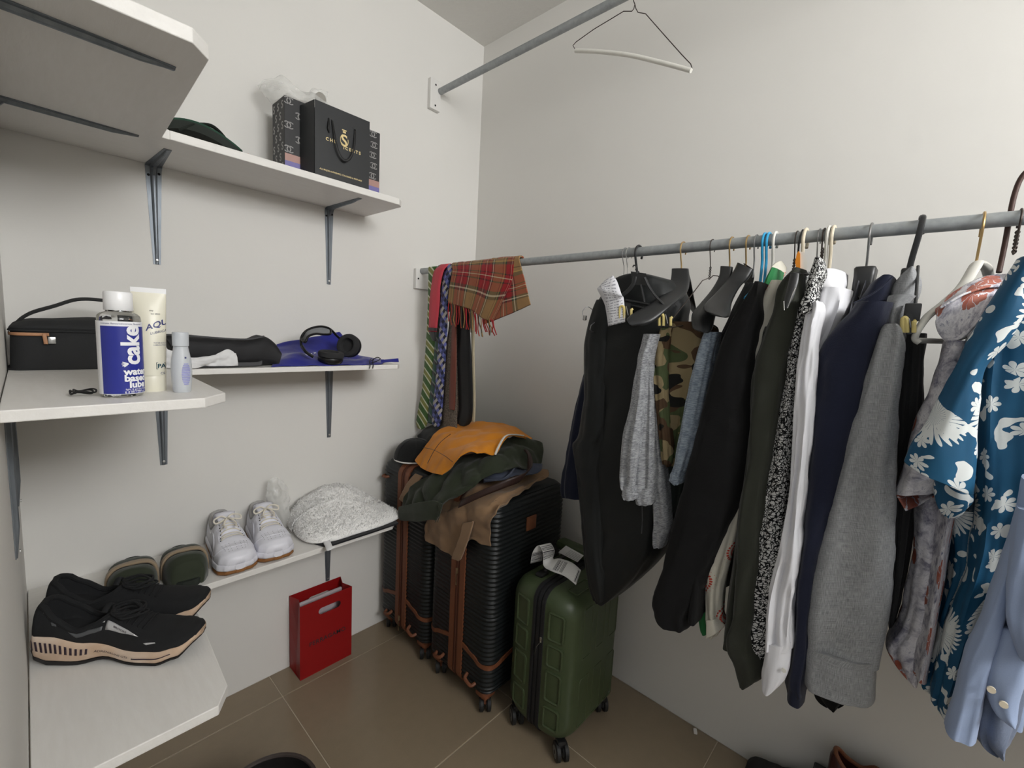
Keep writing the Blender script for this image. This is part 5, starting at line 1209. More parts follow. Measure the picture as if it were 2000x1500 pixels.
# camouflage shorts, dark green legs, pale blue sweatpants
t = thing('camouflage_shorts', 'woodland camouflage shorts on a bent wire hanger', 'trousers', (RX, yhook(1390), RZ))
gloft('shorts_body', [(628, 1308, 1362), (636, 1300, 1385), (660, 1284, 1388), (720, 1275, 1378), (770, 1280, 1362), (830, 1285, 1345), (890, 1290, 1325), (912, 1299, 1315)], -.48, MATS['camouflage'], t, depth=.07, seed=6, fold=.009, folds=5, wr=.005)
gloft('shorts_leg', [(640, 1290, 1308), (667, 1281, 1302), (716, 1273, 1300), (760, 1276, 1300), (830, 1284, 1304), (890, 1289, 1308), (908, 1293, 1306)], -.50, MATS['camouflage'], t, depth=.04, seed=16, fold=.004, folds=5, wr=.004)
t = thing('dark_green_trousers', 'dark green trouser legs showing below the camouflage shorts', 'trousers', (RX, -1.22, RZ))
gloft('trouser_leg', [(700, 1300, 1345), (860, 1292, 1335), (900, 1294, 1334), (960, 1297, 1330), (1000, 1299, 1322), (1028, 1302, 1312)], -.44, MATS['dark_green_cloth'], t, depth=.06, seed=2)
t = thing('blue_sweatpants', 'pale blue heather sweatpants with a ribbed cuff, beside the black blazer', 'trousers', (RX, -1.3, RZ))
HB_ = MATS['heather_blue']
gloft('trouser_leg', [(648, 1371, 1395), (698, 1354, 1385), (770, 1338, 1372), (850, 1322, 1356), (906, 1314, 1340), (922, 1310, 1335), (930, 1309, 1333)], -.515, HB_, t, depth=.05, seed=7, fold=.004, folds=4)
gloft('trouser_leg', [(648, 1383, 1402), (698, 1378, 1394), (770, 1360, 1378), (850, 1338, 1364), (906, 1322, 1346), (925, 1318, 1342)], -.49, HB_, t, depth=.05, seed=12, fold=.004, folds=4)
gloft('ribbed_cuff', [(922, 1308, 1334), (928, 1304, 1333), (934, 1304, 1331), (940, 1302, 1330), (945, 1308, 1328), (948, 1312, 1324)], -.517, HB_, t, depth=.054, seed=1, fold=.002, folds=9, wr=.001, nl=24)

# bent wire hanger and broad black hangers
t = thing('wire_hanger', 'bent dark wire hanger carrying the camouflage shorts', 'hanger', (RX, yhook(1392), RZ)); yq = yhook(1392)
hook(B(), yq, .0013, 1.575).make('hook', 'wire_dark', t)
b = B(); 
for ph in (0, PI): b.tube([Vector((RX+.002*math.cos(k*1.3+ph), yq+.002*math.sin(k*1.3+ph), 1.578-k*.0026)) for k in range(14)], .0012, 6, sub=2)
b.make('twisted_neck', 'wire_dark', t)
B().tube([Vector((RX, yq, 1.545)), pX(1384, 543, -.36), pX(1372, 548, -.37), pX(1350, 577, -.42), pX(1325, 608, -.48), pX(1308, 630, -.515), pX(1312, 640, -.515), pX(1352, 632, -.45)], .0013, 8).tube([Vector((RX, yq, 1.545)), pX(1393, 538, -.33), pX(1402, 539, -.32), pX(1430, 560, -.28)], .0013, 8).make('frame', 'wire_dark', t)
yclip(1291, 620, -.515, t, .9)
def px_hanger(label, hookpx, rowsL, rowsR, X, hm='wire_gold', hx=None, zend=1.56, m='hanger_black', neck=None, th=.034):
    """broad moulded hanger seen half from the end: neck block plus swelling arms through measured points"""
    y = yhook(hookpx); t = thing('suit_hanger', label, 'hanger', (RX, y, RZ)); hook(B(), y, .002, zend).make('hook', hm, t)
    for rows, nm in ((rowsL, 'arm'), (rowsR, 'arm')):
        if not rows: continue
        R_ = resample([tuple(P(a, b_, 'x', x_))+tuple(P(c_, d_, 'x', x_))+(tt,) for a, b_, c_, d_, x_, tt in rows], 30); rings = []
        for i, r in enumerate(R_):
            A, C_ = Vector(r[:3]), Vector(r[3:6]); mid = (A+C_)/2; hv = (C_-A)/2; e = 1 if i < 27 else (.85, .6, .2)[i-27]; dv = Vector((1, .25, 0)).normalized()*r[6]/2
            rings.append([mid+hv*e*math.copysign(abs(math.cos(2*PI*k/18))**.7, math.cos(2*PI*k/18))+dv*e*math.copysign(abs(math.sin(2*PI*k/18))**.8, math.sin(2*PI*k/18)) for k in range(18)])
        B().loft(rings).make(nm, m, t, ang=60)
    return t, y
px_hanger('broad black moulded hanger, empty, nearest the receipt', 1335,
    [(1312, 525, 1345, 525, -.345, .020), (1310, 545, 1347, 548, -.37, .022), (1302, 565, 1341, 572, -.42, .024), (1276, 590, 1312, 598, -.49, .028), (1240, 610, 1275, 630, -.535, .034), (1226, 622, 1242, 638, -.555, .034), (1228, 630, 1234, 637, -.56, .03)],
    [(1326, 535, 1346, 535, -.335, .020), (1332, 555, 1350, 550, -.31, .018), (1340, 570, 1354, 572, -.28, .018), (1345, 590, 1359, 598, -.25, .018), (1350, 610, 1361, 612, -.2, .018)], -.4, zend=1.545)
px_hanger('broad black moulded hanger in the middle of three, left of the blazer', 1430,
    [(1407, 520, 1432, 522, -.335, .02), (1404, 540, 1428, 545, -.345, .022), (1390, 565, 1415, 575, -.38, .025), (1368, 592, 1400, 610, -.45, .03), (1352, 612, 1392, 640, -.50, .034), (1351, 636, 1385, 650, -.52, .034), (1356, 645, 1376, 651, -.53, .03)], None, -.4, zend=1.55)
px_hanger('broad black moulded hanger, rightmost and highest of three, left of the blazer', 1462,
    [(1440, 513, 1472, 528, -.34, .024), (1432, 530, 1462, 545, -.35, .024), (1416, 552, 1446, 560, -.38, .025), (1394, 576, 1430, 590, -.45, .03), (1378, 592, 1427, 612, -.505, .034), (1374, 604, 1422, 620, -.53, .034), (1384, 613, 1410, 621, -.545, .028)],
    [(1452, 514, 1473, 528, -.335, .02), (1455, 530, 1473, 545, -.31, .018), (1452, 555, 1468, 560, -.27, .018)], -.4, zend=1.56)

# black blazer
t, y = garment('black_blazer', 'plain black blazer with long sleeve, left of the cream shirt', 'jacket', 1480)
torso('jacket_body', MATS['black_wool'], t, y, 1.53, .13, .19, .72, .016, seed=1)
gloft('sleeve', [(549, 1470, 1484), (588, 1446, 1484), (620, 1425, 1480), (650, 1409, 1472), (718, 1387, 1464), (818, 1361, 1460), (874, 1346, 1456), (970, 1321, 1440), (1060, 1299, 1405), (1130, 1281, 1375), (1264, 1184, 1352, 1180), (1268, 1204, 1337, 1206), (1271, 1212, 1336, 1222), (1276, 1219, 1335, 1234), (1286, 1226, 1332, 1239)], -.55, MATS['black_wool'], t, depth=.10, seed=3, fold=.003, folds=3, wr=.004, nl=90, sharp=.7)
gloft('jacket_hem', [(1000, 1370, 1445), (1100, 1342, 1392), (1180, 1330, 1376), (1200, 1332, 1372), (1210, 1342, 1358)], -.49, MATS['black_wool'], t, depth=.08, seed=3, fold=.003)
wire_hanger('wire_hanger', 'silver hook hanger holding the black blazer', yhook(1478), 'wire_steel', .0018, W=.17, zn=1.535, twist=False, hookonly=True)

# green shirt and cream sunburst shirt on blue and white plastic hangers
t, y = garment('green_shirt', 'green cotton shirt squeezed between black blazer and cream shirt', 'shirt', 1497)
gloft('shirt_body', [(522, 1504, 1514), (545, 1490, 1510), (565, 1482, 1506), (590, 1473, 1496), (700, 1450, 1470), (900, 1425, 1460), (1100, 1375, 1410), (1190, 1361, 1385), (1235, 1364, 1382), (1241, 1370, 1380)], -.47, MATS['green_cotton'], t, depth=.10, seed=3, fold=.003)
for px_, lab in ((1494, 'left of two bright blue plastic hangers'), (1502, 'right of two bright blue plastic hangers')):
    y_ = yhook(px_); h = thing('plastic_hanger', lab, 'hanger', (RX, y_, RZ)); hook(B(), y_, .0032, 1.53, R0=.021).make('hook', 'plastic_blue', h)
    if px_ == 1494: B().tube([Vector((RX, y_, 1.53)), Vector((RX-.03, y_, 1.520)), Vector((RX-.10, y_+.002, 1.485))], .0035, 8, sub=4).make('arm', 'plastic_blue', h)
t, y = garment('sunburst_shirt', 'cream linen shirt with red sunburst prints at collar and hem', 'shirt', 1515)
gloft('sleeve', [(547, 1502, 1530), (592, 1475, 1522), (639, 1450, 1505), (667, 1453, 1494), (716, 1451, 1486), (900, 1432, 1470), (1050, 1393, 1432), (1110, 1378, 1416), (1150, 1372, 1406), (1206, 1374, 1402), (1225, 1377, 1406), (1247, 1381, 1394)], -.515, MATS['red_sunburst_print'], t, depth=.06, seed=2, fold=.004, wr=.004)
cloth('collar', pxgrid([[(1508, 520, -.40), (1518, 512, -.37), (1527, 511, -.345), (1536, 524, -.34)], [(1496, 544, -.43), (1508, 542, -.40), (1522, 542, -.38), (1532, 540, -.37)]]), MATS['red_sunburst_print'], t, n=(16, 10), amp=.001, solid=.003)
cloth('hem_flap', pxgrid([[(1380, 1212, -.52), (1392, 1210, -.52), (1403, 1206, -.50)], [(1379, 1247, -.525), (1398, 1238, -.525), (1417, 1222, -.50)]]), MATS['cream_linen'], t, n=(14, 10), amp=.002, solid=.002)
y_ = yhook(1515); h = thing('plastic_hanger', 'white plastic hanger holding the cream sunburst shirt', 'hanger', (RX, y_, RZ)); hook(B(), y_, .0032, 1.535, R0=.021).make('hook', 'plastic_white', h)

# olive blazer
t, y = garment('olive_blazer', 'dark olive wool blazer, left of the black-and-white flower shirt', 'jacket', 1555)
torso('jacket_body', MATS['olive_wool'], t, y, 1.535, .13, .19, .70, .014, seed=2)
gloft('sleeve', [(522, 1550, 1562), (545, 1524, 1558), (570, 1509, 1562), (613, 1500, 1562), (677, 1477, 1550), (714, 1464, 1542), (800, 1458, 1525), (900, 1452, 1508), (1000, 1437, 1492), (1122, 1430, 1484), (1205, 1424, 1478), (1247, 1411, 1474), (1278, 1410, 1482), (1302, 1422, 1490), (1330, 1430, 1488), (1344, 1440, 1460)], -.555, MATS['olive_wool'], t, depth=.09, seed=5, fold=.004, folds=3, wr=.004, nl=90)
wire_hanger('wire_hanger', 'dark twisted wire hanger holding the olive blazer', yhook(1557), 'wire_dark', .0013, hookonly=True, zn=1.535)
t, y = garment('spare_hanger', 'black plastic hanger arm with a silver clip, hooked over the olive blazer', 'hanger', 1566)
B().tube([pX(1546, 536, -.565), pX(1552, 534, -.55), pX(1576, 536, -.50)], .0045, 8, flat=.7).tube([pX(1552, 535, -.565), pX(1549, 552, -.57), pX(1541, 580, -.575), pX(1534, 602, -.58)], [.0075, .008, .0075, .003], 8, sub=4, flat=.5).make('arm', 'hanger_black', t)
B().tube([pX(1554, 562, -.58), pX(1548, 574, -.585), pX(1538, 602, -.59)], .0008, 6).tube([pX(1531, 588, -.585), pX(1532, 606, -.585)], .0009, 6).tube([pX(1546, 575, -.565), pX(1566, 576, -.5)], .0008, 6).make('silver_clip', 'chrome', t)
B().tube([Vector((RX, y, RZ+.0165)), Vector((RX-.02, y, RZ-.01)), Vector((RX-.005, y, RZ-.05)), pX(1576, 536, -.40)], .0022, 8, sub=4).make('hook', 'hanger_black', t)
# white hanger with orange rim
t, y = garment('padded_hanger', 'white plastic hanger with an orange band beside the olive blazer', 'hanger', 1574)
hook(B(), y, .0036, 1.575, R0=.025).make('hook', 'plastic_cream', t)
B().box((RX, y, 1.574), (.012, .006, .012), bev=.002).make('neck', 'plastic_white', t)
B().loft([[P(a, b_, 'x', -.36+q) for a, b_ in ((1560, 492), (1570, 492), (1577, 512), (1574, 536), (1563, 536), (1557, 512))] for q in (-.09, -.076)]).make('white_plate', 'plastic_white', t, smooth=False)
mat('orange_band', (228, 140, 26), .5); B().loft([[P(a, b_, 'x', -.363+q) for a, b_ in ((1560, 490), (1563, 496), (1563, 536), (1557, 536), (1553, 512), (1556, 496))] for q in (-.09, -.072)]).make('orange_band', 'orange_band', t, smooth=False)

# black and white flower shirt
t, y = garment('flower_shirt', 'black-and-white small flower print shirt, left of the white dress shirt', 'shirt', 1600)
MF = MATS['mono_flower_print']
torso('shirt_body', MF, t, yhook(1592), 1.55, .12, .17, .76, .010, seed=4)
gloft('sleeve', [(502, 1588, 1604), (515, 1583, 1608), (532, 1577, 1608), (554, 1572, 1598), (590, 1561, 1590), (613, 1546, 1576), (656, 1539, 1567), (716, 1532, 1560), (800, 1518, 1550), (900, 1499, 1540), (1004, 1484, 1528), (1108, 1463, 1520), (1219, 1442, 1504), (1272, 1441, 1498), (1290, 1447, 1488)], -.545, MF, t, depth=.07, seed=1, fold=.003, folds=3, wr=.003, nl=80)
gloft('rolled_sleeve', [(578, 1570, 1588), (592, 1563, 1590), (606, 1564, 1586), (612, 1568, 1580)], -.575, MF, t, depth=.03, seed=5, fold=.002, nl=16)
wire_hanger('wire_hanger', 'slim silver wire hanger left of the flower shirt collar', yhook(1601), 'wire_steel', .0014, hookonly=True, twist=False, zn=1.56)
wire_hanger('wire_hanger', 'dark twisted wire hanger at the flower shirt collar, beside the white plastic hooks', yhook(1610), 'wire_dark', .0016, hookonly=True, zn=1.555)

# white dress shirt
t, y = garment('white_dress_shirt', 'crisp white dress shirt with long sleeve and buttoned cuff', 'shirt', 1622)
SW = MATS['shirt_white']
torso('shirt_body', SW, t, y, 1.515, .11, .18, .80, .012, seed=6)
gloft('yoke', [(560, 1592, 1652), (575, 1588, 1652), (600, 1578, 1650), (625, 1571, 1640), (656, 1566, 1626), (700, 1560, 1600), (716, 1558, 1590)], -.50, SW, t, depth=.14, seed=9, fold=.006, folds=6, wr=.004, nl=40)
gloft('sleeve', [(588, 1586, 1598), (596, 1580, 1602), (614, 1573, 1602), (656, 1566, 1592), (716, 1557, 1588), (800, 1551, 1583), (900, 1546, 1575), (969, 1541, 1567), (1073, 1523, 1559), (1122, 1510, 1554), (1170, 1499, 1548), (1229, 1493, 1542), (1257, 1492, 1543), (1275, 1491, 1540)], -.575, SW, t, depth=.05, seed=3, fold=.005, folds=4, wr=.005, nl=90)
gloft('cuff', [(1262, 1491, 1541), (1276, 1490, 1540), (1300, 1487, 1538), (1320, 1484, 1535), (1340, 1484, 1526), (1352, 1485, 1514), (1359, 1489, 1503)], -.578, SW, t, depth=.056, seed=3, fold=.001, wr=.0015, nl=30)
q = P(1531, 1309, 'x', -.580); B().tube([q, q+Vector((-.002, 0, 0))], .0045, 12).make('cuff_button', 'plastic_white', t)
# stand collar: band curving round the neck with a folded point
cl = []
for dz, k_ in ((0, 1.0), (.5, .97), (1, .93)):
    row = []
    for j in range(9):
        a = PI*(1.08+.95*j/8); c0 = P(1625, 550, 'x', -.365)
        row.append(Vector((c0.x+.062*k_*math.sin(a)*.9+.02, c0.y-.037*k_*math.cos(a+PI)*-1, c0.z-.022+.040*dz)))
    cl.append(row)
cloth('collar', pxgrid([[(1596, 534, -.42), (1606, 527, -.41), (1626, 525, -.40), (1646, 531, -.37), (1655, 538, -.34)], [(1595, 552, -.435), (1606, 550, -.44), (1626, 549, -.43), (1645, 555, -.40), (1654, 558, -.35)], [(1594, 567, -.44), (1608, 566, -.455), (1627, 563, -.455), (1640, 569, -.43), (1650, 574, -.38)]]), SW, t, n=(30, 16), amp=.0006, solid=.003)
for px_, m_, lab in ((1619, 'plastic_white', 'white plastic hanger hook, left of the cream one, in the dress shirt'), (1628, 'plastic_cream', 'cream plastic hanger hook standing in the white dress shirt collar')):
    y_ = yhook(px_); h = thing('plastic_hanger', lab, 'hanger', (RX, y_, RZ)); hook(B(), y_, .0036, 1.525, R0=.022).make('hook', m_, h)
    B().tube([Vector((RX, y_, 1.525)), Vector((RX-.03, y_, 1.505)), Vector((RX-.12, y_, 1.46))], .0036, 8, sub=3).make('arm', m_, h)

# navy blazer
t, y = garment('navy_blazer', 'navy wool blazer on a black moulded hanger', 'jacket', 1702)
NW = MATS['navy_wool']
torso('jacket_body', NW, t, y, 1.525, .13, .20, .66, .022, seed=8)
gloft('collar', [(536, 1718, 1745), (548, 1698, 1748), (562, 1688, 1746), (580, 1674, 1742), (600, 1663, 1738), (622, 1648, 1730)], -.455, NW, t, depth=.16, seed=2, fold=.001, wr=.002, nl=30)
gloft('sleeve', [(588, 1671, 1738), (610, 1656, 1732), (639, 1626, 1726), (682, 1595, 1716), (716, 1587, 1708), (800, 1580, 1685), (900, 1571, 1660), (1039, 1561, 1618), (1110, 1553, 1600), (1177, 1547, 1588), (1281, 1541, 1577), (1330, 1535, 1570), (1352, 1538, 1568), (1366, 1552, 1566)], -.555, NW, t, depth=.09, seed=6, fold=.004, folds=3, wr=.004, nl=90)
B().tube([P(1744, 540, 'x', -.47), P(1720, 562, 'x', -.475), P(1697, 578, 'x', -.48), P(1668, 592, 'x', -.485)], .0016, 6, sub=5).make('lapel_fold', 'navy_dark', t)
t2 = thing('suit_hanger', 'black moulded hanger with silver hook in the navy blazer', 'hanger', (RX, y, RZ)); hook(B(), y, .0023, 1.555, R0=.026).make('hook', 'wire_steel', t2)
B().loft([[Vector((RX+x, y+yy, z)) for x, yy in rrect(w_, d_, .008, 4)] for z, w_, d_ in ((1.49, .034, .019), (1.51, .030, .018), (1.535, .027, .018), (1.552, .0285, .019), (1.556, .025, .017))]).make('neck_block', 'hanger_black', t2, ang=50)
t, y = garment('dark_trousers', 'black trouser bottoms showing below the grey long-sleeved shirt', 'trousers', 1740)
gloft('trouser_leg', [(900, 1640, 1700), (1200, 1590, 1690), (1300, 1580, 1682), (1345, 1579, 1672), (1365, 1584, 1668), (1380, 1597, 1655), (1388, 1612, 1640)], -.42, MATS['black_wool'], t, depth=.08, seed=2)

# grey long-sleeved shirt
t, y = garment('grey_linen_shirt', 'mid-grey linen shirt with wide sleeve and deep cuff', 'shirt', 1798)
GL = MATS['grey_linen']
torso('shirt_body', GL, t, y, 1.515, .11, .17, .76, .012, seed=3)
gloft('collar', [(520, 1776, 1786), (530, 1763, 1793), (545, 1748, 1800), (560, 1738, 1798), (580, 1734, 1790), (596, 1736, 1778)], -.45, GL, t, depth=.10, seed=4, fold=.001, wr=.002, nl=24)
gloft('yoke', [(575, 1734, 1790), (600, 1727, 1770), (630, 1720, 1762), (655, 1714, 1766), (664, 1713, 1764)], -.515, GL, t, depth=.10, seed=7, fold=.004, folds=3, wr=.003, nl=30)
gloft('sleeve', [(632, 1728, 1752), (640, 1720, 1760), (652, 1716, 1764), (668, 1711, 1766), (716, 1697, 1762), (770, 1680, 1755), (833, 1662, 1750), (900, 1643, 1747), (1004, 1615, 1745), (1091, 1591, 1743), (1170, 1574, 1737), (1230, 1566, 1728), (1562, 1278, 1712, 1318)], -.56, GL, t, depth=.07, seed=2, fold=.005, folds=3, wr=.004, nl=100)
gloft('cuff', [(1562, 1268, 1714, 1308), (1559, 1282, 1707, 1322), (1559, 1310, 1706, 1350), (1559, 1335, 1705, 1378), (1562, 1347, 1704, 1390), (1566, 1350, 1700, 1393)], -.564, GL, t, depth=.078, seed=2, fold=.002, folds=2, wr=.003, nl=30)
h = thing('strap_hanger', 'black plastic hanger seen edge-on, holding the grey linen shirt', 'hanger', (RX, y, RZ))
B().tube([Vector((RX+.016, y-.002, RZ-.012)), Vector((RX+.018, y, RZ+.006)), Vector((RX, y, RZ+.019)), Vector((RX-.02, y-.002, RZ+.012)), Vector((RX-.024, y, RZ-.02)), Vector((RX-.012, y+.006, RZ-.07)), Vector((RX-.006, y+.010, 1.50))], .0052, 8, sub=5, flat=.6).make('hook', 'hanger_black', h)
B().box((RX-.03, y+.010, 1.525), (.05, .016, .04), bev=.004).make('neck_block', 'hanger_black', h)
B().tube([pX(1793, 520, -.42), pX(1790, 570, -.47), pX(1787, 604, -.50)], .0026, 8).make('strap', 'hanger_black', h)
yclip(1766, 628, -.535, h, 1.2)
B().box(P(1782, 610, 'x', -.52), (.02, .022, .03), bev=.002).make('clip_block', 'hanger_black', h)
t, y = garment('charcoal_trousers', 'charcoal trousers hanging between the grey shirt and the hibiscus shirt', 'trousers', 1800)
gloft('trouser_leg', [(650, 1764, 1806), (717, 1760, 1803), (807, 1752, 1800), (950, 1744, 1792), (1050, 1740, 1780), (1127, 1738, 1768), (1200, 1733, 1754), (1233, 1734, 1746)], -.44, MATS['dark_grey_cloth'], t, depth=.10, seed=5, fold=.007, folds=6)

# hibiscus shirt on the white wooden hanger
t, y = garment('hibiscus_shirt', 'short-sleeved grey shirt with orange hibiscus print on a white hanger', 'shirt', 1920)
HP = MATS['grey_hibiscus_print']
torso('shirt_body', HP, t, yhook(1935), 1.47, .10, .17, .80, .012, seed=2)
cloth('yoke', pxgrid([[(1827, 604, -.50), (1860, 578, -.47), (1900, 553, -.43), (1935, 541, -.38), (1965, 536, -.33)], [(1828, 622, -.53), (1862, 590, -.51), (1905, 566, -.48), (1945, 560, -.43), (1972, 552, -.36)], [(1832, 650, -.53), (1868, 640, -.53), (1900, 612, -.52), (1935, 590, -.49), (1960, 580, -.42)], [(1846, 670, -.53), (1872, 662, -.54), (1895, 640, -.54), (1920, 615, -.53), (1948, 590, -.47)]]), HP, t, n=(36, 26), amp=.004, fr=20, solid=.002, ridge=.5)
cloth('collar', pxgrid([[(1850, 580, -.50), (1888, 556, -.46), (1925, 540, -.41), (1962, 536, -.345)], [(1836, 602, -.535), (1880, 576, -.52), (1925, 562, -.49), (1968, 560, -.41)]]), HP, t, n=(30, 10), amp=.0015, solid=.003)
gloft('sleeve', [(665, 1850, 1892), (683, 1846, 1888), (715, 1835, 1880), (768, 1816, 1868), (820, 1796, 1858), (890, 1777, 1845), (925, 1766, 1842), (1758, 945, 1840, 950), (1749, 972, 1838, 962)], -.545, HP, t, depth=.09, seed=3, fold=.005, folds=3, wr=.004, nl=70, hollow=True, n=40)
cloth('sleeve_lining', pxgrid([[(1750, 965, -.53), (1770, 955, -.47), (1800, 950, -.46), (1836, 955, -.47)], [(1768, 998, -.53), (1795, 988, -.50), (1815, 975, -.50), (1838, 965, -.52)]]), HP, t, n=(16, 8), amp=.002, solid=.002)
gloft('shirt_front', [(940, 1792, 1842), (1050, 1784, 1840), (1110, 1780, 1838), (1185, 1766, 1834), (1236, 1754, 1826), (1262, 1736, 1818), (1280, 1732, 1812), (1300, 1742, 1806), (1322, 1758, 1800), (1341, 1778, 1794)], -.49, HP, t, depth=.10, seed=8, fold=.006, folds=4, wr=.005)
h = thing('wooden_hanger', 'pale wooden hanger with gold hook and crossbar under the hibiscus shirt', 'hanger', (RX, y, RZ))
hook(B(), y, .0022, 1.545, R0=.026).make('hook', 'wire_gold', h)
B().tube([pX(1914, 512, RX), pX(1905, 520, -.355), pX(1880, 560, -.39), pX(1845, 592, -.45), pX(1812, 618, -.50), pX(1793, 645, -.53), pX(1787, 662, -.53), pX(1796, 670, -.53)], [.006, .0095, .009, .0075, .0065, .0055, .0055, .0045], 12, sub=6, flat=.7).make('arm', 'wood_white', h)
B().tube([pX(1914, 512, RX), pX(1926, 522, -.325), pX(1934, 550, -.28), pX(1945, 580, -.22)], [.006, .0095, .008, .007], 12, sub=6, flat=.7).make('arm', 'wood_white', h)
B().tube([pX(1790, 665, -.53), pX(1860, 667, -.40), pX(1900, 650, -.30)], .0048, 10).make('trouser_bar', 'wood_white', h)

# teal flower shirt
t, y = garment('teal_flower_shirt', 'teal shirt with large white flower bursts, short sleeve flared forward', 'shirt', 1995)
TF = MATS['teal_flower_print']
torso('shirt_body', TF, t, yhook(2010)-.01, 1.55, .12, .19, .78, .02, seed=6)
gloft('sleeve', [(500, 1998, 2030), (533, 1978, 2020), (593, 1938, 2010), (634, 1915, 1990), (666, 1896, 1970), (710, 1877, 1930), (755, 1853, 1917), (789, 1834, 1914), (1812, 832, 1909, 848), (1785, 872, 1906, 900), (1774, 895, 1904, 945), (1769, 908, 1902, 975)], -.63, TF, t, depth=.07, seed=2, fold=.003, folds=2, wr=.002, nl=90, hollow=True, n=48, sharp=.9)
gloft('sleeve_back', [(1828, 940, 1900, 965), (1829, 975, 1902, 985), (1838, 1000, 1890, 1000), (1850, 1014, 1872, 1010)], -.57, TF, t, depth=.05, seed=4, fold=.003, nl=20)
gloft('shirt_front', [(560, 1965, 2060), (640, 1935, 2060), (750, 1915, 2055), (960, 1912, 2040), (1050, 1908, 2020), (1110, 1896, 2010), (1185, 1872, 1990), (1260, 1850, 1960), (1340, 1832, 1920), (1392, 1822, 1890), (1410, 1842, 1870)], -.565, TF, t, depth=.12, seed=1, fold=.008, folds=6, wr=.004, nl=90)
gloft('shirt_back', [(1000, 1855, 1930), (1110, 1858, 1920), (1185, 1840, 1900), (1260, 1820, 1890), (1320, 1800, 1870), (1345, 1795, 1850), (1356, 1812, 1835)], -.50, TF, t, depth=.08, seed=6, fold=.006, folds=5, wr=.004)
wire_hanger('wire_hanger', 'rusty twisted wire hanger at the teal shirt collar, cut by the photo edge', yhook(1992), 'wire_dark', .0018, hookonly=True, zn=1.56)

# light blue shirts at the right edge
t, y = garment('light_blue_shirt', 'light blue shirt with buttoned cuff at the right edge of the photo', 'shirt', 2060)
LB = MATS['light_blue_cloth']
torso('shirt_body', LB, t, y-.03, 1.52, .12, .19, .80, .02, seed=1)
gloft('sleeve', [(940, 2004, 2050), (1050, 1979, 2024), (1140, 1947, 1990), (1230, 1917, 1960), (1305, 1885, 1938), (1374, 1866, 1922), (1431, 1851, 1912), (1849, 1437, 1906, 1462), (1852, 1442, 1904, 1465)], -.64, LB, t, depth=.05, seed=1, fold=.003, folds=2, wr=.002, nl=80)
gloft('rolled_sleeve', [(1000, 1998, 2060), (1100, 1978, 2060), (1160, 1972, 2060), (1210, 1972, 2060), (1260, 1985, 2060), (1300, 2000, 2060)], -.66, LB, t, depth=.06, seed=3, fold=.003, folds=3, wr=.003)
gloft('cuff', [(1235, 1962, 2040), (1280, 1940, 2030), (1316, 1928, 2020), (1370, 1930, 2003), (1400, 1944, 1996), (1416, 1962, 1992), (1423, 1976, 1988)], -.64, LB, t, depth=.05, seed=3, fold=.002, folds=2, wr=.002, nl=40)
for a, b_ in ((1936, 1346), (1960, 1375)):
    q = P(a, b_, 'x', -.646); B().tube([q, q+Vector((-.003, 0, 0))], .0048, 12).make('cuff_button', 'plastic_cream', t)
t, y = garment('slate_shirt', 'slate blue shirt tail behind the light blue sleeve', 'shirt', 2090)
gloft('shirt_tail', [(1150, 1985, 2060), (1300, 1930, 2030), (1380, 1912, 2010), (1440, 1905, 1992), (1468, 1920, 1975), (1484, 1948, 1968)], -.60, MATS['slate_blue_cloth'], t, depth=.07, seed=3, fold=.005)

# bent brown rod hanging behind the rail, and the padded hanger on the upper rail
t = thing('brown_wire_hoop', 'thin curved brown metal hoop behind the lower rail at the right edge', 'hoop', (-.3, -1.82, 1.6))
B().tube([P(2040, 325, 'x', -.315), P(2012, 330, 'x', -.315), P(1993, 350, 'x', -.315), P(1980, 385, 'x', -.315), P(1971, 430, 'x', -.315), P(1962, 480, 'x', -.315), P(1951, 532, 'x', -.33)], .0042, 10, sub=5).make('rod', 'brown_wire', t)
uy = P(1241, 0, 'x', UX).y
t = thing('padded_wire_hanger', 'empty wire hanger with white padded bar on the upper rail', 'hanger', (UX, uy, UZ))
Q = lambda a, b_, X=UX: P(a, b_, 'x', X)
n0 = Q(1240, 8); R0 = RR+.0035
top = [Vector((UX+R0*math.cos(a), n0.y, UZ+RR+.0016-R0+R0*math.sin(a))) for a in [-.5+(PI+.8)*k/13 for k in range(14)]]
B().tube(top+[Vector((UX-.012, n0.y, UZ-.03)), n0], .0014, 8, sub=3).make('hook', 'wire_dark', t)
B().tube([n0, Q(1238, 17), Q(1234, 22), Q(1218, 22), Q(1195, 36), Q(1160, 57), Q(1125, 82), Q(1119, 89), Q(1123, 96)], .0013, 8).tube([n0, Q(1242, 17), Q(1246, 24), Q(1261, 27), Q(1290, 60), Q(1330, 105), Q(1349, 125), Q(1352, 134)], .0013, 8).make('frame', 'wire_dark', t)
B().tube([Q(1124, 99), Q(1170, 101), Q(1230, 108), Q(1290, 122), Q(1350, 138)], .0065, 14, sub=6).make('padded_bar', 'plastic_white', t)

# unseen shirts added beyond the right edge, blocking lamp light from the lower wall
for k, ((yy, m_, zb), cn) in enumerate(zip(((-1.98, 'navy_dark', .72), (-2.06, 'shirt_white', .70), (-2.14, 'dark_grey_cloth', .66), (-2.23, 'light_blue_cloth', .72), (-2.33, 'black_wool', .66), (-2.42, 'grey_linen', .72)), ('dark navy', 'white', 'charcoal', 'light blue', 'black', 'mid-grey'))):
    o = torso('added_shade_shirt', MATS[m_], None, yy, 1.52, .12, .19, zb, .022, seed=k)
    tag(o, cn+' shirt added out of view on the lower rail to block lamp light', 'shirt', 'unseen shirts added to block lamp light')
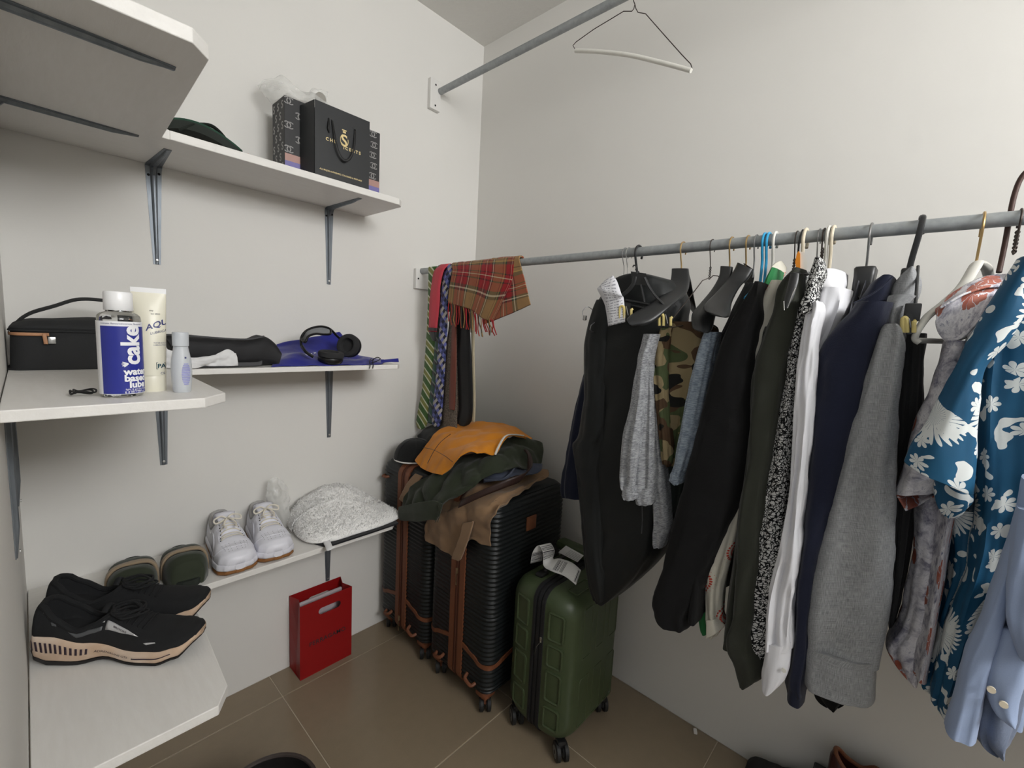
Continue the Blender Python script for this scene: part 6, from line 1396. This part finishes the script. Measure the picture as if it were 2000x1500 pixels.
# ------------------------------------------------ ties, strap and scarf over the rail
def stripes(name, cols, period, ang=.7, rough=.5):
    s = N(name, rough, 0, .35); uv = s.coord('UV'); x = s.n('ShaderNodeSeparateXYZ', i_Vector=uv)
    f = s.math('FRACT', s.math('MULTIPLY', s.math('ADD', s.math('MULTIPLY', x.outputs[0], ang), x.outputs[1]), 1/period))
    s.col(s.ramp(f, cols, True)); s.bump(s.noise(900, 2, uv), .3, .0005); return s.m
stripes('tie_green_stripe', [(0, rgb(62, 98, 44)), (.30, rgb(206, 208, 184)), (.42, rgb(132, 134, 66)), (.72, rgb(206, 208, 184)), (.84, rgb(62, 98, 44))], .066)
stripes('tie_teal_stripe', [(0, rgb(50, 84, 72)), (.6, rgb(120, 130, 124)), (.75, rgb(60, 60, 62))], .05)
s = N('tie_blue_check', .5, 0, .35); uv = s.coord('UV', (1, 1, 1)); r_ = s.n('ShaderNodeMapping', i_Vector=uv, i_Rotation=(0, 0, .785)).outputs[0]; x = s.n('ShaderNodeSeparateXYZ', i_Vector=r_)
a = s.math('GREATER_THAN', s.math('FRACT', s.math('MULTIPLY', x.outputs[0], 36)), .5); b = s.math('GREATER_THAN', s.math('FRACT', s.math('MULTIPLY', x.outputs[1], 28)), .5); c = s.math('GREATER_THAN', s.math('FRACT', s.math('MULTIPLY', x.outputs[1], 14)), .5)
s.col(s.mix(a, s.mix(b, rgb(28, 30, 50), rgb(104, 110, 178)), s.mix(c, rgb(176, 172, 166), rgb(64, 72, 120))))
s = N('tie_brown_fleck', .65, 0, .3); uv = s.coord('UV'); f = s.n('ShaderNodeTexVoronoi', i_Vector=uv, i_Scale=420.0).outputs[0]; s.col(s.mix(s.math('GREATER_THAN', f, .52), rgb(66, 58, 52), rgb(126, 116, 104)))
s = N('tie_black', .5, 0, .35); s.col(rgb(22, 22, 24)); mat('strap_red', (196, 62, 76), .6, bump=.3, nscale=300); mat('tie_rust', (112, 58, 44), .55); mat('tie_cream', (206, 196, 168), .7, bump=.5, nscale=200); mat('tie_white_edge', (206, 206, 200), .6)
def over_rail(name, label, cat, m, pxs, W, X=-.356, back=.18, group=None, th=.0025, part='blade'):
    """strip laid over the rail: front end runs down through pxs (px,py,halfwidth px) ; the back end hangs behind"""
    t = thing(name, label, cat, (RX, P(pxs[0][0], pxs[0][1], 'x', X).y, RZ), group)
    pts = []; wv = []
    y0 = P(pxs[0][0], pxs[0][1], 'x', X).y; w0 = abs(P(pxs[0][0]+pxs[0][2], pxs[0][1], 'x', X).y-P(pxs[0][0]-pxs[0][2], pxs[0][1], 'x', X).y)/2
    r = RR+.003+(-X-.356)*.3
    for z in (RZ-back, RZ-back*.6, RZ-.03): pts.append(Vector((RX+r, y0, z))); wv.append(Vector((0, w0, 0)))
    for k in range(1, 6):
        a = PI*k/6; pts.append(Vector((RX+r*math.cos(a), y0, RZ+r*math.sin(a)))); wv.append(Vector((0, w0, 0)))
    for i, (a, b_, hw) in enumerate(pxs[1:]):
        q = P(a, b_, 'x', X); w_ = abs(P(a+hw, b_, 'x', X).y-P(a-hw, b_, 'x', X).y)/2; pts.append(q); wv.append(Vector((.002*math.sin(i*2.1), w_, 0)))
    o = ribbon(part, pts, wv, m, t, th, sub=5); return t
over_rail('necktie', 'green and white diagonally striped tie, leftmost on the rail', 'tie', 'tie_green_stripe', [(845, 514, 7), (843, 545, 6), (842, 600, 7), (842, 652, 8), (839, 700, 9), (834, 760, 10), (828, 800, 10), (823, 828, 10), (820, 838, 4)], 0, -.349)
over_rail('necktie', 'dark teal tie with pale edge between the green tie and the blue checked tie', 'tie', 'tie_teal_stripe', [(864, 512, 8), (860, 560, 6), (856, 640, 5), (852, 720, 6), (846, 790, 8), (842, 828, 7)], 0, -.352)
t = over_rail('shoulder_strap', 'coral red padded strap with black buckle over the rail', 'strap', 'strap_red', [(862, 510, 8), (857, 530, 9), (851, 560, 9), (849, 590, 9), (847, 620, 8.5), (845, 648, 8)], 0, -.366, th=.004, part='webbing')
ribbon('strap_buckle', [P(845, 640, 'x', -.372), P(845, 646, 'x', -.372)], Vector((0, .030, 0)), 'hanger_black', t, .006)
ribbon('strap_end', [P(845, 648, 'x', -.368), P(846, 656, 'x', -.368), P(848, 666, 'x', -.368)], [Vector((0, .024, 0)), Vector((0, .020, 0)), Vector((0, .008, 0))], 'hanger_black', t, .004)
over_rail('necktie', 'blue, black and white checked tie in the middle of the ties', 'tie', 'tie_blue_check', [(877, 509, 8), (873, 540, 7), (868, 580, 7), (866, 640, 7), (862, 700, 8), (858, 760, 9), (854, 800, 9), (852, 826, 8), (851, 834, 3)], 0, -.362)
over_rail('necktie', 'wide brown flecked tie behind the rust tie', 'tie', 'tie_brown_fleck', [(893, 509, 8), (886, 580, 6), (884, 640, 8), (880, 700, 12), (878, 760, 15), (876, 826, 17), (876, 850, 15)], 0, -.353)
over_rail('necktie', 'narrow rust brown tie end lying on the brown flecked tie', 'tie', 'tie_rust', [(896, 509, 5), (890, 580, 5), (887, 640, 5), (886, 700, 5), (884, 760, 6), (883, 796, 6), (883, 800, 3)], 0, -.360)
over_rail('necktie', 'wide plain black tie, rightmost dark one below the scarf', 'tie', 'tie_black', [(908, 508, 8), (906, 580, 9), (906, 640, 12), (907, 700, 13), (909, 760, 14), (909, 805, 14), (905, 824, 12), (902, 832, 4)], 0, -.350)
over_rail('necktie', 'dark flecked narrow tie between the rust tie and the black tie', 'tie', 'tie_brown_fleck', [(900, 509, 5), (898, 600, 6), (896, 700, 7), (895, 790, 8), (894, 828, 8)], 0, -.348)
over_rail('cord_belt', 'thin cream twisted cord behind the black tie', 'cord', 'tie_cream', [(923, 507, 3), (923, 600, 3), (924, 700, 3), (925, 780, 3), (924, 824, 3)], 0, -.344, th=.004, part='cord')

# tartan scarf
s = N('tartan', .9, 0, .2); uv = s.coord('UV'); x = s.n('ShaderNodeSeparateXYZ', i_Vector=uv)
def tart(v):
    f = s.math('FRACT', s.math('DIVIDE', v, .135)); T = rgb(146, 112, 70); Rd = rgb(150, 20, 28); K = rgb(20, 24, 22); Wt = rgb(206, 196, 168); Yl = rgb(190, 160, 80); G = rgb(52, 60, 44)
    return s.ramp(f, [(0, T), (.16, K), (.175, T), (.22, Yl), (.235, G), (.29, Rd), (.43, K), (.45, Rd), (.50, Wt), (.515, Rd), (.57, K), (.59, Rd), (.72, G), (.77, Wt), (.80, G), (.84, T)], True)
chk = s.math('GREATER_THAN', s.math('FRACT', s.math('MULTIPLY', s.math('ADD', x.outputs[0], x.outputs[1]), 380)), .5)
s.col(s.mix(s.math('MULTIPLY_ADD', chk, .24, .38), tart(x.outputs[0]), tart(s.math('ADD', x.outputs[1], .03)))); s.bump(s.noise(900, 2, uv), .6, .001); s.b.inputs['Sheen Weight'].default_value = .2
t = thing('tartan_scarf', 'red and camel tartan scarf with fringe over the rail end', 'scarf', (RX, -.4, RZ))
def rl(px_, a, r): 
    y = P(px_, 512-(px_-1010)*.06, 'x', -.352).y; return Vector((RX+r*math.cos(a), y, RZ+r*math.sin(a)))
r_ = RR+.008
fr = [[rl(px_, a, r_) for px_ in (884, 915, 945, 975, 1006)] for a in (-.3, PI*.25, PI*.5, PI*.8)]
fr += pxgrid([[(884, 530, -.366), (912, 532, -.368), (940, 535, -.37), (970, 540, -.37), (1000, 545, -.366)], [(878, 560, -.372), (905, 565, -.376), (932, 572, -.374), (958, 582, -.376), (985, 580, -.37)],
              [(876, 592, -.374), (900, 598, -.378), (922, 606, -.376), (943, 622, -.378), (962, 628, -.374)]])
cloth('scarf_front', fr, MATS['tartan'], t, n=(50, 60), amp=.002, fr=22, solid=.003)
g2 = [[rl(px_, a, r_-.002) for px_ in (960, 978, 996, 1014)] for a in (-.3, PI*.4, PI*.8)] + pxgrid([[(955, 560, -.362), (978, 556, -.362), (1003, 552, -.362), (1024, 545, -.36)], [(948, 600, -.364), (975, 590, -.364), (1005, 582, -.364), (1031, 575, -.362)], [(944, 634, -.366), (975, 622, -.366), (1008, 608, -.366), (1036, 595, -.364)]])
cloth('scarf_back', g2, MATS['tartan'], t, n=(36, 50), amp=.002, fr=22, solid=.006)
fc = [MATS['strap_red'], mat('fringe_camel', (150, 116, 70), .9), mat('fringe_dark', (66, 58, 44), .9), mat('fringe_rust', (150, 60, 44), .9)]
rnd = random.Random(4)
for mi in range(4):
    b = B()
    for k in range(26):
        q = k/25
        if (k*7+int(q*5)) % 4 != mi: continue
        xa = 877+86*q; ya = 592+36*q**1.1; L = 24+9*rnd.random()+10*(q < .75); p0 = P(xa, ya-3, 'x', -.376); pts = [p0]
        for j in range(1, 4): pts.append(P(xa+rnd.uniform(-2, 2)+2*q*j, ya+L*j/3*(1.0), 'x', -.376+.002*rnd.random()))
        b.tube(pts, .0022, 6, sub=4)
    b.make('fringe', [mat('fringe_red', (150, 34, 38), .9), fc[1], fc[2], fc[3]][mi], t)

# ------------------------------------------------ clothes heaped on the suitcases
fabric('cotton_orange', (214, 134, 24), .8, var=.08, weave=700, bump=.3); fabric('cotton_olive', (44, 50, 36), .85, var=.15, weave=700); fabric('cotton_tan', (140, 112, 84), .85, var=.1, weave=700); fabric('denim_slate', (66, 72, 88), .85, var=.2, weave=500); fabric('navy_plain', (26, 28, 42), .85); mat('belt_brown', (46, 26, 20), .5, bump=.2); mat('trim_white', (228, 226, 220), .7)
XT = .806
def grid3(rows, zmin=None):
    g = pxgrid(rows)
    for r in g:
        for p in r:
            if zmin and p.x > -.525: p.z = max(p.z, zmin)
    return g
tan = grid3([[(860, 970, -.50), (895, 955, -.48), (935, 938, -.42), (985, 925, -.34), (1030, 915, -.26), (1070, 918, -.18)],
             [(850, 990, -.545), (885, 985, -.545), (922, 972, -.51), (965, 958, -.44), (1015, 943, -.33), (1071, 929, -.21)],
             [(838, 1003, -.560), (872, 1003, -.560), (908, 995, -.556), (940, 985, -.545), (975, 973, -.50), (1045, 948, -.29)],
             [(828, 1025, -.556), (860, 1030, -.556), (895, 1028, -.556), (930, 1015, -.555), (953, 1006, -.552), (972, 992, -.548)],
             [(826, 1046, -.552), (858, 1055, -.553), (890, 1062, -.554), (920, 1045, -.553), (945, 1040, -.550), (957, 1035, -.548)],
             [(830, 1057, -.550), (858, 1072, -.552), (886, 1088, -.554), (914, 1056, -.553), (940, 1064, -.550), (956, 1068, -.548)]], .822)
t = thing('tan_trousers', 'tan cotton trousers draped down the front of the black suitcases', 'trousers', (-.5, -.5, .8))
cloth('trouser_cloth', tan, MATS['cotton_tan'], t, n=(70, 70), amp=.0055, fr=16, solid=.004, ridge=1.7, seed=2)
cloth('waistband_tail', pxgrid([[(905, 1022, -.565), (925, 1018, -.565)], [(898, 1050, -.568), (915, 1052, -.568)], [(886, 1082, -.566), (902, 1088, -.566)], [(883, 1090, -.564), (897, 1095, -.564)]]), MATS['cotton_tan'], t, n=(12, 30), amp=.002, solid=.007)
cloth('trouser_side', pxgrid([[(780, 975, -.545), (795, 945, -.54), (812, 925, -.53)], [(792, 985, -.55), (808, 955, -.545), (826, 930, -.53)]]), MATS['cotton_tan'], t, n=(24, 10), amp=.003, solid=.004)
t = thing('denim_shorts', 'slate blue denim garment crumpled between olive and tan trousers', 'shorts', (-.4, -.55, .82))
cloth('denim_cloth', pxgrid([[(945, 925, -.46), (958, 912, -.43), (980, 906, -.39), (1003, 907, -.35), (1030, 905, -.30), (1060, 905, -.24)], [(944, 934, -.48), (962, 926, -.47), (985, 924, -.44), (1006, 918, -.39), (1030, 918, -.33), (1058, 917, -.27)], [(944, 942, -.49), (965, 940, -.475), (985, 937, -.455), (1008, 928, -.40), (1030, 926, -.35), (1050, 924, -.30)]]), MATS['denim_slate'], t, n=(40, 20), amp=.004, fr=22, solid=.004, ridge=1)
B().tube([P(946, 937, 'x', -.50), P(966, 938, 'x', -.49), P(986, 934, 'x', -.47), P(1000, 921, 'x', -.43), P(1008, 910, 'x', -.39)], .0028, 6, sub=5).make('hem', 'denim_slate', t)
t = thing('olive_trousers', 'olive green cotton trousers heaped under the orange shorts', 'trousers', (-.5, -.4, .85))
ol = grid3([[(779, 988, -.565), (795, 955, -.56), (835, 924, -.54), (880, 900, -.50), (925, 880, -.43), (975, 858, -.33), (1021, 848, -.22), (1060, 864, -.15)],
            [(782, 1003, -.585), (812, 975, -.59), (852, 948, -.575), (895, 922, -.54), (935, 900, -.49), (982, 880, -.40), (1025, 872, -.28), (1065, 885, -.18)],
            [(800, 1016, -.59), (838, 992, -.60), (872, 968, -.59), (908, 944, -.565), (940, 920, -.52), (988, 900, -.43), (1028, 895, -.31), (1063, 905, -.20)],
            [(845, 1014, -.575), (862, 988, -.585), (892, 972, -.575), (922, 953, -.555), (945, 934, -.52), (990, 912, -.45), (1030, 912, -.34), (1055, 920, -.23)]])
cloth('trouser_cloth', ol, MATS['cotton_olive'], t, n=(120, 70), amp=.008, fr=15, solid=.004, ridge=1.8, seed=7)
cloth('rolled_cuff', pxgrid([[(779, 990, -.60), (800, 985, -.605), (825, 980, -.61), (850, 978, -.60), (864, 985, -.60)], [(779, 1004, -.60), (800, 1003, -.61), (825, 1000, -.615), (848, 998, -.605), (860, 1000, -.60)], [(781, 1016, -.60), (800, 1018, -.605), (822, 1018, -.61), (840, 1015, -.605), (852, 1017, -.60)]]), MATS['cotton_olive'], t, n=(30, 16), amp=.003, solid=.005, ridge=1)
for k in range(2): B().tube([P(855+k*4, 985, 'x', -.605), P(858+k*2, 1000, 'x', -.61), P(850+k*5, 1020, 'x', -.605)], .0014, 6, sub=4).make('drawcord', 'cotton_olive', t)
t = thing('orange_shorts', 'orange cotton sweatshorts with white trim on top of the heap', 'shorts', (-.4, -.3, .92))
og = grid3([[(812, 900, -.50), (826, 872, -.46), (850, 842, -.40), (890, 826, -.31), (945, 823, -.23), (1003, 829, -.15), (1040, 856, -.12)],
            [(820, 912, -.54), (842, 885, -.51), (875, 858, -.46), (915, 842, -.38), (962, 836, -.30), (1003, 836, -.22), (1036, 858, -.16)],
            [(840, 922, -.565), (865, 897, -.545), (900, 872, -.51), (935, 860, -.45), (968, 850, -.38), (1002, 843, -.28), (1032, 860, -.19)],
            [(860, 927, -.575), (886, 903, -.565), (918, 881, -.54), (945, 882, -.50), (968, 886, -.45), (990, 851, -.36), (1024, 850, -.25)]])
cloth('shorts_cloth', og, MATS['cotton_orange'], t, n=(100, 70), amp=.006, fr=13, solid=.004, ridge=1.6, seed=3)
B().tube([P(967, 888, 'x', -.458), P(974, 872, 'x', -.44), P(987, 852, 'x', -.385), P(1005, 849, 'x', -.32), P(1022, 851, 'x', -.265)], .0055, 8, sub=5, flat=.5).make('white_trim', 'trim_white', t)
B().tube([P(835, 905, 'x', -.575), P(848, 880, 'x', -.535), P(862, 862, 'x', -.50), P(880, 848, 'x', -.455)], .0012, 6, sub=4).make('side_seam', 'belt_brown', t)
B().tube([P(826, 874, 'x', -.475), P(845, 878, 'x', -.525), P(868, 890, 'x', -.56), P(884, 902, 'x', -.575)], .0010, 6, sub=4).make('hem_seam', 'belt_brown', t)
t = thing('leather_belt', 'dark brown belt curving across the tan and olive trousers', 'belt', (-.45, -.5, .83))
ribbon('belt_strap', [P(898, 984, 'x', -.575), P(915, 976, 'x', -.57), P(950, 960, 'x', -.54), P(990, 944, 'x', -.49), P(1020, 932, 'x', -.43), P(1034, 914, 'x', -.37), P(1034, 890, 'x', -.33), P(1026, 878, 'x', -.30)],
       [Vector((.004, -.003, .015))]*4+[Vector((.006, -.004, .014)), Vector((.004, -.008, .008)), Vector((.002, -.008, .002)), Vector((.002, -.006, .002))], 'belt_brown', t, .003)
# black cap
t = thing('baseball_cap', 'black cap with white edge on the suitcase by the back wall', 'cap', (-.42, -.10, XT))
fabric('cap_black', (18, 19, 19), .85)
c0 = P(812, 868, 'x', -.44); c0.z = XT+.004; rings = []
for k in range(14):
    a = PI/2*k/13; r = .085*abs(math.cos(a))**.8+.002; z = .088*math.sin(a)**.9
    rings.append([c0+Vector((r*1.05*math.cos(2*PI*j/36)*(1+.05*math.sin(3*2*PI*j/36)), r*.93*math.sin(2*PI*j/36), z)) for j in range(36)])
cr_ = B().loft(rings).make('crown', 'cap_black', t, ang=80)
for k in range(6):
    a0 = PI*k/3; B().tube([c0+Vector(((.0855*abs(math.cos(a))**.8+.002)*1.05*math.cos(a0), (.0855*abs(math.cos(a))**.8+.002)*.93*math.sin(a0), .0885*math.sin(a)**.9)) for a in [PI/2*j/8 for j in range(9)]], .0012, 5).make('panel_seam', 'cap_black', t)
B().tube([c0+Vector((.092*math.cos(a), .083*math.sin(a), .0045)) for a in [2*PI*j/36 for j in range(36)]], .003, 6, closed=True).make('white_edge', 'trim_white', t)
o_ = cloth('dark_garment', pxgrid([[(815, 850, -.38), (830, 836, -.33), (850, 828, -.28), (880, 822, -.22)], [(820, 880, -.42), (840, 860, -.40), (860, 845, -.36), (890, 835, -.28)], [(822, 898, -.44), (845, 880, -.43), (870, 862, -.40), (900, 850, -.32)]]), MATS['cap_black'], n=(30, 24), amp=.006, solid=.005, ridge=1)
tag(o_, 'crumpled black garment behind the orange shorts, under the ties', 'garment')
# striped trainer at the right end of the heap
st = dict(sn); st['h'] = [(a, b_*.9) for a, b_ in sn['h']]
t, surf, zs, zb_, wid, yc, hh = shoe('striped_trainer', 'off-white trainer with red stripes behind the olive trousers', .20, .042, st, dict(out='gum_rubber', mid='tie_cream', up='tie_cream', col='lining_grey'))
for k in range(4): patch_on(t, lambda s_, tt: surf(s_, tt, .001), [(.06+.05*k, -.95), (.085+.05*k, -.95), (.085+.05*k, -.3), (.06+.05*k, -.3)], 'strap_red', 'red_stripe', 4)
t.location = (-.245, -.600, XT-.002); t.rotation_euler = (0, 0, 2.2)
# dark red shoe and black shoe tip at the foot of the right wall
mat('shoe_oxblood', (58, 22, 20), .4, bump=.1)
t, surf, zs, zb_, wid, yc, hh = shoe('oxblood_shoe', 'dark red shoe at the bottom edge, under the grey linen sleeve', .28, .050, sn, dict(out='rubber_black', mid='rubber_black', up='shoe_oxblood', col='tan_leather'))
q = P(1660, 1495, 'x', -.15); 
t.location = (-.08, -1.66, .150); t.rotation_euler = (0, 0, PI/2+PI)
bx = thing('shoe_box', 'low dark shoe box under the hanging clothes, below the photo edge', 'box', (-.12, -1.80, 0))
B().box((-.12, -1.80, .074), (.2, .34, .144), bev=.003).make('carton', 'box_charcoal', bx, smooth=False)
B().box((-.12, -1.80, .12), (.206, .346, .045), bev=.003).make('lid', 'box_charcoal', bx, smooth=False)
t, surf, zs, zb_, wid, yc, hh = shoe('black_shoe', 'black shoe tip at the foot of the right wall, at the bottom edge', .26, .045, sn, dict(out='rubber_black', mid='rubber_black', up='rubber_black', col='rubber_black'))
t.location = (-.062, -1.72, 0); t.rotation_euler = (0, 0, PI/2)
